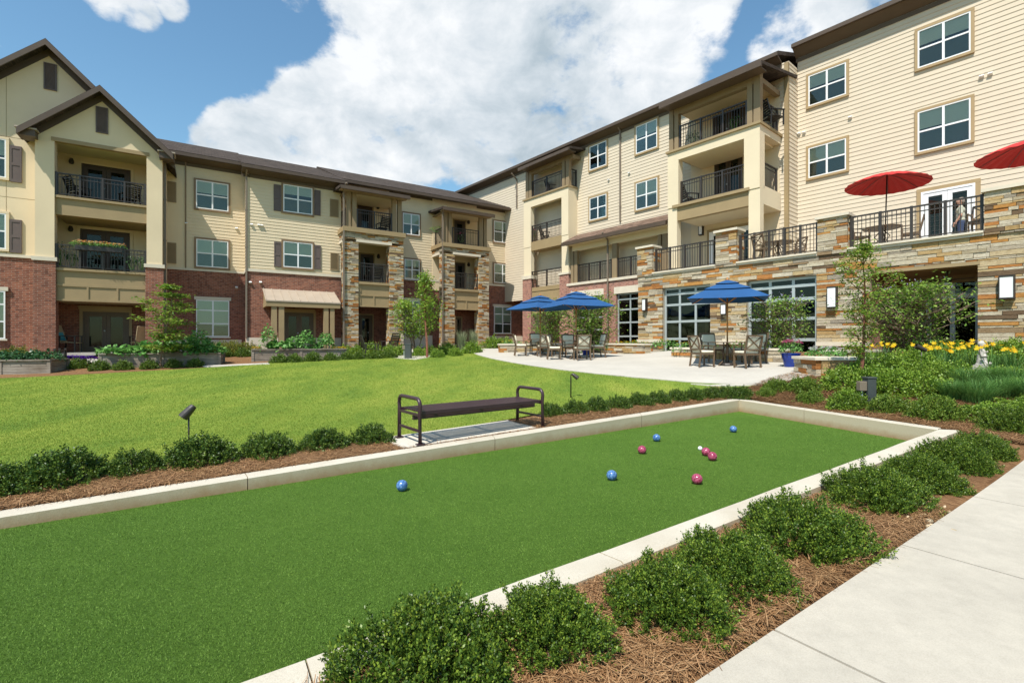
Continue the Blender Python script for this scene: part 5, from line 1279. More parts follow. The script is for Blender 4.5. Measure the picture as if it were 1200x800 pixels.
def move(o, p, rz): o.location = p; o.rotation_euler = (0, 0, rz); return o
bpy.context.view_layer.update()
sets = [(852.5, 15.0, -80, 3, 'nearest, right-hand blue umbrella', -.46), (675, 19.0, -85, 4, 'middle blue umbrella', .35), (633, 21.3, -82, 4, 'farthest, left-hand blue umbrella', .62)]
ch0 = tb0 = um0 = None
spotn = ['near side, its crossed back showing', 'at the right, half turned away', 'on the far side of the table', 'at the left of the table, seen from the side']
for si, (px, Z, a0, n, nm, ur) in enumerate(sets):
    c = at(px, Z, .036)
    if tb0 is None: tb0 = make_table('round bronze table under the '+nm); t = tb0
    else: t = copy_tree(tb0); t['label'] = 'round bronze table under the '+nm
    move(t, c, .3*si)
    if um0 is None: um0 = make_blue_umbrella('square tiered blue canvas umbrella, the nearest, at the right of the patio'); u = um0
    else: u = copy_tree(um0); u['label'] = ['', 'large square blue umbrella in the middle, overlapping the one behind it', 'square blue umbrella farthest left, partly hidden by the next'][si]
    move(u, c, ur+(.04 if si == 0 else 0))
    for k in range(4):
        a = R(a0+90*k+random.uniform(-6, 6)); r_ = .86; q = at(600, 1); x = c.x+math.cos(a)*r_; y = c.y+math.sin(a)*r_; z = g1(x, y)+.036
        lab = 'chair under the %s, %s' % (nm.replace(', right-hand', '').replace(', left-hand', ''), spotn[k])
        if ch0 is None: ch0 = make_chair(lab, 'cushioned chairs round the patio tables'); ch = ch0
        else: ch = copy_tree(ch0); ch['label'] = lab
        move(ch, (x, y, z), a+math.pi/2)

# ------------------------------------------------------------------ roof terrace furniture
def make_red_umbrella(label):
    u = empty('parasol', (0,0,0), label, 'umbrella', 'red parasols on the roof terrace'); n = 24; e = 2.16; ap = .36; r0 = 1.17
    MB().tube([(0,0,0),(0,0,e+ap)], .02, 8).build('pole', 'metal_dark', u, smooth=True)
    MB().lathe([(.001,0),(.24,0),(.24,.05),(.05,.07),(.03,.25),(.001,.25)], n=20).build('base', 'metal_dark', u)
    MB().lathe([(.001,0),(.03,0),(.04,.03),(.001,.07)], c=(0,0,e+ap), n=10).build('finial', 'red', u)
    m = MB(); rows = 7; N = n*2
    for i in range(rows+1):
        t = i/rows; 
        for k in range(N):
            a = math.pi*2*k/N; rr = r0*(1-t)*(1 if k % 2 == 0 else .985)+.02; z = e+ap*math.sin(t*math.pi/2*.98)-(0 if k % 2 == 0 else .02*(1-t)); m.v.append(Vector((rr*math.cos(a), rr*math.sin(a), z)))
    for i in range(rows):
        for k in range(N): k2 = (k+1) % N; m.f.append((i*N+k, i*N+k2, (i+1)*N+k2, (i+1)*N+k))
    cn = m.build('canopy', 'red', u); s = cn.modifiers.new('thick', 'SOLIDIFY'); s.thickness = .006
    for k in range(0, n, 3):
        a = math.pi*2*k/n; pts = [(r0*(1-t)*math.cos(a)*.98, r0*(1-t)*math.sin(a)*.98, e+ap*math.sin(t*math.pi/2*.98)-.02) for t in (0,.3,.6,.95)]
        MB().tube(pts, .008, 5).build('rib', 'metal_dark', u)
    return u
def terr(px, back): k = SF.S(px); q = SF.p+SF.d*k; s2 = SF.off(-back); k2 = s2.S(px); return s2.W(k2, zt_)
ru = make_red_umbrella('red round parasol open on the roof terrace, wholly in view'); move(ru, terr(1037, 1.1), .1); ru.rotation_euler = (R(0), R(2), .1)
r2 = copy_tree(ru); r2['label'] = 'red parasol cut off by the right edge of the photo'; move(r2, terr(1209, 1.0), .4)
def terrace_set(px, back, label, chairs):
    t = copy_tree(tb0); t['label'] = label; c = terr(px, back); move(t, c, .2); t['group'] = 'dark tables on the roof terrace'
    for (a, lab) in chairs:
        ch = copy_tree(ch0); ch['label'] = lab; ch['group'] = 'chairs on the roof terrace'
        move(ch, (c.x+math.cos(R(a))*.75, c.y+math.sin(R(a))*.75, zt_), R(a)+math.pi/2)
        for q in children(ch):
            if 'cushion' in q.name: bpy.data.objects.remove(q)
terrace_set(1034, 1.1, 'dark round table below the whole red parasol on the terrace', ((-40, 'dark cross-backed chair on the terrace, right of the parasol pole'), (170, 'dark cross-backed chair on the terrace, left of the parasol pole')))
terrace_set(912, 1.0, 'dark round table behind the left terrace railing', ((200, 'dark chair at the left of the table behind the left terrace railing'), (10, 'dark chair at the right of the table behind the left terrace railing')))
cx = copy_tree(ch0); cx['label'] = 'dark cross-backed chair on the terrace beside the high stone wall at the far right'; cx['group'] = 'chairs on the roof terrace'; move(cx, terr(1151, .75), 2.2)
for q in children(cx):
    if 'cushion' in q.name: bpy.data.objects.remove(q)

# ------------------------------------------------------------------ patio seat walls
def seat_wall(a, b, label, th=.42, h=.46, seed=1, capo=.05):
    a = Vector(a); b = Vector(b); d = (b-a).xy; L_ = d.length; z = min(a.z, b.z)
    F = Fa(a.xy, d); w = empty('seat_wall', (a.x, a.y, z), label, 'wall', 'low stone walls round the patio')
    m = MB(); stones(m, F, 0, L_, z-.15, z+h-.07, 0, (), seed, hmin=.07, hmax=.13, wmin=.16, wmax=.5)
    stones(m, F.right(L_), .1, th, z-.15, z+h-.07, 0, (), seed+1, hmin=.07, hmax=.13); stones(m, F.left(0, th), 0, th-.1, z-.15, z+h-.07, 0, (), seed+2, hmin=.07, hmax=.13)
    m.build('stone_facing', 'stone', w)
    MB().fb(F, .05, L_-.05, z-.15, z+h-.07, -th, -.06).build('core', 'mortar', w)
    m = MB(); n = max(1, round(L_/1.1))
    for i in range(n): m.fb(F, -capo+(L_+2*capo)*i/n+.003, -capo+(L_+2*capo)*(i+1)/n-.003, z+h-.07, z+h, -th-capo, capo)
    m.build('cap_stone', 'limestone', w, bevel=.008)
seat_wall(gnd(586, 414), gnd(664, 412.5), 'low ledge-stone seat wall at the far left end of the patio', seed=3)
seat_wall(gnd(690, 413.5), gnd(754, 415.5), 'low ledge-stone seat wall behind the middle patio table', seed=8)
seat_wall(gnd(787, 419), gnd(922, 426), 'low ledge-stone seat wall behind the nearest patio table', seed=13)
pw = gnd(952, 441); seat_wall(gnd(931, 437), gnd(957, 442), 'short end pier of stone seat wall beside the blue pot', th=1.3, seed=19)
seat_wall(at(984, 12.6), at(1046, 14.2), 'low stone seat wall half hidden behind the yellow-flowered bed', seed=22, h=.5)

# ------------------------------------------------------------------ raised timber beds
def raised_bed(a, b, label, depth=1.0, h=.50, extra=True):
    a = Vector(a); b = Vector(b); d = (b-a).xy; L_ = d.length; z0 = min(a.z, b.z)-.05; z = max(a.z, b.z); F = Fa(a.xy, d); top = z+h-.08
    w = empty('raised_bed', (a.x, a.y, z0), label, 'raised bed', 'timber vegetable beds by the lawn')
    def panel(f, l, name='side_panel'):
        m = MB(); n = 3; zz = z0-.1; hh = (top-zz)/n
        for i in range(n): m.fb(f, .0, l, zz+i*hh+.003, zz+(i+1)*hh-.004, -.045, -random.uniform(0, .008))
        m.build(name, 'plank', w)
    panel(F, L_); panel(F.right(L_, -.05), depth-.1); panel(F.left(0, depth, -.0), depth-.05); panel(F.off(-depth), L_)
    for x in [0, L_]+[L_*.5]:
        for o_ in (0, -depth): 
            MB().fb(F, x-.05, x+.05, z0-.1, top-.001, o_-.055, o_+.02).build('corner_post', 'plank', w)
    m = MB(); m.fb(F, -.05, L_+.05, top, top+.04, -.1, .05); m.fb(F, -.05, L_+.05, top, top+.04, -depth-.05, -depth+.1); m.fb(F, -.05, .1, top, top+.039, -depth+.1, -.1); m.fb(F, L_-.1, L_+.05, top, top+.039, -depth+.1, -.1)
    m.build('cap_board', 'plank', w)
    MB().fb(F, .04, L_-.04, top-.2, top-.06, -depth+.03, -.05).build('soil', 'straw', w)
    return F, L_, top
RBs = [raised_bed(at(-60, 15.9), at(57, 16.6), 'weathered timber raised bed cut off by the left edge of the photo'),
       raised_bed(gnd(117, 432.5), gnd(257, 427), 'long weathered timber raised bed overflowing with squash leaves'),
       raised_bed(gnd(296, 423.5), gnd(405, 420.5), 'weathered timber raised bed in front of the entrance canopy')]
# low dark fence beside the first bed
a, b = at(64, 17.2), at(76.5, 17.9); F_ = Fa(a.xy, (b-a).xy); g = empty('garden_gate', a, 'dark metal garden gate standing between the left raised beds', 'gate')
L_ = (b-a).xy.length; m = MB(); 
for x in (0, L_*.45, L_): MB().fb(F_, x-.03, x+.03, a.z-.1, a.z+.78, -.03, .03).build('gate_post', 'metal_dark', g)
m.fb(F_, 0, L_, a.z+.68, a.z+.72, -.02, .02); m.fb(F_, 0, L_, a.z+.1, a.z+.14, -.02, .02)
k = .08
while k < L_: m.fb(F_, k-.007, k+.007, a.z+.14, a.z+.68, -.007, .007); k += .09
m.build('gate_panel', 'metal_dark', g)

# ------------------------------------------------------------------ slatted armchairs and porch chairs
def make_armchair(label, mat='metal_dark', fab=None, group=None):
    c = empty('garden_armchair', (0,0,0), label, 'chair', group)
    for sx in (-1, 1):
        MB().bar((sx*.29,.28,0), (sx*.29,.28,.60), .045).build('leg', mat, c); MB().bar((sx*.29,-.30,0), (sx*.29,-.24,.6), .045).build('leg', mat, c)
        MB().bar((sx*.30,.33,.61), (sx*.30,-.30,.61), .07, .03).build('armrest', mat, c)
    m = MB()
    for i in range(6): m.box(-.28, .28, -.22+i*.09, -.22+i*.09+.075, .38-.012*abs(i-2), .40-.012*abs(i-2))
    m.build('seat', fab or mat, c)
    T = Matrix.Translation((0,-.24,.38)) @ Matrix.Rotation(.32, 4, 'X'); m = MB(); m.box(-.29, -.25, -.02, .02, 0, .66, T); m.box(.25, .29, -.02, .02, 0, .66, T); m.box(-.25, .25, -.02, .02, .60, .66, T)
    if fab: m.box(-.25, .25, -.012, .012, .02, .6, T)
    else:
        for i in range(6): m.box(-.25, .25, -.012, .012, .04+i*.09, .11+i*.09, T)
    m.build('backrest', fab or mat, c); return c
gch = 'dark slatted garden chairs by the stone towers'
ac = make_armchair('dark slatted armchair on the path beside the third raised bed', group=gch); move(ac, at(434, 22.0, .03), R(-62))
ac2 = copy_tree(ac); ac2['label'] = 'dark armchair in the shade of the first stone tower'; move(ac2, at(457, 24.6, .03), R(60))
ac3 = make_armchair('tan sling chair with a striped towel in the left ground floor porch', fab='fabric_tan', group='tan sling chairs in the brick porch'); pz_ = 1.03
q = GP.off(-.9); move(ac3, q.W(q.S(82), pz_), R(-70)); ac3.scale = (1,1,1.15)
ac4 = copy_tree(ac3); ac4['label'] = 'tan sling chair beside the brick column at the right of the left porch'; move(ac4, q.W(q.S(164), pz_), R(60)); ac4.scale = (1,1,1.15)
tw = MB(); m = tw
T = Matrix.Translation(ac3.location) @ Matrix.Rotation(R(-70), 4, 'Z') @ Matrix.Translation((0,-.24,.46)) @ Matrix.Rotation(.32, 4, 'X')
m.box(-.2, .2, .013, .03, .05, .42, T); tag(m.build('towel', 'towel', None, origin=ac3.location), 'teal and white striped towel hanging on the tan porch chair', 'towel')

# balcony furniture
def bal_chair(pt, rz, label, src=[None]):
    if src[0] is None: src[0] = make_armchair(label, mat='pillow', group='black chairs on the balconies'); c = src[0]
    else: c = copy_tree(src[0]); c['label'] = label
    move(c, pt, rz)
q = GP.off(-1.0)
bal_chair(q.W(q.S(92), z3+.01), R(-20), 'black chair at the left on the top gable balcony'); bal_chair(q.W(q.S(152), z3+.01), R(60), 'black chair at the right on the top gable balcony')
q = T1.off(-1.0); bal_chair(q.W(q.S(449), t1['zl']+.01), R(40), 'black chair on the top balcony of the left stone tower'); bal_chair(q.W(q.S(441), t1['zs2']+.01), R(30), 'black chair on the middle balcony of the left stone tower')
q = B2.off(-1.0); bal_chair(q.W(q.S(808), zfl3+.08), R(-80), 'black chair on the third floor balcony of the near stucco tower'); bal_chair(q.W(q.S(905), zled+.01), R(-80), 'black chair on the top floor balcony of the near stucco tower, by its side railing')
q = BP.off(-.8); bal_chair(q.W(q.S(647), zl1+.01), R(-80), 'black chair on the top balcony of the far stucco tower'); bal_chair(q.W(q.S(640), zf1+.01), R(-80), 'black chair on the third floor balcony of the far stucco tower')

# ------------------------------------------------------------------ figures: remeshed solids
def solid(parts, name, mat, parent=None, origin=None, voxel=.012, smooth=True):
    """parts: ('e', centre, radii) ellipsoids and ('c', a, b, ra, rb) tapered limbs fused into one skin"""
    bm = bmesh.new()
    for p in parts:
        if p[0] == 'e':
            r_ = bmesh.ops.create_uvsphere(bm, u_segments=18, v_segments=12, radius=1); 
            for v in r_['verts']: v.co = Vector(p[1])+Vector((v.co.x*p[2][0], v.co.y*p[2][1], v.co.z*p[2][2]))
        else:
            a, b = Vector(p[1]), Vector(p[2]); n = 6
            for i in range(n+1):
                c = a.lerp(b, i/n); rr = p[3]+(p[4]-p[3])*i/n; r_ = bmesh.ops.create_uvsphere(bm, u_segments=12, v_segments=8, radius=rr)
                for v in r_['verts']: v.co += c
    me = bpy.data.meshes.new(name); bm.to_mesh(me); bm.free()
    tmp = bpy.data.objects.new('tmp', me); C.objects.link(tmp); md = tmp.modifiers.new('r', 'REMESH'); md.mode = 'VOXEL'; md.voxel_size = voxel
    sm = tmp.modifiers.new('s', 'SMOOTH'); sm.iterations = 3
    dg = bpy.context.evaluated_depsgraph_get(); me2 = bpy.data.meshes.new_from_object(tmp.evaluated_get(dg)); bpy.data.objects.remove(tmp)
    me2.materials.clear(); me2.materials.append(M[mat]); me2.name = name
    for q in me2.polygons: q.use_smooth = smooth
    return link(name, me2, parent, origin) if parent is None else link(name, me2, parent)
sp = at(1151, 11.0, .16); st = [('c',(0,0,.06),(0,0,.22),.10,.085),('e',(0,0,.30),(.085,.065,.09)),('c',(0,0,.36),(0,0,.40),.04,.035),('e',(-.02,0,.47),(.062,.066,.07)),('e',(-.045,.01,.50),(.045,.06,.05)),('e',(.01,.01,.53),(.06,.055,.035)),
     ('e',(.075,-.01,.485),(.05,.045,.045)),('c',(-.085,0,.34),(-.10,-.02,.22),.032,.026),('c',(-.10,-.02,.22),(-.03,-.09,.22),.026,.02),('c',(.085,0,.34),(.105,-.03,.24),.032,.026),('c',(.105,-.03,.24),(.05,-.08,.32),.026,.02),
     ('c',(-.05,-.02,.08),(-.07,-.13,.05),.05,.035),('c',(.05,-.02,.08),(.08,-.12,.05),.05,.035),('e',(0,0,.02),(.14,.13,.04)),('e',(-.055,-.06,.475),(.012,.012,.012))]
s_ = solid(st, 'garden_statue', 'statue', voxel=.009); s_.location = sp+Vector((0,0,.02)); s_.rotation_euler = (0,0,R(35)); tag(s_, 'small grey stone statue of a child among the yellow daylilies', 'statue')
plinth = MB().box(-.13,.13,-.13,.13,-.4,.015).build('statue_plinth', 'statue', s_)
# the person just outside the terrace door
pp0 = WR.off(.45); pw = pp0.W(pp0.S(1126), zt_); rot = math.atan2(-.638, -.77)+math.pi/2
per = empty('person', pw, 'person in pale shirt and blue jeans standing behind the terrace railing by the white door', 'person'); per.rotation_euler = (0, 0, 0); ORG[per.name] = Vector((0,0,0))
body = [('c',(-.09,0,.09),(-.09,.0,.48),.045,.062),('c',(-.09,0,.48),(-.085,0,.90),.062,.088),('c',(.09,0,.09),(.09,0,.48),.045,.062),('c',(.09,0,.48),(.085,0,.90),.062,.088),
        ('e',(0,0,.96),(.155,.11,.13)),('e',(0,0,1.14),(.14,.10,.18)),('e',(0,0,1.32),(.175,.11,.14)),('c',(0,0,1.42),(0,-.01,1.53),.055,.052),('e',(0,-.015,1.64),(.075,.092,.115)),('e',(0,-.105,1.635),(.014,.02,.022)),
        ('c',(-.19,0,1.40),(-.24,.0,1.13),.052,.042),('c',(-.24,0,1.13),(-.20,-.12,.92),.040,.028),('c',(.19,0,1.40),(.24,0,1.13),.052,.042),('c',(.24,0,1.13),(.20,-.12,.92),.040,.028),
        ('e',(-.195,-.15,.87),(.03,.045,.05)),('e',(.195,-.15,.87),(.03,.045,.05)),('e',(-.09,-.06,.05),(.05,.13,.05)),('e',(.09,-.06,.05),(.05,.13,.05)),('e',(-.078,0,1.64),(.012,.02,.03)),('e',(.078,0,1.64),(.012,.02,.03))]
solid(body, 'body', 'skin', per, voxel=.014)
shirt = [('e',(0,0,1.0),(.172,.128,.09)),('e',(0,0,1.14),(.158,.118,.18)),('e',(0,0,1.32),(.19,.125,.135)),('c',(-.19,0,1.40),(-.225,0,1.20),.064,.06),('c',(.19,0,1.40),(.225,0,1.20),.064,.06)]
solid(shirt, 'shirt', 'shirt', per, voxel=.014)
solid([('c',(-.09,0,.1),(-.09,.0,.48),.062,.074),('c',(-.09,0,.48),(-.085,0,.90),.074,.1),('c',(.09,0,.1),(.09,0,.48),.062,.074),('c',(.09,0,.48),(.085,0,.90),.074,.1),('e',(0,0,.93),(.168,.122,.1))], 'trousers', 'jeans', per, voxel=.014)
solid([('e',(0,.02,1.69),(.083,.09,.085)),('e',(0,.05,1.63),(.08,.06,.09))], 'hair', 'hair', per, voxel=.012)
per.rotation_euler = (0, 0, rot-math.pi/2+R(10))

# ------------------------------------------------------------------ flower pots
def pot(p, label, r=.24, h=.42):
    b = empty('flower_pot', p, label, 'flower pot', 'blue glazed pots by the patio wall')
    MB().lathe([(.001,0),(r*.62,0),(r*.7,.03),(r*.95,h*.75),(r,h*.93),(r*1.08,h*.94),(r*1.08,h),(r*.92,h),(r*.9,h-.06),(.001,h-.06)], c=tuple(p), n=28).build('bowl', 'pot', b, smooth=False)
    return b
pots = [pot(gnd(927, 431), 'tall blue glazed pot of pink flowers standing on the patio'), pot(at(968, 12.3, .10), 'wide blue glazed pot of white flowers behind the wall pier', .34, .26), pot(at(690-3, 21.0), 'small blue pot on the patio behind the middle table', .2, .34)]
# ------------------------------------------------------------------ leaves
rng = np.random.default_rng(7)
def unit(v): return v/(np.linalg.norm(v, axis=-1, keepdims=True)+1e-9)
def leaf_arrays(pos_, axis, L, Wd, up=None, curl=.15):
    n = len(pos_); axis = unit(axis); rnd = rng.normal(size=(n, 3)) if up is None else up
    side = unit(np.cross(axis, rnd)); nr = unit(np.cross(side, axis)); L = np.asarray(L).reshape(-1, 1)*np.ones((n,1)); Wd = np.asarray(Wd).reshape(-1, 1)*np.ones((n,1))
    v = np.stack([pos_, pos_+axis*L*.5+side*Wd*.5+nr*L*curl*.5, pos_+axis*L-nr*L*curl*.3, pos_+axis*L*.5-side*Wd*.5+nr*L*curl*.5], 1)
    return v.reshape(-1, 3)
def quads_mesh(name, v, mat, nv=4):
    n = len(v)//nv; me = bpy.data.meshes.new(name); me.vertices.add(len(v)); me.vertices.foreach_set('co', v.astype(np.float32).ravel())
    me.loops.add(n*nv); me.loops.foreach_set('vertex_index', np.arange(n*nv, dtype=np.int32))
    me.polygons.add(n); me.polygons.foreach_set('loop_start', np.arange(0, n*nv, nv, dtype=np.int32)); 
    try: me.polygons.foreach_set('loop_total', np.full(n, nv, dtype=np.int32))
    except Exception: pass
    me.update(calc_edges=True); me.materials.append(M[mat]); return me
def mesh_obj(name, me, parent=None, loc=None):
    o = bpy.data.objects.new(name, me); C.objects.link(o)
    if parent is not None: o.parent = parent
    if loc is not None: o.location = loc
    return o
def shrub_meshes(rx, ry, rz, ntw, per, L, Wd, mat, seed, spiky=.12, stem='bark', flat=.25):
    r = np.random.default_rng(seed); th = r.uniform(0, 2*np.pi, ntw); u = r.uniform(-.18, 1, ntw); ph = np.arccos(np.clip(1-u*1.0, -1, 1)) if False else np.arccos(np.clip(r.uniform(-.12, 1, ntw), -1, 1))
    d = np.stack([np.sin(ph)*np.cos(th), np.sin(ph)*np.sin(th), np.cos(ph)], 1)
    # an uneven outline: lumps and a few long shoots
    lump = 1+.09*np.sin(3*th+seed)+.09*np.sin(5*th+2.1*seed+3*ph)+r.normal(0, spiky*.45, ntw); lump += (r.random(ntw) < .03)*r.uniform(.04, .2, ntw)
    rad = np.clip(lump, .55, 1.45)*np.where(r.random(ntw) < .28, r.uniform(.5, .85, ntw), 1)
    tip = d*np.array([rx, ry, rz])*rad[:, None]; tip[:, 2] = np.maximum(tip[:, 2], .02)
    base = tip*np.array([.45, .45, .25])+np.array([0, 0, rz*.12])
    tdir = unit(tip-base+np.array([0, 0, rz*.5])); 
    tl = np.minimum(.3*rz, .08)+r.uniform(0, .05, ntw)
    t = r.random((ntw, per))
    P_ = tip[:, None]-tdir[:, None]*(t*tl[:, None])[..., None]+r.normal(0, L*.48, (ntw, per, 3)); P_ = P_.reshape(-1, 3)
    ax = (np.repeat(tdir, per, 0)*.9+r.normal(0, .75, (ntw*per, 3))); ax[:, 2] += .25
    global rng; rng = r
    v = leaf_arrays(P_, ax, r.uniform(.75, 1.25, len(P_))*L, r.uniform(.8, 1.15, len(P_))*Wd)
    me = quads_mesh('foliage', v, mat)
    m = MB(); rr = random.Random(seed)
    for i in range(12):
        k = rr.randrange(ntw); m.tube([(rr.uniform(-.04,.04), rr.uniform(-.04,.04), -.03), tuple(base[k]), tuple(tip[k]*.93)], [.009, .006, .0025], 5)
    ms = bpy.data.meshes.new('stem'); ms.from_pydata([tuple(q) for q in m.v], [], m.f); ms.materials.append(M[stem])
    return me, ms
def shrub(p, meshes, label, group=None, rz=0, s=1, cat='shrub', name='shrub', sc3=None):
    o = bpy.data.objects.new(name, None); C.objects.link(o); o.location = p; o.rotation_euler = (0, 0, rz); o.scale = sc3 or (s, s, s); tag(o, label, cat, group)
    mesh_obj('foliage', meshes[0], o); mesh_obj('stem', meshes[1], o); return o
near_p = [shrub_meshes(.41, .39, .33, 1050, 58, .0165, .0105, 'holly', 100+i, .16) for i in range(4)]
mid_p = [shrub_meshes(.39, .37, .37, 480, 34, .026, .018, 'holly_d', 200+i, .10) for i in range(4)]
far_p = [shrub_meshes(.36, .34, .34, 260, 14, .045, .032, 'yew', 300+i, .10) for i in range(3)]
box_p = [shrub_meshes(.38, .36, .35, 440, 34, .028, .018, 'boxwood', 400+i, .10) for i in range(3)]
mass_p = [shrub_meshes(.62, .58, .55, 520, 14, .048, .032, 'lime', 500+i, .16) for i in range(3)]
oliv_p = [shrub_meshes(.8, .6, .65, 420, 12, .06, .035, 'olive', 600+i, .2) for i in range(2)]
limes_p = [shrub_meshes(.42, .42, .5, 260, 12, .055, .04, 'lime', 650+i, .2) for i in range(2)]
def ordn(i): return ['first','second','third','fourth','fifth','sixth','seventh','eighth','ninth','tenth','eleventh','twelfth','thirteenth','fourteenth','fifteenth','sixteenth','seventeenth','eighteenth','nineteenth','twentieth'][i]
random.seed(11)
# row along the sidewalk (large, near)
nr = [(505,852,1.02),(648,792,.80),(792,752,.88),(868,706,.90),(948,657,1.08),(1032,602,1.05),(1083,575,.95),(1126,554,.95),(1158,541,.85),(1190,519,1.05),(1232,505,1.05)]
for i, (px, py, s) in enumerate(nr):
    Z = (EYE-.10)*FPX/(py-400)+.20; p = at(px, Z, -.01); p = p-Vector((sn.x, sn.y, 0))*.05; s *= .90
    shrub(p, near_p[i % 4], 'dense dark green holly, %s from the camera, between court and sidewalk' % ordn(i), 'holly shrubs between the court and the sidewalk', rz=random.uniform(0, 6), s=s)
p = gnd(1198, 560)
# far kerb row, left of bench
fr = [(-8,585,.8),(55,575,1.0),(147,560,.72),(230,549,.95),(312,539,.85),(377,530,.80),(437,522,.76)]
for i, (px, py, s) in enumerate(fr):
    p = gnd(px, py); p = p+Vector((-.05,.16,-.02)); s *= .98
    shrub(p, mid_p[i % 4], 'dark holly, %s from the left on the far court kerb before the bench' % ordn(i), 'holly shrubs along the far court kerb', rz=random.uniform(0, 6), sc3=(s*1.02, s, s*.93))
fr2 = [(650,489,.62),(677,486,.66),(704,483,.68),(730,480,.66),(754,476.5,.68),(777,474,.70),(798,471,.66),(818,469,.70),(838,467.5,.66),(857,466.5,.66),(876,465.5,.6)]
for i, (px, py, s) in enumerate(fr2):
    p = gnd(px, py)+Vector((-.05,.1,-.02)); s *= 1.04
    shrub(p, mid_p[(i+1) % 4], 'dark holly, %s right of the bench on the far court kerb' % ordn(i), 'holly shrubs along the far court kerb', rz=random.uniform(0, 6), sc3=(s*1.0, s*.9, s*1.0))
# shrubs behind the end of the court
er = [(903,466,.62,'left of the pair beside the court corner'),(915,459,.85,'tall one close behind the court corner'),(948,460,1.0,'rounded one in front of the stone pier'),(955,473,.78,'third along the end kerb'),(1000,480,.92,'below the grey utility box, at its left'),(1050,484,.90,'below the grey utility box, at its right'),(1108,492,1.12,'last before the near corner of the court')]
for i, (px, py, s, l) in enumerate(er):
    p = gnd(px, py)+Vector((0,.15,-.02)); shrub(p, box_p[i % 3], 'clipped shrub by the court end, '+l, 'clipped shrubs behind the end of the court', rz=random.uniform(0, 6), s=s*.90)
# row at the far edge of the lawn
lr = [(10,433.5,.85),(41,432,.9),(68,430.5,1.0),(92,430,.9),(117,432.5,.85),(145,432,.8),(175,431,.8),(203,429.5,.75),(228,428.5,.75),(327,424,.9),(345,423.5,.85),(366,422.5,.95),(388,421.5,.85),(406,420.5,.85),(422,420,.85),(440,419.5,.9),(456,418.5,.95),(262,417,1.0),(285,416.5,1.0)]
for i, (px, py, s) in enumerate(lr):
    p = gnd(px, py+.8); s *= 1.18
    shrub(p, far_p[i % 3], 'small rounded boxwood, %s from the left along the far lawn edge' % ordn(i), 'small boxwoods along the far lawn edge', rz=random.uniform(0, 6), s=s*.9)
# light green masses in the right-hand bed
mr = [(1003,9.9,.90,'left end of the bed, by the stone pier'),(1000,8.9,.62,'just left of the grey utility box'),(1040,9.4,.85,'right behind the grey utility box'),(1075,9.2,.80,'between utility box and tall grass'),(1030,10.9,.95,'behind the reddish tree trunk'),(1062,11.2,1.0,'in the middle below the purple-flowered tree'),(1100,10.2,.8,'right of the black spotlight'),(1095,12.8,1.1,'under the purple-flowered tree'),(1128,12.9,1.0,'in front of the recessed entrance'),(1183,12.8,1.05,'at the foot of the stone wall, far right'),(1215,11.5,1.0,'cut by the right edge'),(1010,12.0,.8,'beside the yellow flowers at the left')]
for i, (px, Z, s, l) in enumerate(mr):
    shrub(at(px, Z, -.03), mass_p[i % 3], 'light green shrub in the right-hand bed, '+l, 'light green shrubs in the right-hand bed', rz=random.uniform(0, 6), sc3=(s*1.15, s*1.05, s*.95))
# foundation planting
for i, (px, Z, s, l) in enumerate([(250,22.3,.9,'left one under the brick-bay window'),(270,22.8,.95,'middle one under the brick-bay window'),(287,23.0,.85,'right one beside the downspout'),(18,18.6,.9,'behind the left raised bed')]):
    shrub(at(px, Z), oliv_p[i % 2], 'yellow green shrub against the brick wall, '+l, 'yellow green shrubs at the brick wall', rz=random.uniform(0, 6), s=s)
fl_ = [(404,23.5,.9,'left of the slatted armchair'),(420,22.9,1.0,'behind the slatted armchair'),(436,24.5,1.1,'between armchair and stone tower'),(458,23.2,1.0,'right of the armchair'),(470,23.6,.95,'left of the grey pedestal'),(492,22.8,.8,'right of the grey pedestal'),(503,23.4,.85,'below the multi-stemmed tree'),(512,21.8,.75,'in front of the slim red-stemmed tree'),(524,23.6,1.0,'just right of the slim red-stemmed tree'),(534,22.3,.75,'left of the white grass clump'),(553,23.5,1.05,'in front of the second stone tower'),(578,27.5,1.3,'at the foot of the second tower'),(592,27.5,1.2,'below the ground floor window in the corner'),(391,22.9,.8,'behind the right end of the third raised bed')]
for i, (px, Z, s, l) in enumerate(fl_):
    shrub(at(px, Z), limes_p[i % 2], 'bright green shrub by the stone towers, '+l, 'bright green shrubs by the stone towers', rz=random.uniform(0, 6), s=s)

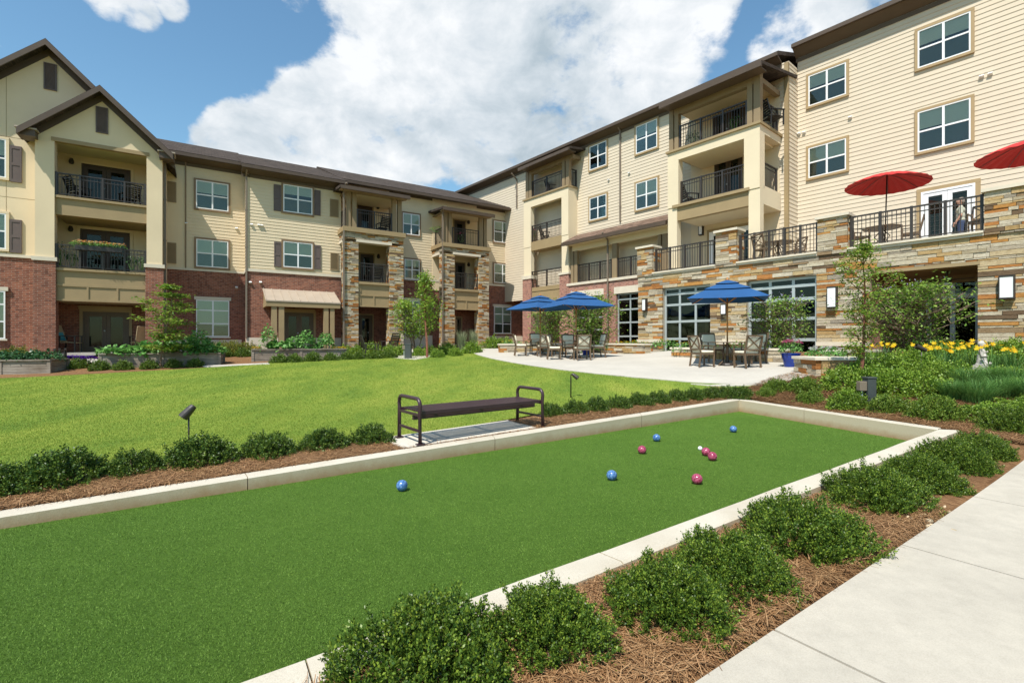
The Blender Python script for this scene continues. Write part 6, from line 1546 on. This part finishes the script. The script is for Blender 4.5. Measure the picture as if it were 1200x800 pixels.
# ------------------------------------------------------------------ trees
def tree(name, base, label, cat, group, H, stems, spread, levels, leafmat_, leafL, nleaf, barkm, seed, lean=(0,0), start=.35, droop=0, layered=False, upright=.6, rad=.045, cloud=.12, flowers=None, cut=None):
    r = random.Random(seed); global rng; rng = np.random.default_rng(seed)
    root = empty(name, base, label, cat, group); ORG[root.name] = Vector((0,0,0)); tips = []; lines = []
    def branch(a, d, ln, rd, lv):
        pts = [a]; n = 4
        for i in range(n):
            d = (d+Vector((r.uniform(-.16,.16), r.uniform(-.16,.16), r.uniform(-.05,.12)-droop*.1*lv))).normalized(); pts.append(pts[-1]+d*ln/n)
        lines.append((pts, rd, rd*.45)); 
        if lv >= levels:
            for k in range(1, n+1): tips.append((pts[k], d, .35+.65*k/n))
            return
        k_ = 3 if lv else 0
        for j in range(r.choice((2, 3))+ (1 if lv == 1 else 0)):
            t = r.uniform(.35, 1); q = pts[min(n, int(t*n))]; a_ = r.uniform(0, 2*math.pi); el = r.uniform(.0, .7)*upright
            dd = (d*.55+Vector((math.cos(a_), math.sin(a_), el))*.75).normalized(); 
            if layered: dd.z *= .3; dd.normalize()
            branch(q, dd, ln*r.uniform(.5, .8), rd*.5, lv+1)
        tips.append((pts[-1], d, 1))
    for s in range(stems):
        a = s*2*math.pi/stems+r.uniform(-.4,.4); off = Vector((math.cos(a), math.sin(a), 0))*(.12 if stems > 1 else 0)
        d = Vector((math.cos(a)*.28*(stems > 1)+lean[0], math.sin(a)*.28*(stems > 1)+lean[1], 1)).normalized()
        n = 9; pts = [off*.4]; 
        for i in range(n): d = (d+Vector((r.uniform(-.07,.07), r.uniform(-.07,.07), .03))).normalized(); pts.append(pts[-1]+d*H*.93/n)
        lines.append((pts, rad/math.sqrt(stems)*1.1, rad*.16))
        for i in range(int(n*start), n+1):
            f = (i/n-start)/(1-start); 
            for j in range(2 if stems > 1 else 3):
                a_ = r.uniform(0, 2*math.pi); w = spread*(math.sin(math.pi*(.22+.72*f))**.8)*r.uniform(.6, 1.15)
                dd = Vector((math.cos(a_), math.sin(a_), (.15 if layered else .45)*upright*1.6-droop)).normalized(); branch(pts[i], dd, w, rad*.32, 1)
        tips.append((pts[-1], d, 1))
    m = MB()
    for pts, r0, r1 in lines:
        k = len(pts); m.tube(pts, [r0+(r1-r0)*i/(k-1) for i in range(k)], 6, caps=True)
    me = bpy.data.meshes.new('trunk'); me.from_pydata([tuple(v) for v in m.v], [], m.f); me.materials.append(M[barkm]); mesh_obj('trunk', me, root)
    T_ = np.array([[*t[0]] for t in tips]); W_ = np.array([t[2] for t in tips]); idx = rng.choice(len(T_), nleaf, p=W_/W_.sum())
    P_ = T_[idx]+rng.normal(0, cloud, (nleaf, 3))*np.array([1, 1, .35 if layered else .8]); ax = rng.normal(0, 1, (nleaf, 3)); ax[:, 2] = ax[:, 2]*.5-.15
    if layered: ax[:, 2] *= .35
    up = np.tile([0, 0, 1.0], (nleaf, 1))+rng.normal(0, .45, (nleaf, 3)); side_like = up
    ax = unit(ax); v = leaf_arrays(P_, ax, rng.uniform(.7, 1.25, nleaf)*leafL, rng.uniform(.38, .6, nleaf)*leafL, up=side_like)
    mesh_obj('crown', quads_mesh('crown', v, leafmat_), root)
    if flowers:
        fm, nf, fs = flowers; zz = T_[:, 2]; c = np.argsort(-zz)[:max(6, len(zz)//3)]; i2 = rng.choice(c, nf); P2 = T_[i2]+rng.normal(0, cloud*.8, (nf, 3)); P2[:, 2] += rng.uniform(0, .16, nf)
        a2 = np.tile([0, 0, 1.0], (nf, 1))+rng.normal(0, .35, (nf, 3)); mesh_obj('flowers', quads_mesh('flowers', leaf_arrays(P2, a2, fs, fs*.3), fm), root)['kind'] = 'stuff'
    return root
tree('maple_tree', at(187, 17.6), 'young maple with layered branches rising from the long raised bed at the left', 'tree', 'small trees in the courtyard', 3.15, 1, .95, 2, 'maple', .12, 3600, 'bark', 5, lean=(.03,0), start=.30, layered=True, rad=.035, cloud=.10)
tree('crape_myrtle', at(487, 23.6), 'multi-stemmed bright green crape myrtle in front of the brick wall between the stone towers', 'tree', 'small trees in the courtyard', 2.65, 4, .95, 2, 'crape', .12, 3000, 'bark', 8, start=.40, upright=.7, cloud=.15, rad=.06)
tree('young_tree', at(500.5, 21.8), 'slim young tree with a single reddish trunk between the two stone towers', 'tree', 'small trees in the courtyard', 3.95, 1, .55, 2, 'crape', .13, 1300, 'bark_red', 15, lean=(.06,0), start=.36, upright=1.0, cloud=.15, rad=.055)
tree('crape_myrtle', at(645, 25.0), 'shrubby green crape myrtle behind the farthest blue umbrella', 'tree', 'small trees in the courtyard', 2.5, 4, .95, 2, 'vitex', .13, 3000, 'bark', 21, start=.2, upright=.6, cloud=.2, rad=.05)
tree('chaste_tree', at(693, 22.3), 'broad shrubby tree with lilac flower spikes behind the middle blue umbrella', 'tree', 'small trees in the courtyard', 2.55, 5, 1.15, 2, 'vitex', .13, 4200, 'bark', 22, start=.18, upright=.6, cloud=.2, rad=.05, flowers=('fl_lilac', 90, .10))
tree('chaste_tree', at(911, 15.5), 'broad shrubby tree with lilac flower spikes in front of the large glazed doors', 'tree', 'small trees in the courtyard', 1.95, 5, .80, 2, 'vitex', .10, 2600, 'bark', 31, start=.30, upright=.5, cloud=.13, rad=.05, flowers=('fl_lilac', 110, .08))
tree('chaste_tree', at(1068, 13.4), 'wide spreading tree with feathery leaves in front of the recessed entrance', 'tree', 'small trees in the courtyard', 2.1, 6, 1.15, 2, 'vitex', .10, 4600, 'bark', 44, start=.28, upright=.45, cloud=.12, rad=.06, lean=(.02,0), flowers=('fl_lilac', 80, .07))
tree('young_tree', at(1009, 9.9), 'tall thin young tree with a reddish trunk and sparse leaves by the utility box', 'tree', 'small trees in the courtyard', 3.05, 1, .62, 2, 'maple', .07, 3000, 'bark_red', 51, start=.32, upright=.9, cloud=.07, rad=.036)

# ------------------------------------------------------------------ vegetables in the raised beds
def leafy(name, p, label, group, rx, ry, rz, n, L, mat, seed, fl=None, wd=.8, cat='plant'):
    r = np.random.default_rng(seed); global rng; rng = r
    root = empty(name, p, label, cat, group); ORG[root.name] = Vector((0,0,0))
    th = r.uniform(0, 2*np.pi, n); q = np.sqrt(r.random(n)); zz = np.sqrt(np.clip(1-q**2*.85, 0, 1))*r.uniform(.45, 1.05, n)
    P_ = np.stack([rx*q*np.cos(th), ry*q*np.sin(th), rz*zz], 1); ax = np.stack([np.cos(th), np.sin(th), r.normal(-.1, .4, n)], 1)+r.normal(0, .5, (n, 3))
    up = np.tile([0, 0, 1.0], (n, 1))+r.normal(0, .5, (n, 3)); v = leaf_arrays(P_, ax, r.uniform(.6, 1.2, n)*L, r.uniform(.8, 1.1, n)*L*wd, up=up)
    mesh_obj('foliage', quads_mesh('foliage', v, mat), root)
    m = MB(); rr = random.Random(seed)
    for i in range(10): k = rr.randrange(n); m.tube([(P_[k][0]*.2, P_[k][1]*.2, -.12), tuple(P_[k])], .006, 5)
    ms = bpy.data.meshes.new('stem'); ms.from_pydata([tuple(a) for a in m.v], [], m.f); ms.materials.append(M['veg']); mesh_obj('stem', ms, root)
    if fl:
        fm, nf, fs = fl; t2 = r.uniform(0, 2*np.pi, nf); q2 = np.sqrt(r.random(nf))*.95; c2 = np.stack([rx*q2*np.cos(t2), ry*q2*np.sin(t2), rz*(1.02-.25*q2**2)+r.normal(0, .02, nf)], 1)
        V = []
        for k in range(5):
            a = t2+k*2*np.pi/5; V.append(leaf_arrays(c2, np.stack([np.cos(a), np.sin(a), np.full(nf, .35)], 1), fs, fs*.7, up=np.tile([0,0,1.0],(nf,1))))
        mesh_obj('flowers', quads_mesh('flowers', np.concatenate(V), fm), root)['kind'] = 'stuff'
    return root
def bedpt(k, s, o, dz=0): F, L_, top = RBs[k]; return F.W(s*L_, top-.05+dz, -o)
gv = 'plants growing in the timber beds'
for i, s in enumerate((.32, .5, .68, .86)): leafy('vegetable_plant', bedpt(0, s, .45), 'dark leafy pepper plant, %s from the left in the left raised bed' % ordn(i), gv, .62, .4, .38, 260, .15, 'veg_d', 700+i, wd=.5)
for i, (s, rr_, hh, md) in enumerate(((.1,.6,.34,'veg'),(.26,.6,.30,'veg'),(.42,.72,.62,'veg'),(.56,.78,.58,'veg'),(.70,.65,.55,'veg'),(.80,.42,1.0,'veg'),(.90,.5,.40,'veg'))):
    leafy('vegetable_plant', bedpt(1, s, .35 if i not in (5,) else .5), ('tall climbing tomato plant at the right end of the long raised bed' if i == 5 else 'large-leaved squash plant, %s from the left in the long raised bed' % ordn(i)), gv, rr_*.9, .5, hh, 170 if i != 5 else 420, .21 if i != 5 else .12, md, 720+i)
for i, (s, rr_, hh, n_, L_, lab) in enumerate(((.16,.3,1.05,260,.11,'tall tomato plant at the left of the canopy bed'),(.28,.55,.42,120,.26,'sprawling squash plant at the left of the canopy bed'),(.43,.28,.62,200,.12,'bushy tomato plant left of the middle of the canopy bed'),(.56,.38,.88,420,.11,'tall bushy tomato plant in the middle of the canopy bed'),(.66,.35,.20,80,.2,'low squash plant spilling over the canopy bed'),(.78,.33,.80,360,.11,'tall bushy tomato plant at the right of the canopy bed'))):
    leafy('vegetable_plant', bedpt(2, s, .4), lab, gv, rr_, .35, hh, n_, L_, 'veg', 740+i)
gf = 'flowering plants in the courtyard'
leafy('marigold', bedpt(2, .05, .2), 'yellow marigolds at the left corner of the canopy bed', gf, .25, .2, .16, 60, .07, 'veg', 760, ('fl_yellow', 40, .05), cat='flowers')
leafy('marigold', bedpt(2, .92, .2), 'yellow marigolds at the right end of the canopy bed', gf, .35, .2, .15, 70, .07, 'veg', 761, ('fl_yellow', 55, .05), cat='flowers')
leafy('marigold', bedpt(1, .965, .2), 'yellow marigolds at the right end of the long raised bed', gf, .18, .2, .18, 50, .07, 'veg', 762, ('fl_yellow', 35, .05), cat='flowers')
for i, px in enumerate((84, 93, 101)): leafy('petunia', at(px, 18.2), 'purple petunias in front of the left porch, %s clump from the left' % ordn(i), gf, .4, .3, .36, 90, .06, 'veg', 765+i, ('fl_purple', 200, .06), cat='flowers')
leafy('potted_flower', pots[0].location+Vector((0,0,.36)), 'pink geraniums growing in the tall blue pot', gf, .30, .28, .42, 300, .07, 'veg', 770, ('fl_pink', 60, .05), cat='flowers')
leafy('potted_flower', pots[1].location+Vector((0,0,.22)), 'white and yellow flowers in the wide blue pot behind the pier', gf, .48, .4, .30, 420, .07, 'veg', 771, ('fl_whitef', 60, .05), cat='flowers')
leafy('potted_flower', pots[2].location+Vector((0,0,.3)), 'leafy plant in the small blue pot behind the middle table', gf, .25, .25, .3, 150, .08, 'veg', 772, ('fl_yellow', 12, .05), cat='flowers')
wl = [(600,24.6,'behind the far left seat wall'),(622,24.2,'behind the right part of the far left seat wall'),(641,23.6,'right of the farthest umbrella pole'),(736,21.8,'left half behind the middle seat wall'),(747,21.6,'right half behind the middle seat wall'),(716,22.0,'behind the right chair of the middle table'),(808,17.6,'left behind the nearest seat wall'),(826,17.4,'behind the left chair of the nearest table'),(868,16.9,'behind the nearest umbrella pole'),(895,16.6,'right behind the nearest seat wall'),(779,20.5,'at the corner of the middle glazed door')]
for i, (px, Z, l) in enumerate(wl): leafy('lantana', at(px, Z, .12), 'yellow flowering lantana '+l, gf, .62, .32, .42, 260, .08, 'veg', 780+i, ('fl_yellow', 46 if i < 6 else 22, .045), cat='flowers')
# daylilies: strap leaves and yellow trumpets
def grass_clump(name, p, label, group, R0, H, n, mat, seed, wd=.012, arch=.45, fl=None, cat='grass clump'):
    r = np.random.default_rng(seed); root = empty(name, p, label, cat, group); ORG[root.name] = Vector((0,0,0))
    th = r.uniform(0, 2*np.pi, n); rb = np.sqrt(r.random(n))*R0*.35; b = np.stack([rb*np.cos(th), rb*np.sin(th), np.zeros(n)], 1); a2 = th+r.normal(0, .5, n); h = H*r.uniform(.55, 1.08, n); out = R0*r.uniform(.2, 1, n)*arch*2
    d = np.stack([np.cos(a2), np.sin(a2), np.zeros(n)], 1); s_ = np.stack([-np.sin(a2), np.cos(a2), np.zeros(n)], 1)*wd/2; V = []
    K = [(0, 0), (.35, .10), (.7, .42), (.95, 1.0)]
    pts = [b+d*(out*o_)[:, None]+np.array([0,0,1.0])*(h*z_)[:, None] for z_, o_ in K]
    for i in range(3):
        w0, w1 = (1, .9, .65, .08)[i], (1, .9, .65, .08)[i+1]; V.append(np.stack([pts[i]-s_*w0, pts[i]+s_*w0, pts[i+1]+s_*w1, pts[i+1]-s_*w1], 1))
    v = np.stack(V, 1).reshape(-1, 3); 
    # weld each blade so that it is one piece
    me = quads_mesh('blades', v, mat); bm = bmesh.new(); bm.from_mesh(me); bmesh.ops.remove_doubles(bm, verts=bm.verts, dist=1e-5); bm.to_mesh(me); bm.free()
    mesh_obj('blades', me, root)
    if fl:
        fm, nf, fs, fh = fl; global rng; rng = r; t2 = r.uniform(0, 2*np.pi, nf); q2 = r.uniform(.1, 1, nf)*R0; c2 = np.stack([q2*np.cos(t2), q2*np.sin(t2), fh*r.uniform(.8, 1.1, nf)], 1); W = []
        tilt = unit(np.stack([np.cos(t2)*.6, np.sin(t2)*.6-.5, np.full(nf, .7)], 1))
        for k in range(6):
            a = k*np.pi/3; e1 = unit(np.cross(tilt, np.tile([0,0,1.0],(nf,1)))); e2 = np.cross(tilt, e1); dr = e1*math.cos(a)+e2*math.sin(a); W.append(leaf_arrays(c2, dr+tilt*.55, fs, fs*.42, up=tilt))
        mesh_obj('flowers', quads_mesh('flowers', np.concatenate(W), fm), root)['kind'] = 'stuff'
        m = MB()
        for k in range(nf): m.tube([(c2[k][0]*.3, c2[k][1]*.3, 0), (c2[k][0]*.8, c2[k][1]*.8, c2[k][2]*.7), tuple(c2[k])], .004, 4)
        ms = bpy.data.meshes.new('flower_stalk'); ms.from_pydata([tuple(q) for q in m.v], [], m.f); ms.materials.append(M['veg']); mesh_obj('flower_stalk', ms, root)
    return root
gd_ = 'yellow daylily clumps in the right-hand bed'
for i, (px, Z, nf, l) in enumerate([(1092,11.3,16,'just right of the upward spotlight'),(1108,11.0,18,'middle of the brightest patch of flowers'),(1120,11.5,10,'right side of the brightest patch'),(1142,11.6,8,'left behind the stone statue'),(1162,10.9,9,'right beside the stone statue'),(1187,10.7,10,'near the right edge of the photo'),(1030,11.4,5,'behind the utility box'),(1050,11.9,5,'below the feathery tree'),(1020,11.7,5,'left, near the red trunk')]):
    grass_clump('daylily', at(px, Z), 'clump of yellow daylilies, '+l, gd_, .38, .5, 90, 'blades', 800+i, wd=.016, fl=('fl_yellow', nf, .068, .64), cat='flowers')
for i, (px, Z, s) in enumerate([(1160,7.5,.7),(1195,7.6,.75),(1180,10.2,.8),(1205,9.0,.8)]):
    shrub(at(px, Z, -.03), mass_p[i % 3], 'low light green shrub before the fine grasses, %s from the left' % ordn(i), 'light green shrubs in the right-hand bed', rz=i, sc3=(s, s, s*.6))
gg_ = 'fine green ornamental grasses in the right-hand bed'
for i, (px, Z, s, l) in enumerate([(1118,8.6,1.0,'left front of the grasses'),(1145,8.3,1.2,'front middle of the grasses'),(1172,8.6,1.1,'front right of the grasses'),(1135,9.5,1.1,'behind the front left clump'),(1160,9.6,1.1,'just in front of the statue'),(1190,9.3,1.2,'right, behind the front clump'),(1205,8.4,1.2,'cut by the right edge'),(1172,11.9,1.0,'right behind the statue'),(1196,12.0,1.1,'below the stone wall ledge')]):
    grass_clump('ornamental_grass', at(px, Z), 'fine-bladed green grass clump, '+l, gg_, .46*s, .36*s, 620, 'blades', 820+i, wd=.007)
for i, (px, Z) in enumerate([(541,24.2),(555,24.6)]): grass_clump('plume_grass', at(px, Z), 'pale plumed grass clump, %s one before the second stone tower' % ('left', 'right')[i], 'pale plume grasses', .5, 1.15, 240, 'blades_p', 840+i, wd=.02, arch=.3)
# balcony plants
def bplant(p, label, r_=.22, h=.35, n=120, mat='veg_d', fl=None):
    return leafy('balcony_plant', p, label, 'plants on the balconies', r_, r_*.8, h, n, .08, mat, int(abs(p.x*97+p.z*13)) % 9999, fl, .5)
q = GP.off(.02); pts_ = [(94,'left part'),(107,'middle left'),(121,'middle right'),(136,'right part')]
for i, (px, l) in enumerate(pts_):
    p = q.W(q.S(px), GP.Z(63, 285)-.02+.0); bx = MB(); s_ = q.S(px); zr = GP.Z(63, 285)-.02
    bplant(q.W(s_, zr), 'bright mixed flowers trailing over the second floor gable balcony rail, '+l, .38, .20, 120, 'veg', ('fl_mixed', 36, .06))
b_ = MB().fb(q, q.S(88), q.S(143), GP.Z(63, 285)-.20, GP.Z(63, 285)-.0, -.04, .14).build('flower_box', 'metal_dark', None); tag(b_, 'long dark flower box hung on the second floor gable balcony rail', 'flower box')
q = GP.off(-.45)
for px, h, l in ((70,.85,'tall, at the left end'),(84,.5,'second from the left'),(154,.55,'right of the doors'),(166,.6,'at the right end')): 
    bplant(q.W(q.S(px), z2+.25), 'potted plant on the second floor gable balcony, '+l, .22, h, 160)
q = T2.off(-.5); bplant(T2.off(-1.2).W(t2['c'][0]+.05, t2['zl']+1.0), 'bright plant hanging on the side railing of the right stone tower', .4, .25, 90, 'lime'); bplant(q.W(q.S(541), t2['zl']+.35), 'dark potted plant with a red bloom on the top balcony of the right stone tower', .3, .5, 140, 'veg_d', ('fl_pink', 6, .07))
q = B2.off(-.5)
for px, l in ((813,'left, top floor of the near stucco tower'),(862,'right, top floor of the near stucco tower')): bplant(q.W(q.S(px), zled+.2), 'green potted plant '+l, .28, .6, 160, 'veg_d')
q = BP.off(-.3); bplant(q.W(q.S(625), zf1+.3), 'potted plant with pink blooms on the third floor balcony of the far stucco tower', .2, .6, 90, 'veg_d', ('fl_pink', 8, .06))

# ------------------------------------------------------------------ ground cover
def in_poly(x, y, poly):
    c = np.zeros(len(x), bool); n = len(poly)
    for i in range(n):
        x0, y0 = poly[i]; x1, y1 = poly[(i+1) % n]; k = ((y0 > y) != (y1 > y)) & (x < (x1-x0)*(y-y0)/((y1-y0) if abs(y1-y0) > 1e-9 else 1e-9)+x0); c ^= k
    return c
# lawn blades, thickest close by
r = np.random.default_rng(3); N = 600000
Zs = 4.0*(26/4.0)**(r.random(N)**.85); X = r.uniform(-1.12, .62, N)*Zs; k = in_poly(X, Zs, LAWN); X, Y = X[k], Zs[k]; n = len(X)
Zg = gz(X, Y)+.008; hgt = r.uniform(.010, .024, n)*(1+.02*Y); wdt = .0022*(1+Y*.12); a = r.uniform(0, 2*np.pi, n); lean = r.normal(0, .5, (n, 2))
b0 = np.stack([X-np.cos(a)*wdt, Y-np.sin(a)*wdt, Zg], 1); b1 = np.stack([X+np.cos(a)*wdt, Y+np.sin(a)*wdt, Zg], 1); t_ = np.stack([X+lean[:,0]*hgt, Y+lean[:,1]*hgt, Zg+hgt], 1)
o = mesh_obj('grass', quads_mesh('grass', np.stack([b0, b1, t_], 1).reshape(-1, 3), 'blade', 3)); tag(o, 'short yellow green mown lawn grass', 'grass', kind='stuff')
# short upright fibres of the court turf
r = np.random.default_rng(13); N = 760000
Zs = 1.2*(9.5/1.2)**(r.random(N)**.9); X = r.uniform(-1.1, .95, N)*Zs; k = in_poly(X, Zs, court); X, Y = X[k], Zs[k]; n = len(X)
hgt = r.uniform(.004, .008, n); wdt = .0009*(1+Y*.30); a = r.uniform(0, 2*np.pi, n); ln_ = r.normal(0, .7, (n, 2)); z0_ = np.full(n, .0005)
b0 = np.stack([X-np.cos(a)*wdt, Y-np.sin(a)*wdt, z0_], 1); b1 = np.stack([X+np.cos(a)*wdt, Y+np.sin(a)*wdt, z0_], 1); t_ = np.stack([X+ln_[:,0]*hgt, Y+ln_[:,1]*hgt, z0_+hgt], 1)
o = mesh_obj('turf_fibres', quads_mesh('turf_fibres', np.stack([b0, b1, t_], 1).reshape(-1, 3), 'fibre', 3)); tag(o, 'short green synthetic turf fibres on the bocce court', 'turf', kind='stuff')
# pine straw
def straw(name, gen, n, label, seed):
    r = np.random.default_rng(seed); X, Y = gen(r, n); n = len(X); Z = gz(X, Y)-.012+r.random(n)**1.5*.05
    a = r.uniform(0, 2*np.pi, n); L_ = r.uniform(.05, .11, n); w = r.uniform(.0011, .0021, n)*(1+.12*Y); rise = r.normal(0, .16, n)*L_; bend = r.normal(0, .25, n)
    p0 = np.stack([X-np.cos(a)*L_, Y-np.sin(a)*L_, Z-rise*.6], 1); p1 = np.stack([X, Y, Z+.006], 1); p2 = np.stack([X+np.cos(a+bend)*L_, Y+np.sin(a+bend)*L_, Z+rise], 1)
    s = np.stack([-np.sin(a), np.cos(a), np.zeros(n)], 1)*w[:, None]
    v = np.stack([p0-s*.6, p0+s*.6, p1+s, p1-s, p1-s, p1+s, p2+s*.5, p2-s*.5], 1).reshape(-1, 3)
    o = mesh_obj(name, quads_mesh(name, v, 'needle')); tag(o, label, 'pine straw', kind='stuff')
oD, oC = Vector(outer[1]), Vector(outer[2]); kd = (oC-oD).normalized()
def near_gen(r, n):
    t = r.random(n)**1.4*11.5+1.2; w = r.uniform(0.01, .93, n); a_ = oD+kd*0
    # between the kerb's outer edge and the sidewalk edge
    ex, ey = oD.x+kd.x*t, oD.y+kd.y*t; sx = s0.x+sd.x*(t-6.1), s0.y+sd.y*(t-6.1)
    u_ = (ex-s0.x)*sd.x+(ey-s0.y)*sd.y; fx, fy = s0.x+sd.x*u_, s0.y+sd.y*u_
    return ex+(fx-ex)*w, ey+(fy-ey)*w
straw('pine_straw', near_gen, 150000, 'brown pine straw covering the bed along the sidewalk', 5)
oA, oB = Vector(outer[0]), Vector(outer[3]); ka = (oB-oA).normalized(); kn = Vector((-ka.y, ka.x))
def far_gen(r, n):
    t = r.random(n)*(oB-oA).length*.8+(oB-oA).length*.22; w = r.uniform(.0, .78, n); X = oA.x+ka.x*t+kn.x*w; Y = oA.y+ka.y*t+kn.y*w
    k = ~in_poly(X, Y, [tuple(bA-bd*.1), tuple(bA+bd*2.1), tuple(bA+bd*2.1+bn*.8), tuple(bA-bd*.1+bn*.8)]); return X[k], Y[k]
straw('pine_straw', far_gen, 90000, 'brown pine straw under the shrubs along the far court kerb', 6)
def end_gen(r, n):
    b = Vector(outer[3]); c = Vector(outer[2]); t = r.random(n); w = r.random(n)**1.3*3.0; X = b.x+(c.x-b.x)*t*1.25+ud.x*w; Y = b.y+(c.y-b.y)*t*1.25+ud.y*w; return X, Y
straw('pine_straw', end_gen, 70000, 'brown pine straw behind the end of the court', 7)
# pebbles in the near bed
r = random.Random(5); m = MB()
c0 = gnd(1072, 601)
for i in range(70):
    x = c0.x+r.gauss(0, .16); y = c0.y+r.gauss(0, .16); s = r.uniform(.008, .030) if i > 8 else r.uniform(.03, .045); z = g1(x, y); T = Matrix.Translation((x, y, z+s*.2)) @ Euler((r.random(), r.random(), r.random()*6)).to_matrix().to_4x4() @ Matrix.Diagonal((s, s*r.uniform(.6, .9), s*.5, 1))
    b = len(m.v); bm = bmesh.new(); bmesh.ops.create_icosphere(bm, subdivisions=2, radius=1); m.v += [T @ (v.co*(1+r.uniform(-.12,.12))) for v in bm.verts]; m.f += [tuple(b+v.index for v in f.verts) for f in bm.faces]; bm.free()
tag(m.build('pebbles', 'pebble', None, smooth=True), 'scattered tan pebbles in the bed beside the sidewalk', 'pebbles', kind='stuff')
